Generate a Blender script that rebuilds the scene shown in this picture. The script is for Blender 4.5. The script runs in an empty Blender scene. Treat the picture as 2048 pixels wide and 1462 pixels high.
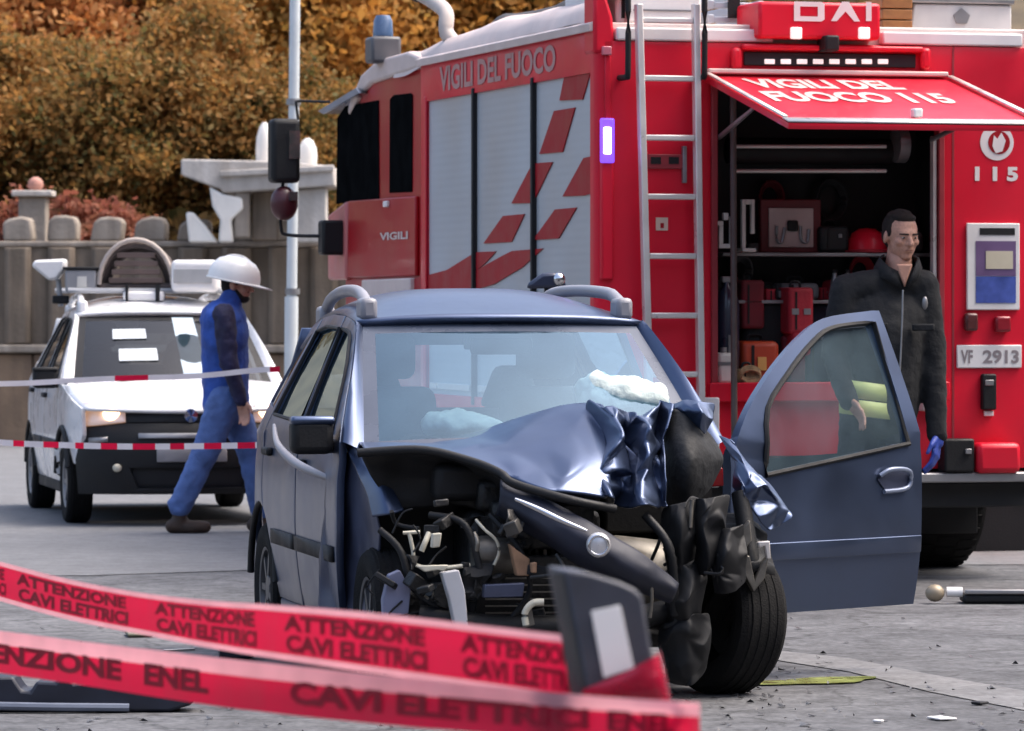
import bpy, bmesh, math, random
from mathutils import Vector, Matrix, noise

random.seed(11)
S = bpy.context.scene
C = S.collection
R = math.radians

# ------------------------------------------------------------------ camera, sky, sun, exposure
F, CX, HZ, H = 9000.0, 1024.0, 610.0, 1.53      # focal length and horizon measured in the photograph, eye height in metres
cd = bpy.data.cameras.new('camera')
cam = bpy.data.objects.new('camera', cd)
C.objects.link(cam)
cam.location = (0, 0, H)
cam.rotation_euler = (R(90), 0, 0)
cd.sensor_width = 36
cd.lens = 36 * F / 2048
cd.shift_y = -(731 - HZ) / 2048
cd.clip_end = 800
cd.dof.use_dof = True
cd.dof.focus_distance = 19.0
cd.dof.aperture_fstop = 8
S.camera = cam

W = bpy.data.worlds.new('World')
S.world = W
W.use_nodes = True
wn = W.node_tree
sky = wn.nodes.new('ShaderNodeTexSky')
sky.sky_type = 'NISHITA'
sky.sun_disc = False
sky.sun_elevation = R(60)
sky.sun_rotation = R(82)
sky.air_density = 0.95
sky.dust_density = 6.0
sky.ozone_density = 0.8
wn.links.new(sky.outputs[0], wn.nodes['Background'].inputs[0])
wn.nodes['Background'].inputs[1].default_value = 0.15

sd = bpy.data.lights.new('sun', 'SUN')
sd.energy = 0.7
sd.angle = R(35)
sd.color = (1.0, 0.985, 0.96)
sun = bpy.data.objects.new('sun', sd)
C.objects.link(sun)
sun.rotation_euler = Vector((0.495, 0.07, 0.866)).to_track_quat('Z', 'Y').to_euler()
S.view_settings.view_transform = 'Standard'
S.view_settings.look = 'None'
S.view_settings.exposure = 1.36
S.view_settings.gamma = 1

# ------------------------------------------------------------------ helpers: measuring
def at(px, py, Y):
    """a point of the photograph taken to its place in the world at distance Y"""
    return Vector(((px - CX) / F * Y, Y, H + (HZ - py) / F * Y))

def hit(Mw, px, py, axis, val):
    """where the sight line of a pixel meets the plane axis=val of a thing's own frame"""
    I = Mw.inverted()
    o = I @ Vector((0, 0, H))
    d = I.to_3x3() @ Vector(((px - CX) / F, 1, (HZ - py) / F))
    t = (val - o[axis]) / d[axis]
    return o + d * t

# ------------------------------------------------------------------ helpers: materials
MATS = {}
def mat(name, col, rough=0.5, metal=0.0, coat=0.0, var=0.12, scale=6.0, bump=0.0, bscale=80.0, dirt=0.0, dirtcol=(0.13, 0.11, 0.09), emit=None, estr=0.0, spec=0.5, rvar=0.1):
    if name in MATS:
        return MATS[name]
    m = bpy.data.materials.new(name)
    m.use_nodes = True
    nt = m.node_tree
    N, L = nt.nodes, nt.links
    b = N['Principled BSDF']
    tc = N.new('ShaderNodeTexCoord')
    nz = N.new('ShaderNodeTexNoise')
    nz.inputs['Scale'].default_value = scale
    nz.inputs['Detail'].default_value = 5
    L.new(tc.outputs['Object'], nz.inputs['Vector'])
    mr = N.new('ShaderNodeMapRange')
    mr.inputs['From Min'].default_value = 0.3
    mr.inputs['From Max'].default_value = 0.7
    mr.inputs['To Min'].default_value = 1 - var
    mr.inputs['To Max'].default_value = 1 + var
    L.new(nz.outputs[0], mr.inputs['Value'])
    vm = N.new('ShaderNodeVectorMath')
    vm.operation = 'SCALE'
    vm.inputs[0].default_value = col
    L.new(mr.outputs[0], vm.inputs['Scale'])
    out = vm.outputs[0]
    if dirt > 0:
        n2 = N.new('ShaderNodeTexNoise')
        n2.inputs['Scale'].default_value = scale * 0.6
        n2.inputs['Detail'].default_value = 8
        n2.inputs['Roughness'].default_value = 0.7
        L.new(tc.outputs['Object'], n2.inputs['Vector'])
        m2 = N.new('ShaderNodeMapRange')
        m2.inputs['From Min'].default_value = 0.45
        m2.inputs['From Max'].default_value = 0.75
        m2.inputs['To Min'].default_value = 0
        m2.inputs['To Max'].default_value = dirt
        L.new(n2.outputs[0], m2.inputs['Value'])
        mx = N.new('ShaderNodeMix')
        mx.data_type = 'RGBA'
        L.new(m2.outputs[0], mx.inputs[0])
        L.new(out, mx.inputs[6])
        mx.inputs[7].default_value = (*dirtcol, 1)
        out = mx.outputs[2]
    L.new(out, b.inputs['Base Color'])
    if rvar > 0:
        m3 = N.new('ShaderNodeMapRange')
        m3.inputs['From Min'].default_value = 0.3
        m3.inputs['From Max'].default_value = 0.7
        m3.inputs['To Min'].default_value = max(0.02, rough - rvar)
        m3.inputs['To Max'].default_value = min(1, rough + rvar)
        L.new(nz.outputs[0], m3.inputs['Value'])
        L.new(m3.outputs[0], b.inputs['Roughness'])
    else:
        b.inputs['Roughness'].default_value = rough
    b.inputs['Metallic'].default_value = metal
    b.inputs['Coat Weight'].default_value = coat
    b.inputs['Coat Roughness'].default_value = 0.06
    b.inputs['Specular IOR Level'].default_value = spec
    if bump > 0:
        n4 = N.new('ShaderNodeTexNoise')
        n4.inputs['Scale'].default_value = bscale
        n4.inputs['Detail'].default_value = 4
        L.new(tc.outputs['Object'], n4.inputs['Vector'])
        bp = N.new('ShaderNodeBump')
        bp.inputs['Strength'].default_value = bump
        bp.inputs['Distance'].default_value = 0.02
        L.new(n4.outputs[0], bp.inputs['Height'])
        L.new(bp.outputs[0], b.inputs['Normal'])
    if emit:
        b.inputs['Emission Color'].default_value = (*emit, 1)
        b.inputs['Emission Strength'].default_value = estr
    MATS[name] = m
    return m

def glass(name, tint, refl=1.0, rough=0.03, haze=0.0, hazecol=(0.5, 0.6, 0.7), rcol=(1, 1, 1)):
    """a thin pane: tinted see-through with a mirror layer that grows at grazing angles, and a diffuse haze"""
    if name in MATS:
        return MATS[name]
    m = bpy.data.materials.new(name)
    m.use_nodes = True
    nt = m.node_tree
    N, L = nt.nodes, nt.links
    N.remove(N['Principled BSDF'])
    out = N['Material Output']
    tr = N.new('ShaderNodeBsdfTransparent'); tr.inputs[0].default_value = (*tint, 1)
    gl = N.new('ShaderNodeBsdfGlossy'); gl.inputs['Roughness'].default_value = rough; gl.inputs[0].default_value = (*rcol, 1)
    fr = N.new('ShaderNodeFresnel'); fr.inputs[0].default_value = 1.52
    mu = N.new('ShaderNodeMath'); mu.operation = 'MULTIPLY'; mu.inputs[1].default_value = refl; mu.use_clamp = True
    L.new(fr.outputs[0], mu.inputs[0])
    df = N.new('ShaderNodeBsdfDiffuse'); df.inputs[0].default_value = (*hazecol, 1)
    tc = N.new('ShaderNodeTexCoord')
    nz = N.new('ShaderNodeTexNoise'); nz.inputs['Scale'].default_value = 4; nz.inputs['Detail'].default_value = 6
    L.new(tc.outputs['Object'], nz.inputs['Vector'])
    mh = N.new('ShaderNodeMath'); mh.operation = 'MULTIPLY'; mh.inputs[1].default_value = haze * 2
    L.new(nz.outputs[0], mh.inputs[0])
    m1 = N.new('ShaderNodeMixShader'); L.new(mh.outputs[0], m1.inputs[0]); L.new(tr.outputs[0], m1.inputs[1]); L.new(df.outputs[0], m1.inputs[2])
    m2 = N.new('ShaderNodeMixShader'); L.new(mu.outputs[0], m2.inputs[0]); L.new(m1.outputs[0], m2.inputs[1]); L.new(gl.outputs[0], m2.inputs[2])
    L.new(m2.outputs[0], out.inputs[0])
    MATS[name] = m
    return m

# ------------------------------------------------------------------ helpers: shapes
class MB:
    def __init__(s):
        s.v, s.f, s.m = [], [], []
    def add(s, v, f, m=0):
        o = len(s.v)
        s.v += [Vector(p) for p in v]
        s.f += [[i + o for i in q] for q in f]
        s.m += [m] * len(f)
        return s
    def box(s, x0, x1, y0, y1, z0, z1, m=0):
        return s.add([(x0, y0, z0), (x1, y0, z0), (x1, y1, z0), (x0, y1, z0), (x0, y0, z1), (x1, y0, z1), (x1, y1, z1), (x0, y1, z1)],
                     [(0, 3, 2, 1), (4, 5, 6, 7), (0, 1, 5, 4), (1, 2, 6, 5), (2, 3, 7, 6), (3, 0, 4, 7)], m)
    def obox(s, c, size, rot=None, m=0):
        b = MB().box(-size[0] / 2, size[0] / 2, -size[1] / 2, size[1] / 2, -size[2] / 2, size[2] / 2)
        r = rot if rot else Matrix()
        return s.add([Vector(c) + (r.to_3x3() @ p) for p in b.v], b.f, m)
    def tube(s, pts, rad, n=8, m=0, closed=False):
        pts = [Vector(p) for p in pts]
        k = len(pts)
        rr = rad if isinstance(rad, (list, tuple)) else [rad] * k
        v, f = [], []
        up = Vector((0, 0, 1))
        for i, p in enumerate(pts):
            a = pts[(i - 1) % k] if (closed or i > 0) else p
            b = pts[(i + 1) % k] if (closed or i < k - 1) else p
            t = (b - a).normalized()
            u = t.cross(up)
            if u.length < 1e-3:
                u = t.cross(Vector((0, 1, 0)))
            u.normalize()
            w = u.cross(t)
            for j in range(n):
                an = 2 * math.pi * j / n
                v.append(p + (u * math.cos(an) + w * math.sin(an)) * rr[i])
        for i in range(k if closed else k - 1):
            for j in range(n):
                i2 = (i + 1) % k
                f.append((i * n + j, i2 * n + j, i2 * n + (j + 1) % n, i * n + (j + 1) % n))
        if not closed:
            f.append(tuple(range(n)))
            f.append(tuple(reversed(range((k - 1) * n, k * n))))
        return s.add(v, f, m)
    def ell(s, c, r, n=12, rot=None, m=0):
        v, f = [], []
        c = Vector(c)
        r = (r, r, r) if isinstance(r, (int, float)) else r
        nl = max(4, n // 2 + 1)
        for i in range(nl + 1):
            th = math.pi * i / nl
            for j in range(n):
                a = 2 * math.pi * j / n
                p = Vector((r[0] * math.sin(th) * math.cos(a), r[1] * math.sin(th) * math.sin(a), r[2] * math.cos(th)))
                if rot:
                    p = rot.to_3x3() @ p
                v.append(c + p)
        for i in range(nl):
            for j in range(n):
                f.append((i * n + j, (i + 1) * n + j, (i + 1) * n + (j + 1) % n, i * n + (j + 1) % n))
        return s.add(v, f, m)
    def cap(s, p0, p1, r0, r1=None, n=10):
        """tapered limb with round ends"""
        r1 = r0 if r1 is None else r1
        p0, p1 = Vector(p0), Vector(p1)
        t = (p1 - p0).normalized()
        pts, rad = [], []
        for a in (0.08, 0.4, 0.75):
            pts.append(p0 - t * r0 * math.cos(a * math.pi / 2)); rad.append(r0 * math.sin(a * math.pi / 2))
        pts.append(p0); rad.append(r0)
        pts.append(p1); rad.append(r1)
        for a in (0.75, 0.4, 0.08):
            pts.append(p1 + t * r1 * math.cos(a * math.pi / 2)); rad.append(r1 * math.sin(a * math.pi / 2))
        return s.tube(pts, rad, n)
    def lathe(s, prof, c=(0, 0, 0), axis='z', n=24, m=0):
        """prof: (radius, height) pairs turned round an axis"""
        v, f = [], []
        c = Vector(c)
        for (r, h) in prof:
            for j in range(n):
                a = 2 * math.pi * j / n
                p = {'z': (r * math.cos(a), r * math.sin(a), h), 'x': (h, r * math.cos(a), r * math.sin(a)), 'y': (r * math.sin(a), h, r * math.cos(a))}[axis]
                v.append(c + Vector(p))
        k = len(prof)
        for i in range(k - 1):
            for j in range(n):
                f.append((i * n + j, i * n + (j + 1) % n, (i + 1) * n + (j + 1) % n, (i + 1) * n + j))
        return s.add(v, f, m)
    def prism(s, poly, axis, a, b, m=0):
        """outline in the two other axes, pushed from a to b along axis"""
        k = len(poly)
        def P(q, h):
            return {'x': (h, q[0], q[1]), 'y': (q[0], h, q[1]), 'z': (q[0], q[1], h)}[axis]
        v = [P(q, a) for q in poly] + [P(q, b) for q in poly]
        f = [tuple(range(k)), tuple(reversed(range(k, 2 * k)))]
        f += [(i, i + k, (i + 1) % k + k, (i + 1) % k) for i in range(k)]
        return s.add(v, f, m)
    def grid(s, rows, m=0):
        a, b = len(rows), len(rows[0])
        v = [p for r in rows for p in r]
        f = [(i * b + j, i * b + j + 1, (i + 1) * b + j + 1, (i + 1) * b + j) for i in range(a - 1) for j in range(b - 1)]
        return s.add(v, f, m)
    def geo(s, g, fn=None, m=0):
        return s.add([fn(p) if fn else p for p in g[0]], g[1], m)

def obj(name, mb, m, parent=None, angle=35, bevel=0.0, solid=0.0, sub=0, seg=2, recalc=True, offset=-1, out=None, fold=0.0, split=False):
    me = bpy.data.meshes.new(name)
    me.from_pydata([tuple(p) for p in mb.v], [], mb.f)
    if recalc:
        bm = bmesh.new(); bm.from_mesh(me)
        bmesh.ops.recalc_face_normals(bm, faces=bm.faces[:])
        if out is not None and sum((q.normal * q.calc_area() for q in bm.faces), Vector()).dot(Vector(out)) < 0:
            bmesh.ops.reverse_faces(bm, faces=bm.faces[:])
        bm.to_mesh(me); bm.free()
    ms = m if isinstance(m, (list, tuple)) else [m]
    for x in ms:
        me.materials.append(x)
    if len(ms) > 1:
        me.polygons.foreach_set('material_index', mb.m)
    me.polygons.foreach_set('use_smooth', [True] * len(me.polygons))
    me.set_sharp_from_angle(angle=R(angle))
    o = bpy.data.objects.new(name, me)
    C.objects.link(o)
    if parent:
        o.parent = parent
    if fold:
        rc = random.Random(len(me.edges))
        at_ = me.attributes.new('crease_edge', 'FLOAT', 'EDGE')
        at_.data.foreach_set('value', [rc.choice((0.95, 0.8)) if rc.random() < fold else rc.uniform(0, 0.25) for _ in me.edges])
        md = o.modifiers.new('fold', 'SUBSURF'); md.levels = 3; md.render_levels = 3
    if solid:
        md = o.modifiers.new('thickness', 'SOLIDIFY'); md.thickness = solid; md.offset = offset
    if bevel:
        md = o.modifiers.new('edge', 'BEVEL'); md.width = bevel; md.segments = seg; md.limit_method = 'ANGLE'; md.angle_limit = R(40)
        md.harden_normals = False
    if split:
        md = o.modifiers.new('sharp', 'EDGE_SPLIT'); md.split_angle = R(28)
    if sub:
        md = o.modifiers.new('smooth', 'SUBSURF'); md.levels = sub; md.render_levels = sub
    return o

def tag(o, label, cat, group=None, kind=None):
    o['label'] = label
    if cat:
        o['category'] = cat
    if group:
        o['group'] = group
    if kind:
        o['kind'] = kind
    return o

def thing(name, label, cat, Mw=None, group=None):
    o = bpy.data.objects.new(name, None)
    C.objects.link(o)
    o.empty_display_size = 0.2
    if Mw is not None:
        o.matrix_world = Mw
    return tag(o, label, cat, group)

def sub(name, parent, Mw=None):
    """a part that is itself made of pieces"""
    o = bpy.data.objects.new(name, None)
    C.objects.link(o)
    o.parent = parent
    if Mw is not None:
        o.matrix_local = Mw
    return o

def struct(name, mb, m, **k):
    o = obj(name, mb, m, **k)
    o['kind'] = 'structure'
    return o

def panel(outer, holes=(), fn=None, step=0.06):
    """a flat outline (with openings) cut into a fine net and bent onto a surface: returns (verts, faces)"""
    bm = bmesh.new()
    for loop in [outer] + list(holes):
        vs = [bm.verts.new((p[0], p[1], 0)) for p in loop]
        for i in range(len(vs)):
            bm.edges.new((vs[i], vs[(i + 1) % len(vs)]))
    bmesh.ops.triangle_fill(bm, edges=bm.edges[:], use_beauty=True, use_dissolve=False)
    xs = [p[0] for p in outer]; ys = [p[1] for p in outer]
    for ax, lo, hi in ((0, min(xs), max(xs)), (1, min(ys), max(ys))):
        n = int((hi - lo) / step)
        for i in range(1, n + 1):
            c = [0, 0, 0]; c[ax] = lo + (hi - lo) * i / (n + 1)
            nn = [0, 0, 0]; nn[ax] = 1
            bmesh.ops.bisect_plane(bm, geom=bm.verts[:] + bm.edges[:] + bm.faces[:], plane_co=c, plane_no=nn)
    bm.verts.index_update()
    v = [(w.co.x, w.co.y) for w in bm.verts]
    f = [[w.index for w in q.verts] for q in bm.faces]
    bm.free()
    return ([Vector(fn(*p)) if fn else Vector((p[0], p[1], 0)) for p in v], f)

def cr(P, t):
    """smooth curve through points, t in 0..len-1"""
    n = len(P)
    i = min(int(t), n - 2)
    u = t - i
    p0, p1, p2, p3 = P[max(i - 1, 0)], P[i], P[i + 1], P[min(i + 2, n - 1)]
    return 0.5 * ((2 * p1) + (p2 - p0) * u + (2 * p0 - 5 * p1 + 4 * p2 - p3) * u * u + (3 * p1 - p0 - 3 * p2 + p3) * u ** 3)

def curve(P, n):
    P = [Vector(p) for p in P]
    return [cr(P, (len(P) - 1) * i / n) for i in range(n + 1)]

def sheet(ctrl, nu, nv, amp=0.0, fs=6.0, seed=0.0):
    """smooth skin through a net of measured points, with crumpling"""
    ctrl = [[Vector(p) for p in r] for r in ctrl]
    rows = [[cr(r, (len(r) - 1) * j / nu) for j in range(nu + 1)] for r in ctrl]
    cols = []
    for i in range(nv + 1):
        t = (len(ctrl) - 1) * i / nv
        cols.append([cr([rows[k][j] for k in range(len(ctrl))], t) for j in range(nu + 1)])
    if amp:
        for r in cols:
            for p in r:
                q = p * fs + Vector((seed, seed * 1.7, 0))
                a = abs(noise.noise(q)) * 2 - 0.5
                b = abs(noise.noise(q * 2.1 + Vector((3, 1, 2)))) * 2 - 0.5
                c = abs(noise.noise(q * 0.6 + Vector((5, 8, 1)))) * 2 - 0.5
                p += Vector((noise.noise(q + Vector((9, 0, 0))) * 0.5, a + b * 0.45 + c * 0.7, abs(noise.noise(q + Vector((0, 7, 0)))) * 0.8)) * amp
    return MB().grid(cols)

_TX = {}
def text(s, bold=0.02):
    """letters as flat shapes inside a unit square (x 0..1, y 0..1), plus their width to height ratio"""
    if (s, bold) in _TX:
        return _TX[(s, bold)]
    cu = bpy.data.curves.new('lettering', 'FONT')
    cu.body = s
    cu.resolution_u = 3
    cu.offset = bold
    o = bpy.data.objects.new('lettering', cu)
    C.objects.link(o)
    me = o.evaluated_get(bpy.context.evaluated_depsgraph_get()).to_mesh()
    v = [x.co.copy() for x in me.vertices]
    f = [list(p.vertices) for p in me.polygons]
    bpy.data.objects.remove(o)
    bpy.data.curves.remove(cu)
    x0, x1 = min(p.x for p in v), max(p.x for p in v)
    y0, y1 = min(p.y for p in v), max(p.y for p in v)
    r = ([Vector(((p.x - x0) / (x1 - x0), (p.y - y0) / (y1 - y0), 0)) for p in v], f, (x1 - x0) / (y1 - y0))
    _TX[(s, bold)] = r
    return r

def lettering(parent, m, s, fn, bold=0.03, name='lettering', **k):
    """one object for each word"""
    v, f, _ = text(s, bold)
    par = list(range(len(v)))
    def root(i):
        while par[i] != i:
            par[i] = par[par[i]]; i = par[i]
        return i
    for q in f:
        for i in q[1:]:
            par[root(i)] = root(q[0])
    isl = {}
    for i in range(len(v)):
        a = isl.setdefault(root(i), [9, -9])
        a[0] = min(a[0], v[i].x); a[1] = max(a[1], v[i].x)
    n = len(s.split())
    order = sorted(isl, key=lambda r: isl[r][0])
    gaps, hi = [], -9
    for r in order:
        gaps.append((isl[r][0] - hi, r)); hi = max(hi, isl[r][1])
    cut = {r for g, r in sorted(gaps[1:], reverse=True)[:n - 1]}
    word, w = {}, 0
    for r in order:
        if r in cut:
            w += 1
        word[r] = w
    for j in range(n):
        mb = MB().add([fn(p) for p in v], [q for q in f if word[root(q[0])] == j])
        used = sorted({i for q in mb.f for i in q})
        ix = {i: t for t, i in enumerate(used)}
        mb.v = [mb.v[i] for i in used]; mb.f = [[ix[i] for i in q] for q in mb.f]
        if mb.f:
            obj(name, mb, m, parent, **k)

def crumple(ctrl, nu, nv, amp, fs, seed):
    """sheet metal crushed into flat facets with sharp creases"""
    rnd = random.Random(seed)
    ctrl = [[Vector(p) for p in r] for r in ctrl]
    R_, K_ = len(ctrl), len(ctrl[0])
    def S_(u, v):
        col = [cr(r, (K_ - 1) * u) for r in ctrl]
        return cr(col, (R_ - 1) * v)
    V_ = []
    for i in range(nv + 1):
        for j in range(nu + 1):
            du = rnd.uniform(-0.36, 0.36) if 0 < j < nu else 0
            dv = rnd.uniform(-0.36, 0.36) if 0 < i < nv else rnd.uniform(0, 0.3) * (1 if i == 0 else -1)
            p = S_(min(1, max(0, (j + du) / nu)), min(1, max(0, (i + dv) / nv)))
            q = p * fs + Vector((seed * 3.1, 0, seed))
            p = p + Vector((noise.noise(q + Vector((4, 0, 0))) * 0.5, (abs(noise.noise(q)) * 2 - 0.5) + rnd.uniform(-0.35, 0.35), noise.noise(q + Vector((0, 0, 6))) * 0.5)) * amp
            V_.append(p)
    F_ = []
    w = nu + 1
    for i in range(nv):
        for j in range(nu):
            a, b, c, d = i * w + j, i * w + j + 1, (i + 1) * w + j + 1, (i + 1) * w + j
            F_ += [(a, b, c), (a, c, d)] if rnd.random() < 0.5 else [(a, b, d), (b, c, d)]
    return MB().add(V_, F_)

def blob(name, mb, m, parent, voxel=0.014, it=6, angle=60, folds=0.0):
    """overlapping limbs grown together into one continuous skin"""
    o = obj(name, mb, m, parent, angle=180)
    md = o.modifiers.new('join', 'REMESH'); md.mode = 'VOXEL'; md.voxel_size = voxel; md.use_smooth_shade = True
    md = o.modifiers.new('soften', 'SMOOTH'); md.iterations = it; md.factor = 0.5
    if folds:
        tx = bpy.data.textures.get('cloth_folds') or bpy.data.textures.new('cloth_folds', 'CLOUDS')
        tx.noise_scale = 0.07
        md = o.modifiers.new('folds', 'DISPLACE'); md.texture = tx; md.strength = folds; md.mid_level = 0.5; md.texture_coords = 'LOCAL'
    return o

def film(name, col, share=0.5, rough=0.5):
    """plastic film that lets light through"""
    m = mat(name, col, rough, var=0.10, scale=5, spec=0.15)
    N, L = m.node_tree.nodes, m.node_tree.links
    b = N['Principled BSDF']
    t = N.new('ShaderNodeBsdfTranslucent')
    L.new(b.inputs['Base Color'].links[0].from_socket, t.inputs[0])
    x = N.new('ShaderNodeMixShader'); x.inputs[0].default_value = share
    L.new(b.outputs[0], x.inputs[1]); L.new(t.outputs[0], x.inputs[2]); L.new(x.outputs[0], N['Material Output'].inputs[0])
    return m

# ------------------------------------------------------------------ materials
RED = (0.70, 0.008, 0.032)
m_red = mat('fire_red_paint', RED, 0.42, coat=0.12, var=0.06, scale=1.5, spec=0.3, dirt=0.28, dirtcol=(0.26, 0.03, 0.035))
m_redflat = mat('red_decal', (0.36, 0.006, 0.014), 0.5, var=0.08, spec=0.25)
m_trim = mat('pale_trim', (0.66, 0.54, 0.50), 0.5, var=0.08, dirt=0.3, dirtcol=(0.45, 0.33, 0.3))
m_white = mat('white_paint', (0.78, 0.77, 0.76), 0.45, var=0.05, dirt=0.15, dirtcol=(0.5, 0.45, 0.42))
m_letter = mat('white_lettering', (0.8, 0.74, 0.72), 0.5, var=0.05)
m_shut = mat('silver_shutter', (0.46, 0.49, 0.52), 0.42, metal=0.2, var=0.06, scale=1.2, dirt=0.15, dirtcol=(0.3, 0.3, 0.31))
def slats(m, pitch):
    N, L = m.node_tree.nodes, m.node_tree.links
    tc = N.new('ShaderNodeTexCoord'); w = N.new('ShaderNodeTexWave'); w.bands_direction = 'Z'; w.inputs['Scale'].default_value = 0.314 / pitch
    L.new(tc.outputs['Object'], w.inputs['Vector'])
    bp = N.new('ShaderNodeBump'); bp.inputs['Strength'].default_value = 0.10; bp.inputs['Distance'].default_value = 0.004
    L.new(w.outputs[1], bp.inputs['Height']); L.new(bp.outputs[0], N['Principled BSDF'].inputs['Normal'])
slats(m_shut, 0.045)
m_black = mat('black_plastic', (0.009, 0.0095, 0.011), 0.6, var=0.25, bump=0.1, spec=0.35)
m_rubber = mat('tyre_rubber', (0.008, 0.008, 0.0085), 0.85, var=0.3, bump=0.3, bscale=120, dirt=0.25, dirtcol=(0.03, 0.028, 0.026), spec=0.2)
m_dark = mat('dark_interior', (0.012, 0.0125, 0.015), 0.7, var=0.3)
m_grey = mat('grey_metal', (0.30, 0.30, 0.31), 0.4, metal=0.6, var=0.15, dirt=0.2)
m_alu = mat('bright_aluminium', (0.72, 0.68, 0.65), 0.35, metal=0.35, var=0.08, dirt=0.15, dirtcol=(0.4, 0.36, 0.34))
m_chrome = mat('chrome', (0.7, 0.7, 0.72), 0.15, metal=1.0, var=0.05)
m_blue = mat('car_paint_blue_grey', (0.070, 0.098, 0.175), 0.48, metal=1.0, coat=0.6, var=0.06, scale=3, dirt=0.30, dirtcol=(0.06, 0.065, 0.08))
m_blue.node_tree.nodes['Principled BSDF'].inputs['Coat IOR'].default_value = 1.55
m_blue.node_tree.nodes['Principled BSDF'].inputs['Coat Roughness'].default_value = 0.22
m_carwhite = mat('car_paint_white', (0.74, 0.74, 0.75), 0.3, coat=0.6, var=0.04, dirt=0.06, dirtcol=(0.4, 0.38, 0.36))
m_glass = glass('car_glass', (0.70, 0.84, 0.88), 2.2, haze=0.06, hazecol=(0.26, 0.46, 0.62), rcol=(0.60, 0.82, 1.0))  # blue haze and mirror tint put the sky's veil into the pane's colour
m_dglass = glass('dark_glass', (0.25, 0.30, 0.32), 1.0)
m_seat = mat('seat_cloth', (0.09, 0.11, 0.14), 0.9, var=0.2, bump=0.2)
m_airbag = mat('airbag_cloth', (0.50, 0.58, 0.56), 0.85, var=0.10, bump=0.6, bscale=18)
m_skin = mat('skin', (0.48, 0.25, 0.175), 0.55, var=0.16, scale=22, bump=0.15, bscale=120)
m_hair = mat('dark_hair', (0.018, 0.011, 0.008), 0.8, var=0.6, scale=70, bump=1.0, bscale=160)

# ================================================================== the setting
def ground_mat(name, a, b, crack=True, grain=1.0):
    m = bpy.data.materials.new(name)
    m.use_nodes = True
    N, L = m.node_tree.nodes, m.node_tree.links
    bs = N['Principled BSDF']
    tc = N.new('ShaderNodeTexCoord')
    n1 = N.new('ShaderNodeTexNoise'); n1.inputs['Scale'].default_value = 0.9; n1.inputs['Detail'].default_value = 9; n1.inputs['Roughness'].default_value = 0.65
    n2 = N.new('ShaderNodeTexNoise'); n2.inputs['Scale'].default_value = 30; n2.inputs['Detail'].default_value = 3
    n3 = N.new('ShaderNodeTexNoise'); n3.inputs['Scale'].default_value = 7; n3.inputs['Detail'].default_value = 5
    for n in (n1, n2, n3):
        L.new(tc.outputs['Object'], n.inputs['Vector'])
    r1 = N.new('ShaderNodeValToRGB')
    r1.color_ramp.elements[0].position = 0.34; r1.color_ramp.elements[0].color = (*a, 1)
    r1.color_ramp.elements[1].position = 0.68; r1.color_ramp.elements[1].color = (*b, 1)
    L.new(n1.outputs[0], r1.inputs[0])
    ad = N.new('ShaderNodeMath'); ad.operation = 'ADD'
    L.new(n2.outputs[0], ad.inputs[0]); L.new(n3.outputs[0], ad.inputs[1])
    mr = N.new('ShaderNodeMapRange')
    mr.inputs['From Min'].default_value = 0.65; mr.inputs['From Max'].default_value = 1.35
    mr.inputs['To Min'].default_value = 1 - 0.62 * grain; mr.inputs['To Max'].default_value = 1 + 0.62 * grain
    L.new(ad.outputs[0], mr.inputs['Value'])
    vm = N.new('ShaderNodeVectorMath'); vm.operation = 'SCALE'
    L.new(r1.outputs[0], vm.inputs[0]); L.new(mr.outputs[0], vm.inputs['Scale'])
    out = vm.outputs[0]
    if crack:
        ms = N.new('ShaderNodeVectorMath'); ms.operation = 'MULTIPLY_ADD'
        ms.inputs[1].default_value = (0.25, 0.25, 0.25)
        L.new(n3.outputs['Color'], ms.inputs[0]); L.new(tc.outputs['Object'], ms.inputs[2])
        vo = N.new('ShaderNodeTexVoronoi'); vo.feature = 'DISTANCE_TO_EDGE'; vo.inputs['Scale'].default_value = 1.1
        L.new(ms.outputs[0], vo.inputs['Vector'])
        cm = N.new('ShaderNodeMapRange'); cm.inputs['From Min'].default_value = 0.004; cm.inputs['From Max'].default_value = 0.02
        cm.inputs['To Min'].default_value = 0.55; cm.inputs['To Max'].default_value = 1.0
        L.new(vo.outputs[0], cm.inputs['Value'])
        v2 = N.new('ShaderNodeVectorMath'); v2.operation = 'SCALE'
        L.new(out, v2.inputs[0]); L.new(cm.outputs[0], v2.inputs['Scale'])
        out = v2.outputs[0]
    L.new(out, bs.inputs['Base Color'])
    bs.inputs['Roughness'].default_value = 0.82
    bp = N.new('ShaderNodeBump'); bp.inputs['Strength'].default_value = 0.5; bp.inputs['Distance'].default_value = 0.01
    L.new(n2.outputs[0], bp.inputs['Height']); L.new(bp.outputs[0], bs.inputs['Normal'])
    return m

m_asph = ground_mat('worn_asphalt', (0.058, 0.059, 0.064), (0.128, 0.130, 0.137))
m_old = ground_mat('pale_old_asphalt', (0.122, 0.125, 0.132), (0.152, 0.155, 0.162), crack=False, grain=0.4)

def gp(px, py, z=0.0):
    Y = F * (H - z) / (py - HZ)
    return Vector(((px - CX) / F * Y, Y, z))

struct('road', MB().add([(-300, -60, 0), (300, -60, 0), (300, 500, 0), (-300, 500, 0)], [(0, 1, 2, 3)]), m_asph)
edge = [(-12, 24.6), (-2.4, 25.4), (-1.2, 26.1), (2, 26.4), (9, 26.9), (40, 28), (40, 49.6), (-40, 49.6), (-40, 24)]
struct('pavement', MB().add([(x, y, 0.004) for x, y in edge], [tuple(range(len(edge)))]), m_old)

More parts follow.
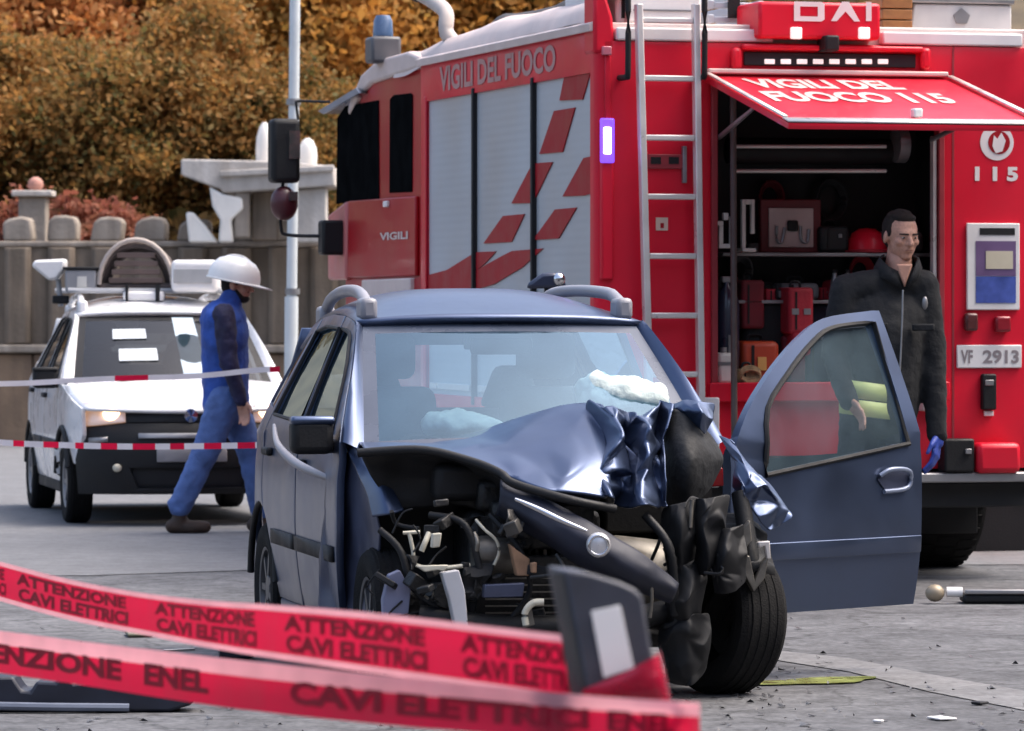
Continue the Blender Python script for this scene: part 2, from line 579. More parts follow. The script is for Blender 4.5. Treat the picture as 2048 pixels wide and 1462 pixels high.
# worn marking and coolant on the tarmac
m_paint = ground_mat('worn_road_paint', (0.13, 0.13, 0.134), (0.185, 0.184, 0.188), crack=False, grain=0.6)
pts = [gp(1530, 1300), gp(1700, 1318), gp(1860, 1350), gp(2100, 1392), gp(2100, 1432), gp(1860, 1385), gp(1700, 1345), gp(1530, 1318)]
struct('road_marking', MB().add([(p.x, p.y, 0.004) for p in pts], [tuple(range(8))]), m_paint)
m_cool = mat('green_coolant', (0.19, 0.22, 0.06), 0.3, var=0.6, scale=9, rvar=0.1)
mb = MB()
c = gp(1620, 1364)
ring = []
for i in range(40):
    a = 2 * math.pi * i / 40
    k = 1 + 0.45 * noise.noise(Vector((math.cos(a) * 1.5, math.sin(a) * 1.5, 3)))
    ring.append((c.x + 0.30 * k * math.cos(a), c.y + 0.13 * k * math.sin(a) + 0.15 * math.cos(a), 0.007))
mb.add(ring, [tuple(range(40))])
tag(obj('coolant_puddle', mb, m_cool), 'yellow-green coolant puddle on the tarmac below the open blue car door', 'puddle')

rnd = random.Random(31)
v, f = [], []
for i in range(900):
    r_ = abs(rnd.gauss(0, 1))
    a = rnd.uniform(0, 6.283)
    x, y = 0.2 + 1.5 * r_ * math.cos(a), 17.2 + 2.6 * r_ * math.sin(a)
    s_ = rnd.uniform(0.006, 0.022) * (2.0 if rnd.random() < 0.06 else 1)
    t_ = rnd.uniform(0, 3.1)
    z = 0.008 + rnd.random() * 0.012
    o_ = len(v)
    v += [(x + s_ * math.cos(t_), y + s_ * math.sin(t_), 0.004), (x - s_ * math.sin(t_), y + s_ * math.cos(t_), z), (x - s_ * math.cos(t_) * 0.7, y - s_ * math.sin(t_), 0.004), (x + s_ * math.sin(t_), y - s_ * math.cos(t_) * 0.6, z * 0.6)]
    f.append((o_, o_ + 1, o_ + 2, o_ + 3))
gm = mat('grit_shards', (0.06, 0.06, 0.065), 0.35, var=0.9, scale=9)
tag(obj('glass_grit', MB().add(v, f), gm, recalc=False), 'scattered glass and plastic grit on the tarmac round the wreck', 'grit', kind='stuff')

# hillside behind the wall
m_earth = mat('hillside_earth', (0.10, 0.075, 0.045), 0.95, var=0.4, scale=1.5, bump=0.5, bscale=6)
rows = []
for i in range(30):
    y = 50.6 + i * 1.6
    rows.append([Vector((-40 + j * 2.0, y, 1.3 + max(0, (y - 51.5)) * 0.42 + 0.4 * noise.noise(Vector((j * 0.5, y * 0.3, 0))))) for j in range(41)])
struct('hillside', MB().grid(rows), m_earth)

# added unseen slope behind the camera and to its right, blocks low sky
path = curve([(-60, -9, 0), (-25, -9, 0), (0, -9, 0), (9, -8, 0), (13, -3, 0), (14, 6, 0), (14.5, 22, 0), (15, 48, 0)], 60)
rows = []
for i in range(13):
    r_ = []
    for j, p in enumerate(path):
        a, b = path[max(0, j - 1)], path[min(60, j + 1)]
        t_ = (b - a).normalized()
        n_ = Vector((t_.y, -t_.x, 0))
        q = p + n_ * (i * 1.0)
        r_.append(Vector((q.x, q.y, min(i, 10) * 1.5 + (0.5 * noise.noise(Vector((j * 0.6, i * 0.5, 4))) if i else 0) - 0.05)))
    rows.append(r_)
struct('sky_blocker', MB().grid(rows), mat('sky_blocker_earth', (0.04, 0.038, 0.03), 0.95, var=0.4, scale=0.8, bump=0.5, bscale=4))

# ---- trees
def leaf_mat(name, cols, rough=0.7):
    m = bpy.data.materials.new(name)
    m.use_nodes = True
    N, L = m.node_tree.nodes, m.node_tree.links
    b = N['Principled BSDF']
    g = N.new('ShaderNodeNewGeometry')
    r = N.new('ShaderNodeValToRGB')
    e = r.color_ramp.elements
    e[0].color = (*cols[0], 1); e[0].position = 0
    e[1].color = (*cols[-1], 1); e[1].position = 1
    for i, c_ in enumerate(cols[1:-1]):
        q = e.new((i + 1) / (len(cols) - 1)); q.color = (*c_, 1)
    tc = N.new('ShaderNodeTexCoord')
    nz = N.new('ShaderNodeTexNoise'); nz.inputs['Scale'].default_value = 1.1; nz.inputs['Detail'].default_value = 3
    L.new(tc.outputs['Object'], nz.inputs['Vector'])
    mx = N.new('ShaderNodeMix'); mx.data_type = 'FLOAT'; mx.inputs[0].default_value = 0.62
    mr = N.new('ShaderNodeMapRange'); mr.inputs['From Min'].default_value = 0.3; mr.inputs['From Max'].default_value = 0.7
    L.new(nz.outputs[0], mr.inputs['Value'])
    L.new(g.outputs['Random Per Island'], mx.inputs[2]); L.new(mr.outputs[0], mx.inputs[3])
    L.new(mx.outputs[0], r.inputs[0])
    L.new(r.outputs[0], b.inputs['Base Color'])
    b.inputs['Roughness'].default_value = rough
    b.inputs['Specular IOR Level'].default_value = 0.3
    t = N.new('ShaderNodeBsdfTranslucent')
    L.new(r.outputs[0], t.inputs[0])
    x = N.new('ShaderNodeMixShader'); x.inputs[0].default_value = 0.5
    L.new(b.outputs[0], x.inputs[1]); L.new(t.outputs[0], x.inputs[2]); L.new(x.outputs[0], N['Material Output'].inputs[0])
    return m

m_rust = leaf_mat('rust_leaves', [(0.10, 0.042, 0.016), (0.42, 0.15, 0.042), (0.60, 0.27, 0.085), (0.64, 0.36, 0.15), (0.30, 0.13, 0.045)])
m_gold = leaf_mat('golden_brown_leaves', [(0.11, 0.06, 0.015), (0.46, 0.21, 0.042), (0.62, 0.32, 0.08), (0.28, 0.18, 0.045), (0.52, 0.27, 0.08)])
m_olive = leaf_mat('olive_leaves', [(0.05, 0.04, 0.015), (0.20, 0.15, 0.05), (0.50, 0.24, 0.07), (0.27, 0.20, 0.075), (0.09, 0.08, 0.028)])
m_green = leaf_mat('dull_green_leaves', [(0.032, 0.034, 0.012), (0.12, 0.115, 0.038), (0.44, 0.22, 0.065), (0.19, 0.165, 0.055), (0.055, 0.055, 0.018)])
m_crim = leaf_mat('crimson_leaves', [(0.16, 0.045, 0.03), (0.32, 0.10, 0.065), (0.36, 0.16, 0.10), (0.22, 0.10, 0.05)])
m_bark = mat('bark', (0.09, 0.065, 0.045), 0.9, var=0.4, scale=8, bump=0.6, bscale=25)

def crown_mb(n, rad, size, seed, clumps=46, spread=0.30):
    rnd = random.Random(seed)
    cs = []
    while len(cs) < clumps:
        p = Vector((rnd.uniform(-1, 1), rnd.uniform(-1, 1), rnd.uniform(-1, 1)))
        if 0.25 < p.length < 1.0:
            cs.append((Vector((p.x * rad[0], p.y * rad[1], p.z * rad[2])), rnd.uniform(0.55, 1.3)))
    v, f = [], []
    for i in range(n):
        c_, k = rnd.choice(cs)
        d = Vector((rnd.gauss(0, 1), rnd.gauss(0, 1), rnd.gauss(0, 0.8))) * spread * k
        p = c_ + d
        a = Vector((rnd.uniform(-1, 1), rnd.uniform(-1, 1), rnd.uniform(-1.2, 0.3))).normalized()
        b = a.cross(Vector((rnd.uniform(-1, 1), rnd.uniform(-1, 1), rnd.uniform(-1, 1)))).normalized()
        s = size * rnd.uniform(0.6, 1.5)
        w = s * rnd.uniform(0.45, 0.75)
        o = len(v)
        v += [p - a * s * 0.5, p + b * w * 0.5 + a * s * 0.05, p + a * s * 0.6, p - b * w * 0.5 + a * s * 0.1]
        f.append((o, o + 1, o + 2, o + 3))
    return MB().add(v, f)

def bake(name, mb, m):
    me = bpy.data.meshes.new(name)
    me.from_pydata([tuple(p) for p in mb.v], [], mb.f)
    me.materials.append(m)
    return me

CROWN = [crown_mb(24000, (1.55, 1.2, 1.75), 0.105, s) for s in (1, 2, 3)]
def tree(name, label, X, Y, z0, zc, m, k=0, sc=1.0, rot=0, group='autumn trees on the hillside behind the wall'):
    t = thing(name, label, 'tree', Matrix.Translation((X, Y, z0)), group)
    mb = MB()
    h = zc - z0
    mb.tube([(0, 0, -0.4), (0.05, 0, h * 0.4), (-0.04, 0.05, h * 0.8), (0.02, 0, h * 1.3)], [0.16 * sc, 0.12 * sc, 0.09 * sc, 0.03], 8)
    for a in range(6):
        an = a * 1.05 + rot
        zb = h * (0.55 + 0.08 * a)
        mb.tube([(0, 0, zb), (0.5 * math.cos(an), 0.4 * math.sin(an), zb + 0.35), (1.0 * sc * math.cos(an), 0.8 * sc * math.sin(an), zb + 0.9 * sc)], [0.055, 0.035, 0.012], 6)
    obj('trunk', mb, m_bark, t)
    key = (k, m.name)
    if key not in tree.cache:
        tree.cache[key] = bake('crown', CROWN[k], m)
    c_ = bpy.data.objects.new('crown', tree.cache[key])
    C.objects.link(c_)
    c_.parent = t
    c_.location = (0, 0, h)
    c_.rotation_euler = (0, 0, rot)
    c_.scale = (sc, sc, sc)
    return t
tree.cache = {}
def hz(Y):
    return 1.3 + max(0, Y - 51.5) * 0.42
TREES = [
    (-7.3, 56.5, 5.0, m_rust, 0, 1.15, 0.3, 'rust-brown tree at the far left end of the hillside'),
    (-5.0, 57.5, 5.4, m_rust, 1, 1.1, 1.2, 'rust-brown tree high up above the white car roof'),
    (-2.9, 57.0, 5.2, m_gold, 2, 1.15, 2.2, 'golden-brown tree just left of the lamp post'),
    (-0.9, 58.0, 5.4, m_gold, 0, 1.15, 3.1, 'golden-brown tree behind the cab beacon of the fire engine'),
    (1.1, 58.5, 5.3, m_olive, 1, 1.1, 4.1, 'dull tree seen over the middle of the fire engine roof'),
    (-6.4, 54.0, 3.7, m_olive, 2, 0.78, 0.9, 'olive tree above the pillar with the ball'),
    (-4.9, 53.9, 3.4, m_green, 0, 0.72, 2.0, 'dark green tree over the pale merlons of the wall'),
    (-3.7, 54.4, 3.9, m_olive, 1, 0.75, 2.9, 'olive-brown tree left of the concrete slab'),
    (-2.5, 54.2, 3.4, m_green, 2, 0.62, 3.5, 'green tree right behind the white pointed finial'),
    (-7.9, 53.6, 3.0, m_rust, 1, 0.65, 5.0, 'low rust-coloured tree at the left edge behind the wall'),
]
for X, Y, zc, m, k, sc, rot, lab in TREES:
    tree('autumn_tree', lab, X, Y, hz(Y), zc, m, k, sc, rot)
for X, Y, zc, sc, rot, lab in ((-5.35, 51.9, 2.35, 0.36, 0.5, 'crimson leafy shrub right of the ball-topped pillar'), (-4.55, 52.0, 2.3, 0.30, 1.9, 'smaller reddish shrub behind the middle merlons')):
    t = thing('crimson_shrub', lab, 'shrub', Matrix.Translation((X, Y, 1.3)), 'crimson shrubs behind the wall')
    mb = MB()
    for a in range(5):
        mb.tube([(0, 0, -0.1), (0.15 * math.cos(a * 1.3), 0.15 * math.sin(a * 1.3), 0.6), (0.35 * math.cos(a * 1.3), 0.3 * math.sin(a * 1.3), 1.1)], [0.025, 0.018, 0.008], 5)
    obj('stem', mb, m_bark, t)
    mb2 = crown_mb(2600, (1.6, 1.2, 1.2), 0.26, 20 + int(rot * 10), 26, 0.32)
    o = obj('foliage', mb2, m_crim, t, recalc=False)
    o.location = (0, 0, zc - 1.3); o.scale = (sc, sc, sc)
# undergrowth nobody could count
rnd = random.Random(5)
v, f = [], []
for i in range(26000):
    y = 51.2 + rnd.random() ** 1.3 * 14
    x = rnd.uniform(-11, 6)
    p = Vector((x, y, hz(y) + rnd.random() * 1.0 * (0.5 + 0.6 * noise.noise(Vector((x * 0.9, y * 0.9, 1))))))
    a = Vector((rnd.uniform(-1, 1), rnd.uniform(-1, 1), rnd.uniform(-1, 1))).normalized()
    b = a.cross(Vector((rnd.uniform(-1, 1), rnd.uniform(-1, 1), rnd.uniform(-1, 1)))).normalized()
    s = rnd.uniform(0.1, 0.26)
    o = len(v)
    v += [p - a * s * 0.5, p + b * s * 0.3, p + a * s * 0.5, p - b * s * 0.3]
    f.append((o, o + 1, o + 2, o + 3))
o = obj('undergrowth', MB().add(v, f), leaf_mat('undergrowth_leaves', [(0.03, 0.025, 0.012), (0.12, 0.08, 0.03), (0.20, 0.12, 0.045), (0.07, 0.07, 0.025), (0.24, 0.13, 0.05)]), recalc=False)
tag(o, 'brown and olive undergrowth covering the slope behind the wall', 'undergrowth', kind='stuff')

# ---- stone wall with merlons
def stone_mat(name, col, stain):
    m = mat(name, col, 0.85, var=0.22, scale=2.5, bump=0.4, bscale=20)
    N, L = m.node_tree.nodes, m.node_tree.links
    b = N['Principled BSDF']
    src = b.inputs['Base Color'].links[0].from_socket
    tc = N.new('ShaderNodeTexCoord'); mp = N.new('ShaderNodeMapping'); mp.inputs['Scale'].default_value = (3.2, 3.2, 0.35)
    nz = N.new('ShaderNodeTexNoise'); nz.inputs['Scale'].default_value = 1.6; nz.inputs['Detail'].default_value = 7
    L.new(tc.outputs['Object'], mp.inputs[0]); L.new(mp.outputs[0], nz.inputs['Vector'])
    mr = N.new('ShaderNodeMapRange'); mr.inputs['From Min'].default_value = 0.42; mr.inputs['From Max'].default_value = 0.66; mr.inputs['To Max'].default_value = 0.75
    L.new(nz.outputs[0], mr.inputs['Value'])
    mx = N.new('ShaderNodeMix'); mx.data_type = 'RGBA'; mx.inputs[7].default_value = (*stain, 1)
    L.new(mr.outputs[0], mx.inputs[0]); L.new(src, mx.inputs[6]); L.new(mx.outputs[2], b.inputs['Base Color'])
    return m
m_wall = stone_mat('weathered_wall_stone', (0.205, 0.16, 0.12), (0.085, 0.066, 0.048))
m_cap = stone_mat('pale_coping_stone', (0.31, 0.265, 0.22), (0.15, 0.12, 0.095))
m_base = stone_mat('brown_base_stone', (0.25, 0.17, 0.11), (0.15, 0.10, 0.07))
wl = thing('stone_wall', 'long weathered grey-brown stone wall with merlons behind the white car', 'wall', Matrix.Translation((0, 50, 0)))
obj('wall_face', MB().box(-14, 3, 0, 0.45, 0.98, 2.17), m_wall, wl, bevel=0.015)
obj('ledge', MB().box(-14, 3, -0.14, 0.0, 1.0, 1.09), m_cap, wl, bevel=0.02)
x = -14.0
while x < 2.9:
    w = 0.62
    obj('base_panel', MB().box(x + 0.012, min(3, x + w) - 0.012, -0.05, 0.3, 0, 0.98), m_base, wl, bevel=0.012)
    x += w
obj('foundation', MB().box(-14, 3, 0.0, 0.4, -0.1, 0.97), m_base, wl)
obj('coping', MB().box(-14, 3, -0.04, 0.49, 2.172, 2.24), m_cap, wl, bevel=0.02)
for i in range(20):
    px = 36 + (i - 9) * 87.5
    X = (px - CX) / F * 50
    if X > 2.5:
        break
    rm = random.Random(i)
    hh = 0.27 + rm.uniform(-0.05, 0.07)
    w = 0.17 + rm.uniform(-0.02, 0.025)
    tl_ = rm.uniform(-0.03, 0.03)
    prof = [(X - w, 2.238), (X + w, 2.238), (X + w + tl_, 2.238 + hh * rm.uniform(0.65, 0.85)), (X + w * 0.8 + tl_, 2.238 + hh * 0.95), (X + w * 0.2, 2.24 + hh), (X - w * 0.5 + tl_, 2.24 + hh * rm.uniform(0.9, 1.0)), (X - w * 0.9 + tl_, 2.24 + hh * rm.uniform(0.65, 0.85))]
    obj('merlon', MB().prism(prof, 'y', 0.0, 0.42), m_cap, wl, bevel=0.03)
    obj('pilaster', MB().prism([(X - w * 0.9, -0.05), (X - w * 0.6, -0.10), (X + w * 0.6, -0.10), (X + w * 0.9, -0.05), (X + w * 0.9, -0.002), (X - w * 0.9, -0.002)], 'z', 1.10, 2.168), m_wall, wl, bevel=0.015)

# ---- concrete gateway above the wall
m_conc = stone_mat('pale_concrete', (0.52, 0.48, 0.44), (0.36, 0.32, 0.28))
m_marble = mat('white_plaster', (0.80, 0.76, 0.70), 0.6, var=0.06, dirt=0.2, dirtcol=(0.55, 0.5, 0.43))
def flat(px, py, Y):
    p = at(px, py, Y)
    return (p.x, p.z)
gw = thing('concrete_gateway', 'pale concrete gateway with thick flat slab and white supports above the wall', 'gateway', Matrix.Translation((0, 0, 0)))
Y0 = 49.0
obj('slab', MB().prism([flat(*p, Y0) for p in ((362, 318), (560, 322), (668, 332), (668, 372), (446, 386), (440, 378), (362, 350))], 'y', Y0, Y0 + 1.5), m_conc, gw, bevel=0.02)
obj('cornice', MB().prism([flat(*p, Y0) for p in ((440, 342), (668, 330), (668, 342), (440, 354))], 'y', Y0 - 0.06, Y0 - 0.003), m_conc, gw, bevel=0.012)
obj('pillar', MB().prism([flat(*p, Y0) for p in ((468, 384), (498, 382), (498, 475), (468, 475))], 'y', Y0 + 0.05, Y0 + 0.4), m_cap, gw, bevel=0.02)
obj('pillar', MB().prism([flat(*p, Y0) for p in ((500, 382), (552, 380), (552, 480), (500, 480))], 'y', Y0 + 0.3, Y0 + 0.7), m_wall, gw, bevel=0.02)
obj('pillar', MB().prism([flat(*p, Y0) for p in ((590, 378), (652, 374), (652, 485), (590, 485))], 'y', Y0 + 0.1, Y0 + 0.5), m_conc, gw, bevel=0.02)
obj('brace', MB().prism([flat(*p, Y0) for p in ((418, 372), (446, 388), (484, 396), (486, 418), (462, 440), (466, 485), (436, 485), (440, 440), (424, 412))], 'y', Y0 + 0.02, Y0 + 0.22), m_marble, gw, bevel=0.025)
obj('brace', MB().prism([flat(*p, Y0) for p in ((370, 424), (384, 424), (410, 452), (434, 485), (376, 485))], 'y', Y0 + 0.1, Y0 + 0.3), m_marble, gw, bevel=0.025)
for px, top, r in ((525, 236, 0.092), (612, 268, 0.10)):
    b0 = at(px, 322, Y0)
    hh = (322 - top) / F * Y0
    obj('finial', MB().lathe([(0.001, 0), (r, 0), (r * 1.05, hh * 0.35), (r * 0.95, hh * 0.65), (r * 0.6, hh * 0.9), (0.02, hh)], (b0.x, Y0 + 0.4, b0.z - 0.03), n=16), m_marble, gw, angle=60)

pp = at(62, 450, 50.9)
gpil = thing('stone_pillar', 'pale square pillar with flat cap and pinkish ball behind the wall', 'pillar', Matrix.Translation((pp.x, 51.2, 0)))
obj('shaft', MB().box(-0.16, 0.16, -0.16, 0.16, 1.0, 2.76), m_cap, gpil, bevel=0.02)
obj('cap', MB().box(-0.23, 0.23, -0.23, 0.23, 2.76, 2.83), m_conc, gpil, bevel=0.015)
obj('ball', MB().ell((0.02, 0, 2.9), (0.09, 0.09, 0.09), 14), mat('terracotta_ball', (0.45, 0.22, 0.17), 0.7), gpil, angle=80)

# ---- lamp post
lp = thing('lamp_post', 'tall thin white steel lamp post between the worker and the fire engine', 'lamp post', Matrix.Translation((at(583, 700, 38).x, 38, 0)))
m_pole = mat('white_pole_paint', (0.62, 0.66, 0.67), 0.45, var=0.08, scale=3, dirt=0.25, dirtcol=(0.4, 0.38, 0.35))
obj('shaft', MB().tube([(0, 0, 1.45), (0.035, 0, 4.6), (0.06, 0, 8.0)], [0.045, 0.045, 0.035], 14), m_pole, lp, angle=80)
obj('sleeve', MB().tube([(-0.01, 0, 0.0), (0, 0, 1.6)], [0.058, 0.058], 14), m_pole, lp, angle=60)
for z in (1.62, 3.22):
    obj('band', MB().tube([(0.005 * z, 0, z), (0.005 * z, 0, z + 0.05)], 0.062, 14), m_grey, lp, angle=60)
obj('base_plate', MB().lathe([(0.001, 0.0), (0.16, 0.0), (0.16, 0.03), (0.07, 0.05), (0.06, 0.2)], n=16), m_grey, lp)
obj('lamp_arm', MB().tube([(0.06, 0, 7.9), (0.1, -0.3, 8.3), (0.1, -1.2, 8.5)], 0.03, 8), m_pole, lp, angle=80)
obj('lamp_head', MB().ell((0.1, -1.5, 8.5), (0.16, 0.4, 0.09), 14), m_grey, lp, angle=80)

# ================================================================== fire engine (own frame: x across the rear, y forward, origin rear left corner on the ground)
TH = R(15.5)
TM = Matrix.Translation((0.455, 24.5, 0)) @ Matrix.Rotation(TH, 4, 'Z')
fe = thing('fire_engine', 'red fire engine seen from its rear left corner with open rear compartment', 'fire engine', TM)
TW = 2.72
def rr(px, py, y=0.0):
    return hit(TM, px, py, 1, y)
def sd_(px, py, x=0.0):
    return hit(TM, px, py, 0, x)

def rbox(name, px0, py0, px1, py1, y0, y1, m, parent=fe, bevel=0.006):
    a, b = rr(px0, py0, y0), rr(px1, py1, y0)
    return obj(name, MB().box(min(a.x, b.x), max(a.x, b.x), min(y0, y1), max(y0, y1), min(a.z, b.z), max(a.z, b.z)), m, parent, bevel=bevel)

ZB, ZT = 0.62, 2.97                       # lower edge and top of the red body
OX0, OX1, OZ0, OZ1 = 0.66, 2.02, 1.10, 2.77     # rear opening
# rear face with its opening
g = panel([(0.05, ZB), (TW - 0.05, ZB), (TW - 0.05, ZT), (0.05, ZT)], [[(OX0, OZ0), (OX1, OZ0), (OX1, OZ1), (OX0, OZ1)]], lambda x, z: (x, 0, z), 0.3)
obj('rear_panel', MB().geo(g), m_red, fe, solid=0.05, bevel=0.004, out=(0, -1, 0))
# rounded corner posts
for xx, sg in ((0.0, 1), (TW, -1)):
    mb = MB()
    prof = [(xx + sg * 0.055, 0.0)]
    for i in range(7):
        a = i / 6 * math.pi / 2
        prof.append((xx + sg * (0.055 - 0.055 * math.sin(a)), 0.055 - 0.055 * math.cos(a)))
    prof += [(xx, 0.10), (xx + sg * 0.06, 0.10), (xx + sg * 0.06, 0.012)]
    mb.prism(prof, 'z', ZB, ZT)
    obj('corner_post', mb, m_red, fe, angle=30)
# compartment lining and things fixed in it
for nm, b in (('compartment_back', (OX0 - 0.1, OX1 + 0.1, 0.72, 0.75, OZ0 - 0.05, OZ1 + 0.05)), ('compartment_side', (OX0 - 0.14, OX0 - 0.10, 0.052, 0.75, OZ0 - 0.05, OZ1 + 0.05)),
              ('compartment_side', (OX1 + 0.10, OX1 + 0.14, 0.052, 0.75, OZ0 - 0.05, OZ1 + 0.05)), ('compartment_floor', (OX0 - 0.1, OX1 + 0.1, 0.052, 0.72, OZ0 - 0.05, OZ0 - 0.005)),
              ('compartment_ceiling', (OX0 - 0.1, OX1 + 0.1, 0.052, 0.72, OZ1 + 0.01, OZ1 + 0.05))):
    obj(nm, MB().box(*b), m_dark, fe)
m_rim = mat('dull_red_frame', (0.30, 0.03, 0.04), 0.45, var=0.1)
for nm, b in (('opening_frame', (OX0 - 0.001, OX0 + 0.035, -0.02, 0.06, OZ0, OZ1)), ('opening_frame', (OX1 - 0.035, OX1 + 0.001, -0.02, 0.06, OZ0, OZ1)), ('sill', (OX0 - 0.02, OX1 + 0.02, -0.05, 0.05, OZ0 - 0.10, OZ0 + 0.004))):
    obj(nm, MB().box(*b), m_rim if nm == 'opening_frame' else m_red, fe, bevel=0.006)
obj('guide_rail', MB().box(OX1 - 0.062, OX1 - 0.04, 0.0, 0.05, OZ0 + 0.02, OZ1 - 0.3), m_alu, fe, bevel=0.004)
for py in (293, 342):
    a, b = rr(1470, py, 0.3), rr(1772, py, 0.3)
    obj('roller_bar', MB().tube([a, b], 0.011, 8), m_alu, fe)
a = rr(1790, 290, 0.32)
obj('roller_end', MB().lathe([(0.001, 0), (0.10, 0), (0.10, 0.06), (0.001, 0.06)], (a.x, 0.32, a.z), 'x', 20), m_grey, fe)
a = rr(1450, 300, 0.32)
obj('roller_drum', MB().tube([(rr(1455, 318, 0.42).x, 0.42, a.z), (rr(1785, 318, 0.42).x, 0.42, a.z)], 0.075, 16), m_black, fe)
for py in (505, 600):
    b0, b1 = rr(1440, py, 0.35), rr(1865, py, 0.35)
    obj('shelf', MB().box(b0.x, b1.x, 0.3, 0.71, b0.z - 0.02, b0.z), m_grey, fe, bevel=0.004)

# left side: frame, three roller shutters, lettering band
bays = [(0.075, 1.245), (1.275, 2.55), (2.58, 3.70)]
BL = 3.84
zs0, zs1 = 0.98, 2.80
outer = [(0.10, ZB), (BL, ZB), (BL, ZT + 0.06), (0.10, ZT + 0.06)]
holes = [[(a + (0.03 if a < 0.1 else 0), zs0), (b, zs0), (b, zs1), (a + (0.03 if a < 0.1 else 0), zs1)] for a, b in bays]
# wheel cut-out below is covered by the arch piece
obj('side_panel', MB().geo(panel(outer, holes, lambda y, z: (0.0, y, z), 0.4)), m_red, fe, solid=0.04, bevel=0.004, out=(-1, 0, 0))
obj('side_panel', MB().box(TW - 0.04, TW, 0.1, BL, ZB, ZT + 0.06), m_red, fe)
for a, b in bays:
    sh = obj('roller_shutter', MB().box(0.018, 0.03, a, b, zs0 - 0.02, zs1 + 0.02), m_shut, fe)
for yy in (1.26, 2.565):
    obj('shutter_post', MB().box(-0.012, 0.02, yy - 0.019, yy + 0.019, zs0 - 0.05, zs1 + 0.03), m_black, fe, bevel=0.006)
obj('shutter_post', MB().box(-0.006, 0.02, 3.70, 3.76, zs0 - 0.05, zs1 + 0.03), m_red, fe, bevel=0.006)
for a, b in bays:
    obj('shutter_handle', MB().box(-0.002, 0.018, a + 0.08, b - 0.08, zs0 + 0.03, zs0 + 0.07), m_alu, fe, bevel=0.004)
obj('cornice', MB().prism([(0.03, 3.03), (-0.03, 3.02), (-0.035, 3.065), (0.03, 3.09)], 'y', 0.02, BL + 0.02), m_trim, fe, bevel=0.004)
# red sloping stripes printed on the shutters
stripes = [[(1127, 141), (1180, 133), (1161, 199), (1115, 201)], [(1104, 222), (1146, 215), (1121, 304), (1075, 308)], [(1061, 327), (1101, 324), (1062, 406), (1019, 407)],
           [(1002, 432), (1045, 428), (1019, 484), (963, 487)], [(1163, 316), (1182, 312), (1182, 386), (1164, 391), (1121, 393)], [(1106, 419), (1149, 415), (1113, 477), (1062, 480)],
           [(845, 552), (890, 540), (935, 512), (950, 504), (988, 503), (965, 528), (950, 540), (1000, 512), (1020, 502), (1082, 497), (1040, 535), (985, 568), (940, 582), (810, 592), (815, 560)]]
for st in stripes:
    pts = [sd_(px, py, 0.0) for px, py in st]
    mb = MB().prism([(p.y, p.z) for p in pts], 'x', 0.010, 0.0165)
    obj('stripe', mb, m_redflat, fe)
# lettering on the band above the shutters
a, b = sd_(880, 165), sd_(1112, 140)
lettering(fe, mat('faded_band_lettering', (0.46, 0.24, 0.22), 0.6), 'VIGILI DEL FUOCO', lambda p: (-0.004, a.y + (b.y - a.y) * p.x, 2.842 + 0.155 * p.y), 0.03)
# roof parapet (pale skirt round the roof) and roof deck
prof = [(0.0, 3.075), (0.02, 3.14), (0.07, 3.20), (0.16, 3.235), (0.22, 3.22), (0.22, 3.08)]
mb = MB()
n = 34
rows = []
for i in range(n + 1):
    yy = 0.10 + (BL + 0.7 - 0.1) * i / n
    rows.append([Vector((x + 0.012 * noise.noise(Vector((yy * 2.3, x * 9, 0))), yy, z + 0.03 * noise.noise(Vector((yy * 1.3, x * 3, 5))) - (0 if i < 20 else 0.006 * (i - 20)))) for x, z in prof])
mb.grid(rows)
obj('roof_skirt', mb, m_trim, fe, angle=60)
obj('roof_deck', MB().box(0.02, TW - 0.02, 0.06, BL, 2.93, 3.075), m_trim, fe, bevel=0.01)
# rear roof edge: white rails either side of the sign
for p0, p1 in ((1232, 1546), (1764, 2044)):
    a, b = rr(p0, 62, 0.0), rr(p1, 86, 0.0)
    obj('roof_rail', MB().box(a.x, b.x, -0.015, 0.06, ZT + 0.004, ZT + 0.075), m_white, fe, bevel=0.01)
obj('corner_cap', MB().prism([(-0.01, 2.9), (0.12, 2.9), (0.10, 3.1), (0.05, 3.26), (-0.01, 3.26)], 'y', 0.0, 0.2), m_red, fe, bevel=0.02)

# red lettered sign box on the roof edge
sg = rbox('sign_box', 1518, 2, 1762, 80, -0.10, 0.30, m_red, bevel=0.02)
a, b = rr(1588, 42, -0.104), rr(1746, 4, -0.104)
def sgl(name, loops, px0, px1):
    q0, q1 = rr(px0, 42, -0.104), rr(px1, 4, -0.104)
    obj(name, MB().geo(panel(loops[0], loops[1:], lambda u, v: (q0.x + (q1.x - q0.x) * u, -0.1045, q0.z + (q1.z - q0.z) * v), 2)), m_letter, sg, out=(0, -1, 0))
sgl('letter', [[(0, 0), (0.9, 0), (1, 0.1), (1, 0.9), (0.9, 1), (0, 1)], [(0.2, 0.25), (0.78, 0.25), (0.78, 0.75), (0.2, 0.75)]], 1588, 1649)
sgl('letter', [[(0, 0), (0.2, 0), (0.5, 0.5), (0.8, 0), (1, 0), (0.62, 1), (0.38, 1)]], 1662, 1720)
sgl('letter', [[(0, 0), (1, 0), (1, 1), (0, 1)]], 1732, 1743)
for px in (1594, 1730):
    rbox('marker_lamp', px - 11, 54, px + 11, 78, -0.125, -0.095, mat('white_lens', (0.85, 0.8, 0.78), 0.3, emit=(1, 0.9, 0.85), estr=0.25), fe, 0.008)
rbox('rear_camera', 1652, 70, 1680, 102, -0.17, -0.01, m_black, fe, 0.012)
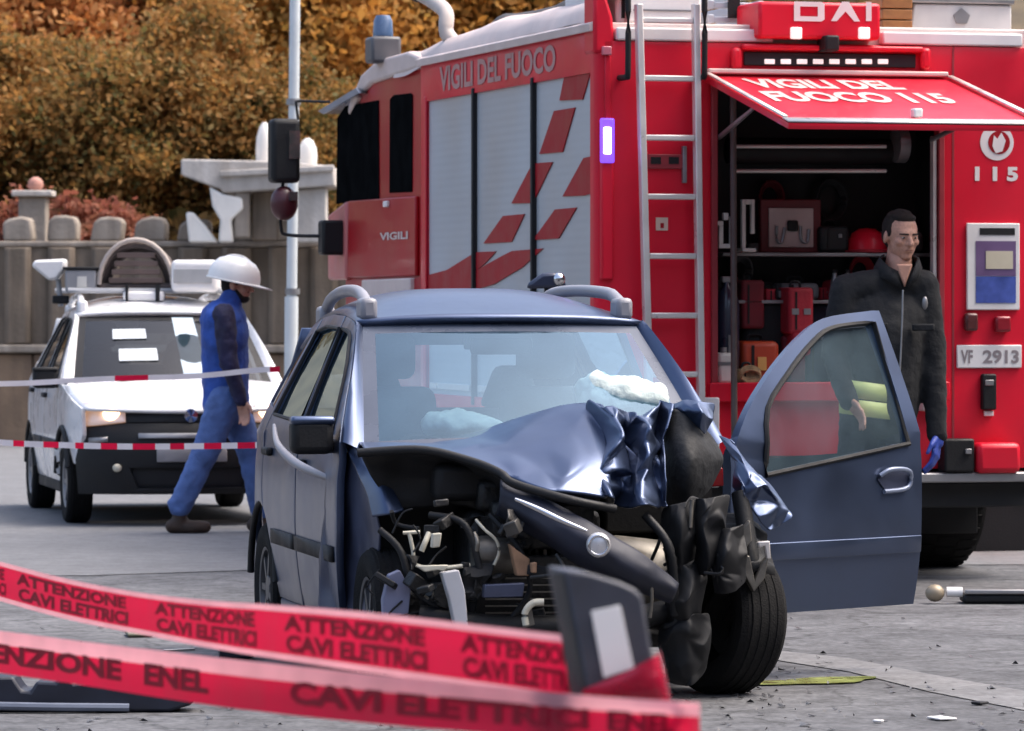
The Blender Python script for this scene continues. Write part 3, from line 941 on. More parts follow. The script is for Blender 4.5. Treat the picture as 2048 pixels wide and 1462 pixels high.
# slot with a row of small lamps
rbox('light_slot', 1488, 103, 1832, 136, -0.016, -0.003, m_dark)
for i in range(8):
    px = 1540 + i * 32.4
    rbox('slot_lamp', px - 10, 118, px + 10, 128, -0.028, -0.014, MATS['white_lens'], fe, 0.003)
obj('slot_hood', MB().box(rr(1480, 100).x, rr(1840, 100).x, -0.06, -0.001, rr(1480, 100).z, rr(1480, 100).z + 0.03), m_red, fe, bevel=0.01)
obj('slot_sill', MB().box(rr(1480, 140).x, rr(1840, 140).x, -0.04, -0.001, rr(1480, 146).z, rr(1480, 137).z), m_red, fe, bevel=0.01)
for px in (1470, 1847):
    a = rr(px, 118)
    obj('bracket', MB().box(a.x - 0.03, a.x + 0.03, -0.05, -0.001, a.z - 0.06, a.z + 0.06), m_red, fe, bevel=0.02)
for p0 in (1906,):
    a, b = rr(p0, 90), rr(p0, 935)
    obj('panel_seam', MB().box(a.x - 0.006, a.x + 0.006, -0.0035, -0.001, b.z, a.z), m_rim, fe)

# tailgate flap swung out over the opening
fl = sub('flap', fe)
hx0, hx1 = 0.61, 2.06
hz_ = 2.785
d_, dz = 1.42, 0.315
def fp(u, v, h=0.0):
    return (hx0 + (hx1 - hx0) * u, -0.03 - d_ * v - h * dz * 0.8, hz_ - dz * v + h * d_ * 0.8)
g = panel([(0, 0), (1, 0), (1, 1), (0, 1)], [], lambda u, v: fp(u, v), 0.2)
obj('flap_skin', MB().geo(g), m_red, fl, solid=0.03, bevel=0.006, out=(0, -0.3, 1))
obj('hinge_bar', MB().box(hx0 + 0.02, hx1 - 0.03, -0.055, -0.002, hz_ + 0.012, hz_ + 0.04), m_trim, fl, bevel=0.008)
mb = MB()
for (u0, v0, u1, v1) in ((0, 0.93, 1, 1.0), (0.0, 0.0, 0.02, 0.93), (0.975, 0.0, 1.0, 0.93)):
    pts = [fp(u0, v0, 0.012), fp(u1, v0, 0.012), fp(u1, v1, 0.012), fp(u0, v1, 0.012)]
    mb.add(pts, [(0, 1, 2, 3)])
obj('edge_strip', mb, m_alu, fl, solid=0.008)
a = fp(0.52, 0.90, 0.03)
obj('latch', MB().obox(a, (0.05, 0.07, 0.05)), m_white, fl, bevel=0.01)
for i, (s, v0, v1) in enumerate((('VIGILI DEL', 0.27, 0.07), ('FUOCO 115', 0.56, 0.34))):
    u0, u1 = (0.12, 0.72) if i == 0 else (0.10, 0.82)
    lettering(fl, mat('faded_lettering', (0.72, 0.45, 0.43), 0.5), s, lambda p: fp(u0 + (u1 - u0) * p.x, v0 + (v1 - v0) * p.y, 0.004), 0.04)
for u in (0.03, 0.97):
    s0, s1 = Vector(fp(u, 0.55, -0.02)), Vector((hx0 + (hx1 - hx0) * u + (0.06 if u < 0.5 else -0.06), 0.02, 2.45))
    obj('gas_strut', MB().tube([s0, (s0 + s1) / 2, s1], [0.009, 0.014, 0.014], 8), m_grey, fl)

# right rear column: emblem, number, notice board, plate, lamps, bumper
m_notice = mat('notice_paper', (0.16, 0.10, 0.22), 0.4, var=0.1)
a = rr(1994, 285, -0.004)
obj('emblem', MB().lathe([(0.001, -0.004), (0.10, -0.004), (0.10, -0.001), (0.001, -0.001)], (a.x, 0, a.z), 'y', 28), m_letter, fe)
obj('emblem_mark', MB().lathe([(0.001, -0.007), (0.065, -0.007), (0.065, -0.0045), (0.001, -0.0045)], (a.x + 0.012, 0, a.z), 'y', 20), m_redflat, fe)
obj('emblem_mark', MB().prism([(a.x - 0.01, a.z - 0.06), (a.x + 0.03, a.z - 0.05), (a.x + 0.05, a.z + 0.01), (a.x + 0.025, a.z + 0.055), (a.x + 0.0, a.z + 0.02), (a.x - 0.02, a.z + 0.04), (a.x - 0.03, a.z - 0.02)], 'y', -0.010, -0.0075), m_letter, fe)
a, b = rr(1950, 362, -0.004), rr(2036, 334, -0.004)
lettering(fe, m_letter, '1 1 5', lambda p: (a.x + (b.x - a.x) * p.x, -0.004, a.z + (b.z - a.z) * p.y), 0.05)
nb = rbox('notice_board', 1934, 446, 2040, 620, -0.022, -0.002, m_white)
rbox('notice_poster', 1952, 482, 2032, 552, -0.026, -0.0225, m_notice, nb, 0)
rbox('notice_poster', 1952, 553, 2032, 606, -0.026, -0.0225, mat('blue_poster', (0.06, 0.10, 0.38), 0.4, var=0.3, scale=14), nb, 0)
rbox('notice_poster', 1972, 502, 2026, 538, -0.030, -0.0265, mat('cream_card', (0.6, 0.55, 0.42), 0.5), nb, 0)
rbox('notice_slot', 1960, 456, 2030, 470, -0.026, -0.0225, m_black, nb, 0)
rbox('clearance_lamp', 1932, 626, 1958, 662, -0.05, -0.002, mat('brown_lens', (0.10, 0.03, 0.03), 0.3), fe, 0.015)
rbox('clearance_lamp', 1992, 632, 2024, 664, -0.05, -0.002, mat('dark_red_lens', (0.25, 0.01, 0.02), 0.25), fe, 0.015)
pl = rbox('number_plate', 1914, 690, 2044, 736, -0.016, -0.002, m_white)
for s, p0, p1 in (('VF', 1922, 1946), ('29', 1966, 2004), ('13', 2010, 2038)):
    a, b = rr(p0, 727, -0.02), rr(p1, 700, -0.02)
    lettering(pl, mat('plate_ink', (0.25, 0.22, 0.23), 0.5), s, lambda p: (a.x + (b.x - a.x) * p.x, -0.0185, a.z + (b.z - a.z) * p.y), 0.03)
rbox('tail_lamp', 1966, 748, 1994, 820, -0.05, -0.002, m_black, fe, 0.01)
rbox('lamp_lens', 1971, 760, 1988, 771, -0.058, -0.049, m_grey, fe, 0.003)
rbox('lamp_lens', 1969, 822, 1988, 832, -0.02, -0.002, m_letter, fe, 0.003)
rbox('lower_skirt', 1440, 790, 1895, 935, 0.01, 0.06, m_red)
rbox('bumper_corner', 1956, 886, 2044, 946, -0.14, 0.0, m_red, fe, 0.03)
rbox('tow_block', 1890, 878, 1950, 944, -0.12, 0.0, m_black, fe, 0.012)
rbox('tow_pin', 1932, 898, 1944, 908, -0.14, -0.121, m_grey, fe, 0.003)
rbox('white_step', 1400, 795, 1440, 975, -0.06, 0.0, m_white, fe, 0.01)
rbox('pale_bracket', 1846, 786, 1892, 822, -0.10, 0.0, m_trim, fe, 0.01)
obj('rear_step', MB().box(0.25, 2.6, -0.10, 0.35, 0.545, 0.60), m_grey, fe, bevel=0.01)
obj('rear_underrun', MB().box(0.3, 2.6, 0.05, 0.2, 0.40, 0.54), m_dark, fe, bevel=0.01)
obj('chassis', MB().box(0.65, 1.85, 0.0, 5.6, 0.48, 0.70), m_dark, fe)
obj('underfloor', MB().box(0.05, TW - 0.05, 0.06, BL, 0.60, 0.66), m_dark, fe)
obj('body_core', MB().box(0.06, TW - 0.06, 0.80, BL, 0.66, 2.93), m_dark, fe)

# strobe on the left corner
st = rbox('strobe_housing', 1203, 240, 1228, 560, -0.03, 0.03, m_red, fe, 0.012)
m_strobe = mat('lit_strobe_lens', (0.3, 0.3, 0.9), 0.2, emit=(0.50, 0.46, 1.0), estr=4.0)
rbox('strobe_halo', 1201, 236, 1230, 326, -0.05, -0.03, mat('violet_halo', (0.10, 0.05, 0.5), 0.3, emit=(0.20, 0.07, 1.0), estr=0.6), fe, 0.014)  # glowing cover added to draw the strobe's halo of light
rbox('strobe_lens', 1208, 254, 1223, 308, -0.062, -0.05, m_strobe, fe, 0.006)
rbox('strobe_lens', 1206, 92, 1224, 110, -0.04, -0.004, mat('pink_lens', (0.7, 0.2, 0.25), 0.3), fe, 0.006)
rbox('corner_rib', 1210, 110, 1222, 240, -0.016, 0.03, m_red, fe, 0.006)

# panel behind the ladder: handle box and sticker
rbox('handle_plate', 1297, 308, 1372, 338, -0.02, -0.002, m_rim, fe, 0.004)
for p0, p1 in ((1302, 1322), (1338, 1358)):
    rbox('latch_pocket', p0, 314, p1, 328, -0.024, -0.0205, m_black, fe, 0)
rbox('latch_bar', 1366, 292, 1374, 366, -0.03, -0.002, m_grey, fe, 0.003)
sk = rbox('sticker', 1312, 435, 1336, 461, -0.006, -0.002, mat('cream_sticker', (0.72, 0.55, 0.45), 0.5), fe, 0)
rbox('sticker_mark', 1321, 446, 1328, 456, -0.0085, -0.0062, m_redflat, sk, 0)

# cab
m_cabred = mat('cab_red_paint', (0.40, 0.006, 0.012), 0.4, coat=0.12, spec=0.3, var=0.08, scale=1.5, dirt=0.12, dirtcol=(0.2, 0.05, 0.05))
cabp = [(BL + 0.03, 0.55), (BL + 0.03, 3.06), (4.2, 3.11), (5.0, 3.10), (5.45, 3.02), (5.75, 2.85), (5.95, 2.45), (6.06, 1.75), (6.08, 0.55)]
obj('cab_shell', MB().prism(cabp, 'x', 0.03, TW - 0.03), m_cabred, fe, bevel=0.07, seg=4)
rf = [(BL + 0.03, 3.02), (BL + 0.03, 3.085), (4.2, 3.14), (5.0, 3.13), (5.45, 3.055), (5.8, 2.87), (5.86, 2.80), (5.6, 2.90), (5.2, 2.98)]
obj('cab_roof', MB().prism(rf, 'x', 0.0, TW), m_trim, fe, bevel=0.025, seg=3)
w1 = [(5.98, 1.95), (5.87, 2.62), (5.76, 2.72), (5.02, 2.72), (4.98, 1.95)]
def cabwin(pts, name='side_window'):
    mb = MB().prism(pts, 'x', 0.022, 0.035)
    return obj(name, mb, mat('cab_window_glass', (0.006, 0.0065, 0.007), 0.35, spec=0.0, var=0.3, rvar=0.0), fe, bevel=0.006)
P = lambda px, py: (lambda q: (q.y, q.z))(sd_(px, py, 0.022))
cabwin([P(672, 408), P(674, 235), P(690, 212), P(756, 200), P(757, 400)])
cabwin([P(778, 386), P(779, 198), P(786, 190), P(820, 186), P(824, 190), P(823, 384)])
dr = obj('cab_door', MB().prism([P(702, 402), P(836, 392), P(836, 552), P(700, 556)], 'x', 0.002, 0.03), m_cabred, fe, bevel=0.01)
q0, q1 = sd_(760, 481), sd_(816, 462)
lettering(dr, m_trim, 'VIGILI', lambda p: (-0.002, q0.y + (q1.y - q0.y) * p.x, q0.z + (q1.z - q0.z) * p.y), 0.03)
q0 = sd_(775, 408)
obj('handle', MB().box(-0.02, 0.002, q0.y - 0.05, q0.y + 0.05, q0.z - 0.02, q0.z + 0.02), m_letter, dr, bevel=0.006)
obj('cab_nose', MB().prism([P(664, 430), P(700, 402), P(700, 560), P(664, 560)], 'x', -0.01, 0.04), mat('faded_cab_red', (0.55, 0.16, 0.15), 0.45, var=0.1), fe, bevel=0.02)
obj('cab_step', MB().prism([P(735, 560), P(832, 556), P(832, 600), P(735, 604)], 'x', -0.02, 0.06), m_trim, fe, bevel=0.01)
obj('windscreen', MB().prism([(6.07, 1.75), (6.09, 1.75), (5.97, 2.5), (5.95, 2.5)], 'x', 0.15, TW - 0.15), MATS['cab_window_glass'], fe)
# sun visor
v0 = [sd_(px, py, -0.02) for px, py in ((640, 222), (716, 176), (722, 186), (650, 228))]
obj('sun_visor', MB().prism([(p.y, p.z) for p in v0], 'x', -0.02, TW), glass('visor_tint', (0.25, 0.28, 0.33), 1.0), fe)
obj('visor_edge', MB().prism([(p.y, p.z) for p in v0], 'x', -0.035, -0.021), mat('blue_grey_trim', (0.22, 0.24, 0.29), 0.4), fe)
# mirrors on their arms
my = 6.10
mir = sub('mirror', fe)
def mp(px, py, y=my):
    return rr(px, py, y)
a, b = mp(540, 366), mp(598, 238)
obj('mirror_housing', MB().box(a.x, b.x, my - 0.06, my + 0.10, a.z, b.z), m_black, mir, bevel=0.035, seg=3)
a, b = mp(574, 318), mp(596, 262)
obj('mirror_glass', MB().box(a.x, b.x, my - 0.068, my - 0.0605, a.z, b.z), mat('mirror_silver', (0.55, 0.55, 0.53), 0.08, metal=0.9), mir)
a, b = mp(540, 442), mp(596, 372)
obj('mirror_housing', MB().ell(((a.x + b.x) / 2, my, (a.z + b.z) / 2), ((b.x - a.x) / 2, 0.08, (b.z - a.z) / 2), 16), mat('dark_red_plastic', (0.07, 0.015, 0.02), 0.35), mir, angle=80)
a, b = mp(574, 402), mp(590, 384)
obj('mirror_glass', MB().box(a.x, b.x, my - 0.085, my - 0.07, a.z, b.z), MATS['mirror_silver'], mir)
obj('mirror_arm', MB().tube([mp(590, 204), mp(600, 202), mp(660, 204, 5.98)], 0.009, 8), m_black, mir)
obj('mirror_arm', MB().tube([mp(596, 240), mp(592, 204)], 0.009, 8), m_black, mir)
obj('mirror_arm', MB().tube(curve([mp(566, 366), mp(562, 400), mp(562, 455), mp(576, 470), mp(655, 472, 5.98)], 14), 0.012, 8), m_black, mir)
rbox('arm_foot', 645, 440, 690, 510, 5.9, 6.05, m_black, fe, 0.02)

# beacon on the cab roof
a = hit(TM, 766, 90, 1, 4.9)
bc = obj('beacon_base', MB().box(a.x - 0.10, a.x + 0.10, 4.8, 5.0, 3.10, 3.27), mat('dark_grey_base', (0.10, 0.10, 0.11), 0.5), fe, bevel=0.02)
m_beacon = mat('blue_lens', (0.07, 0.12, 0.22), 0.25, coat=0.5, var=0.1)
obj('beacon', MB().lathe([(0.001, 0), (0.068, 0), (0.062, 0.10), (0.045, 0.135), (0.001, 0.14)], (a.x, 4.9, 3.275), n=18), m_beacon, fe, angle=50)

# wheels
def wheel(parent, c, r, w, side, rimmat, n=36, rimr=0.62, spokes=7, blocks=True):
    """tyre with tread blocks and a dished rim; side = -1 when the outside faces -x"""
    wo = bpy.data.objects.new('wheel', None); C.objects.link(wo); wo.parent = parent; wo.location = c
    h = w / 2
    prof = [(r * rimr, -h * 0.8), (r * 0.80, -h), (r * 0.93, -h * 0.95), (r * 0.985, -h * 0.75), (r, -h * 0.4), (r, h * 0.4), (r * 0.985, h * 0.75), (r * 0.93, h * 0.95), (r * 0.80, h), (r * rimr, h * 0.8), (r * rimr, -h * 0.8)]
    ty = MB().lathe(prof, axis='x', n=n)
    if not blocks:
        for q in (-0.52, -0.18, 0.18, 0.52):
            ty.lathe([(r * 0.99, q * h - h * 0.12), (r * 1.012, q * h - h * 0.10), (r * 1.012, q * h + h * 0.10), (r * 0.99, q * h + h * 0.12)], axis='x', n=n)
    for k in range(n if blocks else 0):
        an = 2 * math.pi * k / n
        for q in (-0.5, 0.0, 0.5):
            cc = Vector((q * w * 0.55, math.cos(an + q * 0.1) * r * 0.995, math.sin(an + q * 0.1) * r * 0.995))
            ty.obox(cc, (w * 0.24, r * 0.10, r * 0.03), Matrix.Rotation(an + q * 0.1 - math.pi / 2, 4, 'X'))
    obj('tyre', ty, m_rubber, wo, angle=30)
    s = side
    rm = MB().lathe([(r * rimr, s * h * 0.85), (r * rimr * 0.93, s * h * 0.80), (r * rimr * 0.88, s * h * 0.35), (r * rimr * 0.35, s * h * 0.55), (r * rimr * 0.30, s * h * 0.75), (0.001, s * h * 0.78)], axis='x', n=n)
    for k in range(spokes):
        an = 2 * math.pi * k / spokes
        rm.obox((s * h * 0.6, math.cos(an) * r * rimr * 0.6, math.sin(an) * r * rimr * 0.6), (h * 0.3, r * rimr * 0.55, r * 0.10), Matrix.Rotation(an, 4, 'X'))
    obj('rim', rm, rimmat, wo, angle=30)
    return wo
for x, y, s in ((0.30, 1.30, -1), (2.40, 1.30, 1), (0.30, 5.0, -1), (2.40, 5.0, 1)):
    wheel(fe, (x, y, 0.48), 0.48, 0.46 if y < 2 else 0.30, s, m_grey)
for x in (0.22, 1.95):
    obj('mudflap', MB().box(x, x + 0.55, 0.70, 0.72, 0.22, 0.62), m_black, fe, bevel=0.01)
a, b = hit(TM, 1946, 1136, 1, 2.6), hit(TM, 2075, 955, 1, 2.6)
obj('side_locker', MB().box(a.x, b.x, 2.6, 3.5, a.z, b.z), m_black, fe, bevel=0.02)
a, b = hit(TM, 1984, 1176, 1, 3.0), hit(TM, 2030, 1130, 1, 3.0)
obj('stay', MB().box(a.x, b.x, 3.0, 3.1, max(0.004, a.z), b.z), m_black, fe)
obj('wheel_arch', MB().box(2.1, 2.66, 0.74, 1.9, 0.60, 0.98), m_dark, fe)
obj('wheel_arch', MB().box(0.04, 0.62, 0.72, 1.9, 0.60, 0.98), m_dark, fe)
obj('axle', MB().tube([(0.3, 1.3, 0.48), (2.2, 1.3, 0.48)], 0.08, 10), m_dark, fe)

# ---- ladder hung on the rear
ld = thing('ladder', 'pale aluminium ladder standing upright against the rear of the fire engine', 'ladder', TM)
yl = -0.115
s0a, s0b = rr(1277, 8, yl), rr(1299, 830, yl)
s1a, s1b = rr(1391, 8, yl), rr(1402, 830, yl)
for a, b in ((s0a, s0b), (s1a, s1b)):
    d = b - a
    b2 = a + d * 1.22
    mb = MB()
    q = [(-0.018, -0.03), (0.018, -0.03), (0.018, 0.03), (-0.018, 0.03)]
    mb.add([(a.x + u, yl + w, a.z) for u, w in q] + [(b2.x + u, yl + w, b2.z) for u, w in q], [(0, 1, 2, 3), (7, 6, 5, 4), (0, 4, 5, 1), (1, 5, 6, 2), (2, 6, 7, 3), (3, 7, 4, 0)])
    obj('stile', mb, m_alu, ld, bevel=0.006)
for py in (40, 156, 275, 393, 512, 631, 749, 868, 984):
    t = (py - 8) / 822.0
    a, b = s0a.lerp(s0b, t), s1a.lerp(s1b, t)
    obj('rung', MB().box(a.x + 0.018, b.x - 0.018, yl - 0.018, yl + 0.018, a.z - 0.016, a.z + 0.016), m_alu, ld, bevel=0.007)
for px, lab in ((1256, 'left'), (1409, 'right')):
    a, b = rr(px, -30, -0.16), rr(px, 138, -0.16)
    obj('strap', MB().tube(curve([(a.x, 0.12, a.z + 0.02), (a.x, -0.12, a.z + 0.01), (a.x, -0.16, a.z - 0.06), b, (b.x, -0.13, b.z - 0.04), (b.x, -0.002, b.z - 0.04)], 20), 0.017, 8), m_black, fe, angle=80)

# ---- dark pole leaning in front of the opening
a, b = rr(1466, 168, -0.03), rr(1468, 700, -0.10)
po = thing('pole', 'thin dark brown pole standing upright in front of the open rear compartment', 'pole', TM)
m_brown = mat('brown_pole', (0.09, 0.065, 0.06), 0.5, var=0.2)
d = (b - a) / (a.z - b.z)
e = a + d * (a.z - 0.0)
obj('shaft', MB().tube([a, e], 0.018, 10), m_brown, po, angle=80)
obj('foot', MB().tube([e + Vector((0, 0, 0.06)), e], [0.024, 0.028], 10), m_black, po)

# ---- load on the roof
def load(name, label, cat, px0, py0, px1, py1, y0, y1, m, zb=None, bevel=0.02):
    a, b = rr(px0, py0, y0), rr(px1, py1, y0)
    zb = 3.076 if zb is None else zb
    t = thing(name, label, cat, TM @ Matrix.Translation(((a.x + b.x) / 2, y0, zb)))
    w = abs(b.x - a.x) / 2
    return t, w, max(a.z, b.z) - zb, y1 - y0
t, w, h, d = load('storage_box', 'white storage box on the roof behind the top of the ladder', 'box', 1232, -40, 1404, 60, 0.18, 1.2, m_white)
obj('box_body', MB().box(-w, w, 0, d, 0, h), m_white, t, bevel=0.02)
obj('lid', MB().box(-w - 0.01, w + 0.01, -0.01, d + 0.01, h + 0.002, h + 0.05), m_white, t, bevel=0.012)
obj('lid_groove', MB().box(-w + 0.1, w - 0.02, -0.008, -0.001, h * 0.30, h * 0.34), m_grey, t)
obj('strap', MB().box(-w + 0.03, -w + 0.075, -0.012, -0.001, 0.03, h), m_black, t)
t, w, h, d = load('folded_ladder', 'pale blue-grey folded ladder lying on the roof left of the red sign', 'ladder', 1422, 0, 1522, 60, 0.32, 2.6, m_alu)
for zz in (0.05, 0.13, 0.21):
    for xx in (-w, w):
        obj('rail', MB().box(xx - 0.02, xx + 0.02, 0, d, zz - 0.03, zz + 0.02), mat('blue_grey_metal', (0.45, 0.48, 0.54), 0.4, metal=0.3), t, bevel=0.006)
    obj('rung', MB().box(-w + 0.02, w - 0.02, 0.01, 0.05, zz - 0.025, zz + 0.01), MATS['blue_grey_metal'], t, bevel=0.006)
obj('strap', MB().box(-0.05, 0.02, -0.012, -0.002, 0.05, 0.3), m_black, t)
for i, yy in enumerate((0.0, 0.061, 0.122)):
    a = rr(1795, 40, 0.34)
    t = obj('plank', MB().box(-0.09, 0.09, 0, 2.4, 0, 0.055), mat('brown_timber', (0.30, 0.13, 0.04), 0.7, var=0.35, scale=9), None, bevel=0.005)
    t.matrix_world = TM @ Matrix.Translation((a.x, 0.34, 3.077 + yy * 1.02))
    tag(t, ('bottom', 'middle', 'top')[i] + ' brown timber plank of the pile right of the red roof sign', 'plank', 'timber planks on the fire engine roof')
t, w, h, d = load('grey_chest', 'grey equipment chest on the roof at the right of the planks', 'chest', 1820, 6, 2024, 62, 0.40, 2.2, m_white)
m_chest = mat('light_grey_chest', (0.56, 0.56, 0.55), 0.5, var=0.08)
obj('chest_body', MB().prism([(-w, 0), (w, 0), (w, h), (-w + 0.025, h)], 'y', 0, d), m_chest, t, bevel=0.012)
obj('chest_lid', MB().box(-w, w + 0.01, -0.02, d, h + 0.002, h + 0.035), m_grey, t, bevel=0.008)
obj('hasp', MB().prism([(-0.03, h * 0.3), (0.03, h * 0.3), (0.05, h * 0.6), (0, h * 0.85), (-0.05, h * 0.6)], 'y', -0.012, -0.001), m_grey, t)
# suction hose and rolled cover over the side of the roof
m_hose = mat('beige_hose', (0.50, 0.44, 0.40), 0.6, var=0.12)
hs = thing('suction_hose', 'pale thick hose curving over the front of the fire engine roof', 'hose', TM)
y_h = 3.55
obj('hose_body', MB().tube(curve([rr(835, -16, y_h + 0.35), rr(868, 4, y_h + 0.2), rr(892, 26, y_h), Vector((rr(893, 60, y_h - 0.05).x, y_h - 0.05, 3.22)), Vector((rr(893, 60, y_h - 0.05).x + 0.06, y_h - 0.1, 3.13))], 24), 0.048, 14), m_hose, hs, angle=80)
obj('hose_coupling', MB().tube([rr(826, -20, y_h + 0.4), rr(840, -13, y_h + 0.33)], 0.06, 14), m_black, hs)
rc = thing('rolled_cover', 'dark rolled cover lying along the left of the fire engine roof', 'cover', TM)
obj('roll', MB().tube([(0.36 + 0.02 * math.sin(i * 1.3), 0.5 + i * 0.28, 3.19 + 0.012 * math.sin(i * 2.2)) for i in range(11)], [0.11 + 0.012 * math.sin(i * 1.7) for i in range(11)], 14), mat('dark_tarpaulin', (0.06, 0.055, 0.055), 0.75, var=0.3, bump=0.4, bscale=15), rc, angle=80)

# ---- gear in the rear compartment: each one is a thing of its own
m_redbag = mat('red_bag_cloth', (0.40, 0.02, 0.035), 0.75, var=0.2, bump=0.3, bscale=30)
m_pale = mat('pale_board', (0.50, 0.40, 0.38), 0.6, var=0.12)
m_cream = mat('cream_plastic', (0.62, 0.60, 0.55), 0.5)
SH1, SH2 = rr(1440, 505, 0.35).z, rr(1440, 600, 0.35).z
def gear(name, label, cat, x, y, z):
    return thing(name, label, cat, TM @ Matrix.Translation((x, y, z)))
q = rr(1582, 482, 0.45)
t = gear('tool_board', 'pale tool board in a dark red frame inside the compartment', 'board', q.x, 0.45, SH1 + 0.002)
obj('frame', MB().box(-0.18, 0.18, 0, 0.05, 0, 0.30), mat('oxblood_frame', (0.13, 0.015, 0.02), 0.5), t, bevel=0.008)
obj('board', MB().box(-0.135, 0.13, -0.012, -0.001, 0.03, 0.25), m_pale, t, bevel=0.004)
obj('tool', MB().tube(curve([(-0.09, -0.02, 0.15), (-0.09, -0.02, 0.07), (-0.06, -0.02, 0.06), (-0.045, -0.02, 0.14)], 10), 0.009, 6), m_grey, t)
obj('tool', MB().box(-0.03, 0.035, -0.03, -0.013, 0.12, 0.18), m_black, t, bevel=0.01)
obj('tool', MB().tube(curve([(0.05, -0.02, 0.15), (0.055, -0.02, 0.07), (0.09, -0.02, 0.06), (0.1, -0.02, 0.13)], 10), 0.009, 6), m_grey, t)
q = rr(1496, 450, 0.15)
t = gear('bracket_frame', 'upright cream metal frame beside the dark pole inside the compartment', 'frame', q.x, 0.15, SH1 + 0.002)
t.location.z = (TM @ Vector((0, 0, SH1 + 0.002))).z
fr_ = MB()
for b in ((-0.035, -0.012, 0, 0.03, 0, 0.29), (0.02, 0.04, 0, 0.03, 0.10, 0.29), (-0.012, 0.02, 0, 0.03, 0.262, 0.29), (-0.035, 0.045, -0.01, 0.16, 0.0, 0.02)):
    fr_.box(*b)
obj('frame_bar', fr_, m_cream, t, bevel=0.003)
q = rr(1447, 462, 0.05)
mbk = MB()
for b in ((-0.075, 0.0, 0, 0.03, 0.03, 0.055), (-0.025, 0.0, 0, 0.03, -0.07, 0.03), (-0.025, 0.06, 0, 0.03, -0.095, -0.07), (0.04, 0.06, 0, 0.03, -0.07, 0.08), (0.0, 0.03, 0.0, 0.03, 0.06, 0.10)):
    mbk.box(*b)
o = obj('wall_hook', mbk, m_cream, fe, bevel=0.004)
o.location = (q.x, 0.05, q.z)
q = rr(1455, 600, 0.18)
t = gear('air_cylinder', 'dark navy breathing air cylinder standing at the left of the compartment', 'cylinder', q.x, 0.2, SH2 - 0.30)
obj('cylinder_body', MB().lathe([(0.001, 0), (0.06, 0.0), (0.072, 0.03), (0.072, 0.44), (0.05, 0.50), (0.02, 0.53), (0.02, 0.57), (0.001, 0.57)], n=20), mat('navy_paint', (0.02, 0.025, 0.05), 0.35, coat=0.4), t, angle=50)
obj('valve', MB().box(-0.03, 0.03, -0.02, 0.02, 0.55, 0.585), m_grey, t, bevel=0.006)
obj('label_strip', MB().box(-0.012, 0.018, -0.076, -0.071, 0.10, 0.26), m_grey, t)
t.location = TM @ Vector((q.x, 0.2, OZ0 + 0.004))
t.scale = (1, 1, 1.0)
q = rr(1446, 720, 0.10)
t = gear('canister', 'white plastic canister on the compartment floor in the left corner', 'canister', q.x, 0.09, OZ0 - 0.003)
obj('canister_body', MB().box(-0.045, 0.045, -0.05, 0.05, 0, 0.17), m_cream, t, bevel=0.018)
obj('canister_cap', MB().lathe([(0.02, 0.168), (0.02, 0.20), (0.001, 0.20)], n=12), m_grey, t)
obj('canister_band', MB().box(-0.047, 0.047, -0.052, 0.052, 0.10, 0.12), m_grey, t)
def bag(name, label, px0, py0, px1, py1, y, m, zf, tagpx=None, cat='bag', d=0.22):
    a, b = rr(px0, py1, y), rr(px1, py0, y)
    w, h = (b.x - a.x) / 2, b.z - zf
    t = gear(name, label, cat, (a.x + b.x) / 2, y, zf)
    mb = MB().box(-w, w, 0, d, 0, h)
    obj('bag_body', mb, m, t, bevel=min(w, h) * 0.28, seg=3)
    obj('bag_strap', MB().box(-w * 0.5, -w * 0.35, -0.004, 0.0, h * 0.1, h * 0.9), m_black, t)
    obj('handle', MB().tube(curve([(-w * 0.4, d / 2, h - 0.005), (-w * 0.3, d / 2, h + 0.03), (w * 0.3, d / 2, h + 0.03), (w * 0.4, d / 2, h - 0.005)], 10), 0.008, 6), m_black, t)
    return t, w, h
zf = OZ0 - 0.003
t, w, h = bag('red_bag', 'bright red gear bag with grey reflective tabs at the compartment middle', 1578, 575, 1628, 668, 0.20, m_redbag, zf + 0.27)
for xx in (-0.5, 0.45):
    obj('reflective_tab', MB().box(w * xx - 0.02, w * xx + 0.02, -0.006, 0.001, h * 0.42, h * 0.55), m_grey, t)
obj('bag_tail', MB().box(-w * 0.7, w * 0.8, 0.0, 0.2, -0.12, 0.02), m_redbag, t, bevel=0.02)
t, w, h = bag('dark_red_bag', 'dark red gear bag beside the pole on the compartment shelf', 1484, 560, 1530, 640, 0.30, mat('dark_red_cloth', (0.16, 0.012, 0.02), 0.8, var=0.25), SH2 - 0.16)
t, w, h = bag('red_pouch', 'small red pouch between the two red bags', 1532, 578, 1568, 610, 0.36, m_redbag, SH2 - 0.03)
t, w, h = bag('orange_case', 'orange-red tool case with lit amber label at the compartment floor', 1484, 682, 1560, 745, 0.22, mat('orange_red_plastic', (0.45, 0.05, 0.015), 0.5), zf, cat='case')
a = rr(1524, 712, 0.21)
obj('amber_label', MB().box(-0.02, 0.03, -0.008, -0.001, h * 0.30, h * 0.62), mat('amber_card', (0.75, 0.40, 0.12), 0.4), t)
t, w, h = bag('black_sack', 'large black sack slumped in the middle of the compartment', 1488, 600, 1570, 700, 0.34, mat('black_cloth', (0.012, 0.014, 0.016), 0.85, var=0.3, bump=0.4, bscale=20), zf, cat='sack')
t, w, h = bag('coiled_rope', 'tan rope bundle at the foot of the dark pole', 1478, 738, 1520, 762, 0.08, mat('tan_rope', (0.28, 0.19, 0.10), 0.9, var=0.4, scale=30), zf, cat='rope', d=0.12)
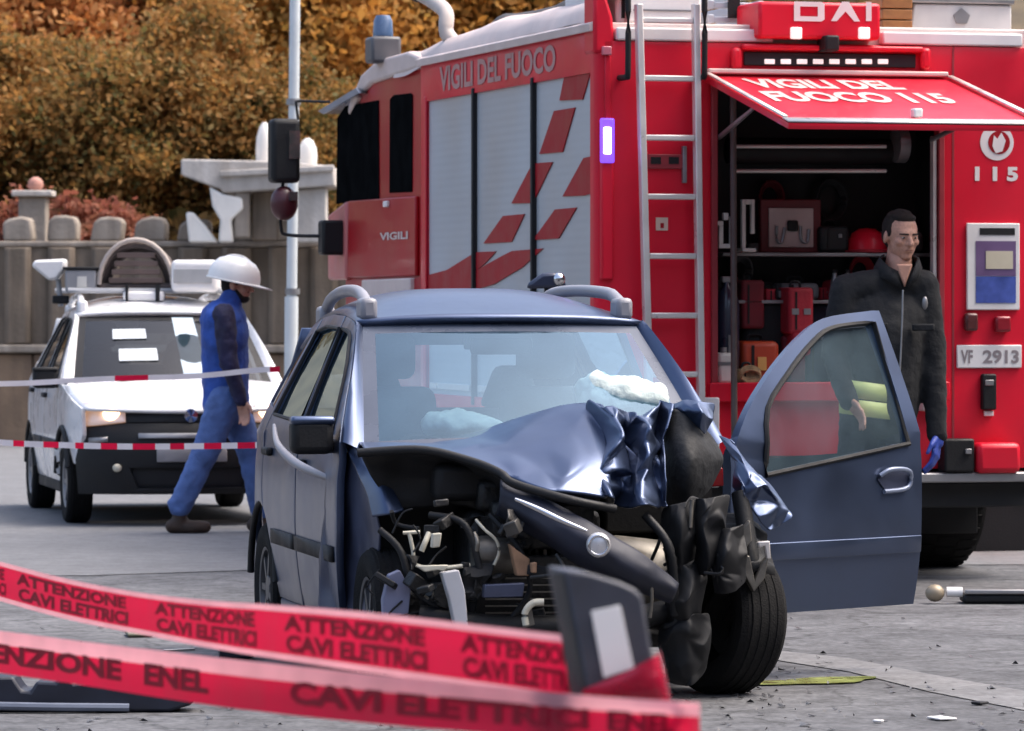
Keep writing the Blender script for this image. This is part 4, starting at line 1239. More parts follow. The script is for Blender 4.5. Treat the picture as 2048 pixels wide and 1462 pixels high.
for i in range(3):
    obj('rope_loop', MB().tube([(w * 0.9 * math.cos(k / 16 * 6.283), -0.02 + 0.005 * i, h * (0.5 + 0.12 * i) + h * 0.45 * math.sin(k / 16 * 6.283)) for k in range(16)], 0.009, 6, closed=True), MATS['tan_rope'], t)
m_blk = mat('black_case', (0.011, 0.012, 0.014), 0.6, var=0.3)
m_gry = mat('grey_case', (0.13, 0.13, 0.14), 0.6, var=0.2)
m_dred = MATS['dark_red_cloth']
EX = [('black_case', 'black hard case on the upper shelf right of the tool board', 1640, 452, 1700, 505, 0.40, m_blk, SH1 + 0.002, 'case'),
      ('grey_case', 'flat grey case under the tool board on the lower shelf', 1562, 566, 1640, 600, 0.42, m_gry, SH2 + 0.002, 'case'),
      ('dark_red_roll', 'dark red hose roll on the floor right of the orange case', 1566, 672, 1612, 760, 0.30, m_dred, zf, 'hose'),
      ('black_pack', 'tall black pack behind the white canister', 1424, 560, 1444, 700, 0.45, m_blk, zf, 'pack'),
      ('dark_blue_sack', 'dark blue sack behind the bright red bag', 1612, 610, 1660, 760, 0.42, mat('navy_cloth', (0.012, 0.016, 0.034), 0.85, var=0.3), zf, 'sack'),
      ('red_case', 'low red case at the right end of the lower shelf', 1664, 560, 1740, 600, 0.40, m_redbag, SH2 + 0.002, 'case'),
      ('dark_drum', 'dark drum on the floor behind the person', 1680, 640, 1760, 760, 0.40, m_blk, zf, 'drum'),
      ('red_pack', 'dark red pack on the floor at the right wall', 1790, 640, 1846, 760, 0.36, m_dred, zf, 'pack'),
      ('grey_roll', 'grey blanket roll at the right end of the upper shelf', 1766, 462, 1850, 505, 0.42, m_gry, SH1 + 0.002, 'blanket')]
EX += [('green_pouch', 'dark green pouch left of the grey case on the lower shelf', 1520, 570, 1556, 600, 0.50, mat('dark_green_cloth', (0.02, 0.035, 0.03), 0.8), SH2 + 0.002, 'pouch'),
       ('tool_crate', 'dark brown crate behind the orange case', 1500, 640, 1570, 690, 0.50, mat('dark_brown_crate', (0.06, 0.03, 0.02), 0.7), zf + 0.15, 'crate'),
       ('red_box', 'small red box above the dark blue sack', 1640, 575, 1662, 605, 0.48, m_redbag, SH2 + 0.002, 'box'),
       ('white_box', 'little white box on the upper shelf left of the tool board', 1516, 486, 1532, 505, 0.55, m_cream, SH1 + 0.002, 'box'),
       ('black_roll', 'black roll on the upper shelf between helmet and blanket', 1750, 480, 1768, 505, 0.55, m_blk, SH1 + 0.002, 'roll')]
for nm, lab, x0, y0, x1, y1, yy, mm, z_, ct in EX:
    t, w, h = bag(nm, lab, x0, y0, x1, y1, yy, mm, z_, cat=ct, d=0.2)
    obj('buckle', MB().box(w * 0.2, w * 0.45, -0.008, 0.0, h * 0.55, h * 0.7), m_grey, t, bevel=0.003)
q = rr(1736, 474, 0.40)
t = gear('red_helmet', 'round red helmet on the shelf beside the firefighter head', 'helmet', q.x, 0.42, SH1 + 0.002)
obj('helmet_shell', MB().lathe([(0.115, 0.0), (0.11, 0.06), (0.085, 0.11), (0.045, 0.135), (0.001, 0.14)], n=20), m_red, t, angle=70)
obj('helmet_rim', MB().lathe([(0.11, 0.0), (0.135, 0.004), (0.135, 0.012), (0.112, 0.018)], n=20), m_redbag, t)
for px, lab in ((1674, 'left'), (1700, 'right')):
    q = rr(px, 530, 0.38)
    t = gear('steel_flask', 'small steel flask under the upper shelf, ' + lab + ' one of two', 'flask', q.x, 0.42, SH2 + 0.002)
    obj('flask_body', MB().lathe([(0.001, 0), (0.022, 0), (0.024, 0.02), (0.024, 0.10), (0.014, 0.135), (0.014, 0.15), (0.001, 0.15)], n=14), m_grey, t, angle=50)
    obj('flask_cap', MB().lathe([(0.016, 0.15), (0.016, 0.17), (0.001, 0.17)], n=12), m_black, t)
for px, lab in ((1560, 'left'), (1612, 'right')):
    q = rr(px, 560, 0.38)
    t = gear('torch', 'grey hand torch on the lower shelf, ' + lab + ' of the pair', 'torch', q.x, 0.34, SH2 + 0.002)
    obj('torch_body', MB().box(-0.035, 0.035, 0, 0.12, 0, 0.06), m_dark, t, bevel=0.012)
    obj('torch_lens', MB().box(-0.022, 0.022, -0.006, 0.0, 0.012, 0.048), m_grey, t, bevel=0.004)
# hoses and cables hung on the back of the compartment
for k, (px, py, rad_, lab, mm) in enumerate(((1660, 400, 0.09, 'coiled black hose hanging high at the back of the compartment', m_blk), (1540, 395, 0.07, 'coiled dark red hose hanging above the tool board', m_dred), (1480, 540, 0.06, 'coil of grey cable hanging beside the pole', m_gry), (1720, 545, 0.07, 'coiled red hose hanging under the upper shelf', m_redbag), (1820, 560, 0.08, 'coiled black cable hanging at the right wall of the compartment', m_blk))):
    q = rr(px, py, 0.66)
    t = gear('hose_coil', lab, 'hose', q.x, 0.66, q.z)
    for j in range(4):
        obj('hose_turn', MB().tube([((rad_ - j * 0.006) * math.cos(a / 24 * 6.283), j * 0.012 - 0.03, (rad_ * 1.3 - j * 0.008) * math.sin(a / 24 * 6.283)) for a in range(24)], 0.010, 6, closed=True), mm, t, angle=80)
    obj('hook', MB().tube([(0, 0.058, rad_ * 1.3), (0, -0.02, rad_ * 1.3)], 0.006, 6), m_grey, t)
# stretcher-like tool on the ground beside the truck
gt = thing('rescue_tool', 'long dark rescue tool with white grip lying on the road by the truck wheel', 'tool', Matrix.Translation((gp(1930, 1206).x, gp(1930, 1206).y, 0)))
obj('tool_body', MB().box(-0.02, 0.42, -0.1, 0.1, 0.004, 0.05), m_black, gt, bevel=0.015)
obj('tool_plate', MB().box(-0.01, 0.40, -0.11, -0.07, 0.052, 0.075), m_grey, gt, bevel=0.006)
obj('white_grip', MB().tube([(-0.10, -0.06, 0.06), (-0.02, -0.06, 0.06)], 0.026, 12), m_white, gt)
obj('brass_head', MB().ell((-0.16, -0.06, 0.055), (0.05, 0.045, 0.045), 14), mat('dull_brass', (0.34, 0.28, 0.20), 0.5, metal=0.3), gt, angle=80)

# ================================================================== small cars (own frame: y backwards from the front axle, x to the driver's side, z up)
DC = [(0.27, 0.97), (0.45, 1.13), (0.62, 1.265), (0.80, 1.375), (0.95, 1.435), (1.25, 1.462), (1.7, 1.47), (2.15, 1.455), (2.5, 1.40)]   # top edge of the doors
def sx(y, z):
    """half width of the body at (y, z)"""
    if z > 0.95:
        w = 0.785 - 0.185 * ((z - 0.95) / 0.48) ** 1.15
    elif z > 0.62:
        w = 0.795 - 0.010 * ((z - 0.62) / 0.33) ** 2
    else:
        w = 0.795 - 0.055 * ((0.62 - z) / 0.42) ** 2
    if 0.86 < z < 0.95:
        w -= 0.006 * math.sin((z - 0.86) / 0.09 * math.pi)
    if z > 0.95 and y > 1.2:
        w -= 0.085 * ((z - 0.95) / 0.5) * ((y - 1.2) / 1.4)
    if y < -0.05:
        w -= 0.13 * ((-0.05 - y) / 0.65) ** 2
    if y > 2.2:
        w -= 0.07 * ((y - 2.2) / 0.62) ** 2
    return w

def arc(cy, cz, r, a0, a1, n=9):
    return [(cy + r * math.cos(R(a0 + (a1 - a0) * i / n)), cz + r * math.sin(R(a0 + (a1 - a0) * i / n))) for i in range(n + 1)]

FD = [(0.30, 0.97), (0.285, 0.62), (0.345, 0.40), (0.40, 0.27), (1.285, 0.27), (1.30, 0.97), (1.265, 1.452), (1.22, 1.452), (0.96, 1.425), (0.82, 1.368), (0.64, 1.255), (0.47, 1.12)]
FDW = [(0.50, 1.00), (1.235, 1.02), (1.21, 1.405), (0.98, 1.385), (0.85, 1.33), (0.68, 1.215)]
RD = [(1.305, 0.27), (1.93, 0.27)] + arc(2.30, 0.30, 0.36, 182, 112, 6) + [(2.20, 0.72), (2.20, 1.0), (2.10, 1.445), (1.75, 1.46), (1.285, 1.455), (1.32, 0.97)]
RDW = [(1.345, 1.02), (2.12, 1.035), (2.05, 1.39), (1.75, 1.41), (1.315, 1.405)]
RQ = arc(2.30, 0.30, 0.36, 110, 5, 8) + [(2.68, 0.25), (2.80, 0.27), (2.82, 0.6), (2.78, 0.95), (2.68, 1.36), (2.5, 1.40), (2.12, 1.44), (2.215, 1.0), (2.215, 0.72)]
RQW = [(2.26, 1.06), (2.60, 1.08), (2.54, 1.31), (2.20, 1.38)]
FF = [(0.27, 0.27), (0.335, 0.27), (0.335, 0.40), (0.275, 0.62), (0.285, 0.955), (0.10, 0.94), (-0.25, 0.875), (-0.52, 0.80), (-0.54, 0.62), (-0.42, 0.42)] + arc(0, 0.30, 0.355, 160, 5, 8)

def flow(pts, n):
    return [(p.x, p.y) for p in curve([(a, b, 0) for a, b in pts], n)]
FD = FD[:7] + flow(FD[7:] + [FD[0]], 20)[:-1]
FDW = FDW[:2] + flow(FDW[2:] + [FDW[0]], 16)[:-1]

def car_body(root, paint, opt):
    """cabin and rear of a small high-roofed hatchback"""
    oS = opt.get('open_side', 0)
    for s in (-1, 1):
        fn = lambda y, z: (s * sx(y, z), y, z)
        if oS != s:
            d = sub('door', root)
            obj('door_skin', MB().geo(panel(FD, [FDW], fn, 0.07)), paint, d, solid=0.03, bevel=0.004, out=(s, 0, 0))
            obj('window_glass', MB().geo(panel(FDW, [], lambda y, z: (s * (sx(y, z) - 0.012), y, z), 0.1)), m_dglass if opt.get('dark') else m_glass, d)
            obj('door_handle', MB().obox((s * (sx(1.15, 0.86) + 0.012), 1.15, 0.86), (0.03, 0.17, 0.035)), m_black, d, bevel=0.01)
            obj('moulding', MB().geo(panel([(0.36, 0.50), (1.28, 0.50), (1.28, 0.56), (0.36, 0.56)], [], lambda y, z: (s * (sx(y, z) + 0.012), y, z), 0.1)), m_black, d, solid=0.012, out=(s, 0, 0))
            obj('window_seal', MB().tube([(s * (sx(y, z) + 0.002), y, z) for y, z in FDW], 0.009, 6, closed=True), m_black, d)
        d = sub('door', root)
        obj('door_skin', MB().geo(panel(RD, [RDW], fn, 0.07)), paint, d, solid=0.03, bevel=0.004, out=(s, 0, 0))
        obj('window_glass', MB().geo(panel(RDW, [], lambda y, z: (s * (sx(y, z) - 0.012), y, z), 0.1)), m_dglass if opt.get('dark') else m_glass, d)
        obj('door_handle', MB().obox((s * (sx(2.05, 0.88) + 0.012), 2.05, 0.88), (0.03, 0.16, 0.035)), m_black, d, bevel=0.01)
        obj('moulding', MB().geo(panel([(1.31, 0.50), (1.92, 0.50), (1.90, 0.56), (1.31, 0.56)], [], lambda y, z: (s * (sx(y, z) + 0.012), y, z), 0.1)), m_black, d, solid=0.012, out=(s, 0, 0))
        obj('window_seal', MB().tube([(s * (sx(y, z) + 0.002), y, z) for y, z in RDW], 0.009, 6, closed=True), m_black, d)
        q = obj('rear_quarter', MB().geo(panel(RQ, [RQW], fn, 0.07)), paint, root, solid=0.03, bevel=0.004, out=(s, 0, 0))
        obj('quarter_glass', MB().geo(panel(RQW, [], lambda y, z: (s * (sx(y, z) - 0.010), y, z), 0.1)), m_dglass, q)
        obj('sill', MB().box(min(s * 0.72, s * 0.755), max(s * 0.72, s * 0.755), 0.36, 1.94, 0.19, 0.268), m_black if opt.get('dark') else paint, root, bevel=0.012)
        obj('wheel_arch_trim', MB().tube([(s * (sx(2.3 + 0.3, 0.5) + 0.012), y, z) for y, z in arc(2.30, 0.30, 0.365, 175, 5, 14)], 0.016, 6), m_black, root, angle=80)
        # pillar beside the windscreen
        rows = []
        for i in range(13):
            t = i / 12
            wx, wy, wz = ws(s, t)
            p = cr([Vector((q_[0], q_[1], 0)) for q_ in DC], 4.0 * t)
            o_ = Vector((s * (sx(p.x, p.y) - 0.002), p.x, p.y))
            i_ = Vector((wx, wy, wz))
            mid = (o_ + i_) / 2 + Vector((s * 0.018, -0.02, 0.012))
            rows.append([i_, (i_ + mid) / 2 + Vector((s * 0.003, -0.006, 0.003)), mid, (o_ + mid) / 2 + Vector((s * 0.004, -0.003, 0.003)), o_])
        obj('windscreen_pillar', MB().grid(rows), paint, root, angle=60)
        tl = obj('tail_lamp', MB().geo(panel([(0.02, 0.85), (0.11, 0.85), (0.10, 1.28), (0.02, 1.28)], [], lambda x, z: (s * (sx(2.76, z) - x), 2.815 - max(0, z - 0.95) * 0.30, z), 0.1)), mat('red_lamp_lens', (0.35, 0.01, 0.015), 0.2), root, solid=0.02)
    # roof skin
    rows = []
    for i in range(25):
        y = 0.93 + (2.66 - 0.93) * i / 24
        p = cr([Vector((q_[0], q_[1], 0)) for q_ in DC], 4 + 4.0 * max(0, min(1, (y - 0.95) / 1.55)))
        ze = p.y if y < 2.5 else 1.40 - (y - 2.5) * 0.25
        hx = sx(y, ze) + 0.001
        zc_ = 1.450 + 0.120 * math.sin(min(1, (y - 0.93) / 0.75) * math.pi / 2) - 0.10 * max(0, (y - 1.9) / 0.76) ** 2
        r_ = []
        for j in range(21):
            u = -1 + 2 * j / 20
            k = 1 - abs(u) ** 3.0
            r_.append(Vector((u * hx, y - 0.10 * (1 - u * u) * (1 - i / 24), ze + (max(zc_, ze + 0.02) - ze) * k)))
        rows.append(r_)
    rf = obj('roof', MB().grid(rows), paint, root, angle=60, solid=0.02, out=(0, 0, 1))
    # windscreen: glass with a dark printed border, and header
    mb = MB()
    nu, nv = 24, 14
    g = [[Vector(ws(-1 + 2 * j / nu, i / nv)) for j in range(nu + 1)] for i in range(nv + 1)]
    mb.grid(g)
    mb.m = [1 if (j in (0, nu - 1) or i in (0, nv - 1)) else 0 for i in range(nv) for j in range(nu)]
    obj('windscreen', mb, [m_dglass if opt.get('dark') else m_glass, m_black if opt.get('dark') else mat('dark_screen_border', (0.07, 0.085, 0.12), 0.3)], root, angle=60)
    obj('header', MB().grid([[Vector(ws(-1 + 2 * j / 12, 1.0)) for j in range(13)], [rows[0][int(j / 12 * 20)] - Vector((0, 0, 0.004)) for j in range(13)]]), paint, root)
    # tail
    rows = []
    for i in range(9):
        z = 0.30 + (1.40 - 0.30) * i / 8
        y = 2.83 - max(0, z - 0.9) * 0.32 - max(0, 0.5 - z) * 0.15
        rows.append([Vector((u * sx(2.7, z), y + 0.02 - 0.03 * abs(u) ** 3, z)) for u in [-1 + 2 * j / 10 for j in range(11)]])
    tg = obj('tailgate', MB().geo(panel([(-0.66, 0.30), (0.66, 0.30), (0.66, 0.95), (0.55, 1.40), (-0.55, 1.40), (-0.66, 0.95)], [[(-0.52, 0.98), (0.52, 0.98), (0.45, 1.33), (-0.45, 1.33)]], lambda x, z: (x, 2.83 - max(0, z - 0.9) * 0.32 - 0.05 * (x / 0.66) ** 2, z), 0.1)), paint, root, solid=0.02)
    obj('rear_glass', MB().geo(panel([(-0.52, 0.98), (0.52, 0.98), (0.45, 1.33), (-0.45, 1.33)], [], lambda x, z: (x, 2.825 - max(0, z - 0.9) * 0.32 - 0.05 * (x / 0.66) ** 2, z), 0.2)), glass('rear_glass', (0.85, 0.9, 0.9), 0.8), tg)
    # floor, bulkhead, dashboard, seats, steering wheel
    obj('floor_pan', MB().box(-0.70, 0.70, 0.25, 2.78, 0.20, 0.27), m_dark, root)
    obj('bulkhead', MB().box(-0.70, 0.70, 0.16, 0.22, 0.22, 0.93), m_dark, root)
    m_in = mat('grey_dashboard', (0.10, 0.12, 0.14), 0.7, var=0.1)
    obj('dashboard', MB().prism([(0.20, 0.60), (0.60, 0.60), (0.66, 0.80), (0.58, 0.93), (0.36, 0.965), (0.20, 0.95)], 'x', -0.68, 0.68), m_in, root, bevel=0.02)
    for s in (-0.35, 0.35):
        st_ = sub('seat', root)
        sm = MB()
        obj('seat_base', MB().box(s - 0.25, s + 0.25, 0.95, 1.45, 0.40, 0.56), m_seat, st_, bevel=0.05, seg=3)
        obj('backrest', MB().add([(s - 0.24, 1.38, 0.54), (s + 0.24, 1.38, 0.54), (s + 0.24, 1.52, 0.54), (s - 0.24, 1.52, 0.54), (s - 0.21, 1.58, 1.16), (s + 0.21, 1.58, 1.16), (s + 0.21, 1.68, 1.16), (s - 0.21, 1.68, 1.16)], [(0, 3, 2, 1), (4, 5, 6, 7), (0, 1, 5, 4), (1, 2, 6, 5), (2, 3, 7, 6), (3, 0, 4, 7)]), m_seat, st_, bevel=0.06, seg=3)
        obj('headrest', MB().box(s - 0.13, s + 0.13, 1.60, 1.70, 1.19, 1.38), m_seat, st_, bevel=0.045, seg=3)
    obj('rear_bench', MB().box(-0.62, 0.62, 2.05, 2.2, 0.5, 1.06), m_seat, root, bevel=0.05)
    for s in (-0.3, 0.3):
        obj('rear_headrest', MB().prism([(s - 0.14, 1.06), (s + 0.14, 1.06), (s + 0.07, 1.24), (s - 0.07, 1.24)], 'y', 2.08, 2.18), m_seat, root, bevel=0.03)
    obj('steering_wheel', MB().tube([(0.34 + 0.18 * math.cos(k / 20 * 6.283), 0.72 - 0.06 * math.sin(k / 20 * 6.283), 0.93 + 0.17 * math.sin(k / 20 * 6.283)) for k in range(20)], 0.014, 8, closed=True), m_black, root, angle=80)
    obj('inner_mirror', MB().box(-0.13, 0.13, 0.90, 0.93, 1.30, 1.37), m_black, root, bevel=0.015)
    obj('sun_visor', MB().box(-0.15, 0.14, 0.94, 0.96, 1.32, 1.40), mat('visor_grey', (0.16, 0.18, 0.23), 0.7), root, bevel=0.01)
    return rf

def ws(u, t):
    """windscreen surface, u across -1..1, t from base 0 to top 1"""
    hw = 0.70 + (0.575 - 0.70) * t
    y = 0.10 + (0.86 - 0.10) * t
    z = 0.955 + (1.425 - 0.955) * t + 0.012 * math.sin(t * math.pi)
    return (u * hw, y + 0.10 * u * u * (1 - 0.3 * t), z - 0.012 * u * u * (1 - t) - 0.01 * u * u)

def mirror_part(root, s, housing, cap, y=0.42, z=0.99):
    m_ = sub('door_mirror', root)
    x0 = s * (sx(y, z) + 0.10)
    obj('mirror_housing', MB().box(x0 - 0.085, x0 + 0.085, y - 0.06, y + 0.05, z - 0.07, z + 0.07), housing, m_, bevel=0.03, seg=3)
    obj('mirror_cap', MB().box(x0 - 0.088, x0 + 0.088, y - 0.066, y + 0.02, z + 0.045, z + 0.078), cap, m_, bevel=0.014)
    obj('mirror_arm', MB().tube([(s * (sx(y, 0.95) - 0.01), y + 0.03, 0.95), (x0, y, z - 0.04)], 0.028, 8), housing, m_)
    obj('mirror_glass', MB().box(x0 - 0.07, x0 + 0.07, y + 0.051, y + 0.054, z - 0.055, z + 0.055), MATS['mirror_silver'], m_)

def roof_rail(root, s, m, y0=1.0, y1=2.45):
    pts = []
    for i in range(17):
        t = i / 16
        y = y0 + (y1 - y0) * t
        p = cr([Vector((q_[0], q_[1], 0)) for q_ in DC], 4 + 4.0 * max(0, min(1, (y - 0.95) / 1.55)))
        up = 0.055 * min(1, min(t, 1 - t) / 0.14) ** 0.6
        pts.append((s * (sx(y, p.y) - 0.055), y, p.y + 0.035 + up))
    obj('roof_rail', MB().tube(pts, 0.026, 10), m, root, angle=80)
    for y in (y0 + 0.04, y1 - 0.04):
        p = cr([Vector((q_[0], q_[1], 0)) for q_ in DC], 4 + 4.0 * max(0, min(1, (y - 0.95) / 1.55)))
        obj('rail_foot', MB().box(min(s * (sx(y, p.y) - 0.09), s * (sx(y, p.y) - 0.02)), max(s * (sx(y, p.y) - 0.09), s * (sx(y, p.y) - 0.02)), y - 0.07, y + 0.07, p.y - 0.005, p.y + 0.085), m, root, bevel=0.02)

# ================================================================== the wrecked blue-grey car
WM = Matrix.Translation((0.145, 17.63, 0)) @ Matrix.Rotation(R(12), 4, 'Z') @ Matrix.Diagonal((1, 1, 1.02, 1))
WI = WM.inverted()
def L(px, py, Y):
    return WI @ at(px, py, Y)
wk = thing('wrecked_car', 'wrecked blue-grey hatchback with torn-off front, crumpled bonnet and burst airbags', 'car', WM)
rf = car_body(wk, m_blue, {'open_side': 1})
m_rail = mat('grey_roof_rail', (0.26, 0.26, 0.29), 0.4, var=0.1)
for s in (-1, 1):
    roof_rail(rf, s, m_rail)
mirror_part(wk, -1, m_black, m_blue)
obj('torn_trim', MB().tube(curve([L(548, 850, 18.55), L(556, 890, 18.4), L(590, 925, 18.25), L(630, 945, 18.1), L(662, 958, 18.0)], 20), [0.007 + 0.012 * math.sin(math.pi * i / 21) for i in range(21)], 8), mat('pale_grey_trim', (0.30, 0.29, 0.31), 0.4, coat=0.3), wk, angle=80)
m_rimw = mat('dark_wheel_cover', (0.10, 0.10, 0.105), 0.4, metal=0.4)
for x, y, s in ((-0.69, 2.30, -1), (0.69, 2.30, 1), (-0.64, 0.06, -1)):
    wheel(wk, (x, y, 0.285), 0.285, 0.175, s, m_rimw, blocks=False)
wf = wheel(wk, (0.70, -0.02, 0.29), 0.29, 0.185, 1, m_rimw, blocks=False)
wf.rotation_euler = (0, R(4), R(22))
wf.scale = (1.25, 1, 1)
def net(rows):
    return [[L(*p) for p in r] for r in rows]
# bonnet buckled up towards the driver's side
hood = obj('bonnet', crumple(net([
    [(712, 884, 17.98), (820, 880, 17.93), (930, 866, 17.88), (1030, 836, 17.82), (1115, 812, 17.74), (1200, 804, 17.62)],
    [(716, 889, 17.70), (830, 884, 17.66), (945, 884, 17.60), (1045, 868, 17.50), (1135, 856, 17.44), (1215, 850, 17.46)],
    [(724, 896, 17.46), (838, 890, 17.42), (955, 906, 17.36), (1050, 920, 17.24), (1140, 930, 17.18), (1215, 925, 17.24)],
    [(732, 906, 17.30), (842, 897, 17.26), (962, 930, 17.20), (1050, 968, 17.06), (1140, 992, 17.02), (1225, 1008, 17.10)]]), 9, 5, 0.05, 4.0, 6), m_blue, wk, solid=0.012, angle=180, fold=0.18)
edge_ = [L(*p) for p in ((716, 906, 17.29), (842, 900, 17.25), (940, 922, 17.2), (1000, 946, 17.12), (1030, 968, 17.07), (1140, 1000, 17.01), (1230, 1018, 17.08))]
obj('bonnet_edge', MB().tube(curve(edge_, 40), 0.017, 8), m_black, wk, angle=80)
# torn folded sheet between bonnet and wing
obj('crumpled_wing', crumple(net([
    [(1192, 806, 17.60), (1225, 822, 17.35), (1258, 812, 17.58), (1290, 828, 17.38), (1318, 812, 17.55), (1345, 818, 17.45)],
    [(1200, 870, 17.50), (1238, 876, 17.24), (1250, 880, 17.50), (1296, 890, 17.20), (1306, 876, 17.48), (1336, 880, 17.40)],
    [(1190, 940, 17.36), (1212, 944, 17.14), (1262, 936, 17.34), (1276, 958, 17.22), (1312, 940, 17.36), (1326, 955, 17.30)],
    [(1176, 990, 17.20), (1226, 1000, 17.06), (1254, 1010, 17.26), (1286, 1020, 17.08), (1312, 1016, 17.26), (1322, 1008, 17.24)]]), 11, 8, 0.10, 7, 3), m_blue, wk, solid=0.005, angle=180, fold=0.42)
obj('crumpled_wing', crumple(net([
    [(1330, 812, 17.62), (1365, 800, 17.50), (1400, 797, 17.46), (1432, 800, 17.52)],
    [(1338, 826, 17.56), (1370, 820, 17.42), (1400, 824, 17.38), (1424, 836, 17.46)],
    [(1352, 838, 17.52), (1378, 846, 17.44), (1402, 862, 17.42), (1416, 872, 17.46)]]), 6, 4, 0.04, 9, 1), m_blue, wk, solid=0.006, angle=180, fold=0.4)
# inner wing and dark wheel-arch liner
m_liner = mat('dark_arch_liner', (0.007, 0.008, 0.010), 0.75, var=0.3, bump=0.3, bscale=30)
obj('arch_liner', sheet(net([
    [(1312, 826, 17.60), (1340, 818, 17.52), (1372, 828, 17.46), (1410, 858, 17.50), (1436, 890, 17.6)],
    [(1314, 880, 17.56), (1342, 880, 17.40), (1376, 890, 17.34), (1414, 905, 17.40), (1446, 918, 17.55)],
    [(1318, 940, 17.54), (1346, 945, 17.36), (1376, 952, 17.30), (1408, 948, 17.38), (1440, 940, 17.55)],
    [(1322, 1010, 17.54), (1348, 1018, 17.42), (1376, 1020, 17.38), (1402, 1000, 17.44), (1424, 972, 17.55)]]), 24, 24, 0.012, 6), m_liner, wk, solid=0.006, angle=50)
# remains of the driver's side wing, folded outwards
obj('torn_wing', crumple(net([
    [(1446, 868, 17.86), (1452, 905, 17.80), (1466, 925, 17.74), (1472, 960, 17.66), (1476, 1000, 17.62)],
    [(1462, 880, 17.84), (1478, 914, 17.72), (1492, 940, 17.62), (1494, 976, 17.56), (1490, 1014, 17.58)],
    [(1476, 905, 17.86), (1505, 938, 17.72), (1524, 960, 17.60), (1520, 984, 17.60), (1506, 1030, 17.58)],
    [(1486, 925, 17.90), (1520, 952, 17.78), (1552, 988, 17.66), (1560, 1010, 17.62), (1524, 1052, 17.58)],
    [(1500, 940, 17.92), (1536, 960, 17.84), (1576, 1012, 17.72), (1590, 1040, 17.66), (1548, 1060, 17.60)]]), 7, 8, 0.055, 8, 5), m_blue, wk, solid=0.006, angle=180, fold=0.4)
# pale strip of the passenger's wing running down from the screen pillar
obj('torn_wing', sheet(net([
    [(688, 868, 17.98), (702, 876, 17.96), (716, 884, 17.95)],
    [(694, 900, 17.80), (712, 898, 17.76), (728, 898, 17.78)],
    [(712, 940, 17.62), (736, 932, 17.56), (756, 930, 17.58)],
    [(732, 990, 17.48), (760, 976, 17.40), (782, 972, 17.44)],
    [(744, 1034, 17.40), (776, 1030, 17.32), (808, 1020, 17.36)]]), 14, 30, 0.006, 8, 2.0), m_blue, wk, solid=0.008, angle=50)
m_navy = mat('shadow_blue_panel', (0.055, 0.065, 0.11), 0.4, metal=0.3, var=0.2, dirt=0.3, dirtcol=(0.03, 0.03, 0.035))  # darker car blue, the crushed wing's shade put into the colour
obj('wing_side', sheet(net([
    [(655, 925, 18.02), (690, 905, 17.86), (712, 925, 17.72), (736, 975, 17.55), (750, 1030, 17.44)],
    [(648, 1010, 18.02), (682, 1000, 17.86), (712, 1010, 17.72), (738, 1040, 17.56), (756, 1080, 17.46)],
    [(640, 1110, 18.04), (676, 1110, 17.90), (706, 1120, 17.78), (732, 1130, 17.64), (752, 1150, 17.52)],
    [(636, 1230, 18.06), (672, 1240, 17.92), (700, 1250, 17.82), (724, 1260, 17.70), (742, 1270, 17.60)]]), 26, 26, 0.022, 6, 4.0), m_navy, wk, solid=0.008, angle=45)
# the detached grille bar hanging across the front, with chrome strip and badge
gr = sub('grille_bar', wk)
obj('bar_shell', sheet(net([
    [(1002, 958, 17.16), (1100, 1002, 17.06), (1200, 1056, 16.98), (1290, 1112, 16.98), (1358, 1168, 17.06)],
    [(1000, 975, 17.10), (1096, 1022, 17.0), (1192, 1078, 16.92), (1282, 1132, 16.94), (1356, 1180, 17.02)],
    [(998, 992, 17.09), (1090, 1044, 16.99), (1184, 1100, 16.91), (1274, 1150, 16.93), (1352, 1190, 17.02)],
    [(996, 1012, 17.10), (1086, 1066, 17.00), (1176, 1122, 16.94), (1268, 1168, 16.96), (1346, 1200, 17.04)],
    [(992, 1030, 17.2), (1080, 1084, 17.1), (1170, 1138, 17.04), (1262, 1180, 17.06), (1340, 1208, 17.1)]]), 40, 16, 0.008, 9, 7.0), mat('dark_blue_bumper', (0.016, 0.019, 0.034), 0.55, coat=0.0, spec=0.35, var=0.25, dirt=0.35, dirtcol=(0.02, 0.02, 0.02)), gr, solid=0.01, angle=50)
ch = [L(*p) for p in ((1030, 998, 16.92), (1075, 1018, 16.9), (1125, 1042, 16.87), (1174, 1062, 16.85))]
obj('chrome_strip', MB().tube(curve(ch, 16), [0.004 + 0.008 * math.sin(math.pi * (i + 1) / 18) for i in range(17)], 8), m_chrome, gr, angle=80)
bp_ = L(1197, 1090, 16.84)
rotb = Matrix.Rotation(R(-12), 4, 'Z')
bd = MB().lathe([(0.001, -0.02), (0.034, -0.018), (0.042, -0.010), (0.046, 0.0), (0.046, 0.02)], axis='y', n=24)
o = obj('badge', bd, mat('silver_badge', (0.62, 0.62, 0.64), 0.35, metal=0.5, var=0.1), gr, angle=50)
o.location = bp_; o.rotation_euler = (0, 0, R(-12))
o2 = obj('badge_ring', MB().tube([(0.036 * math.cos(k / 24 * 6.283), -0.019, 0.036 * math.sin(k / 24 * 6.283)) for k in range(24)], 0.005, 6, closed=True), m_chrome, gr, angle=80)
o2.location = bp_; o2.rotation_euler = (0, 0, R(-12))
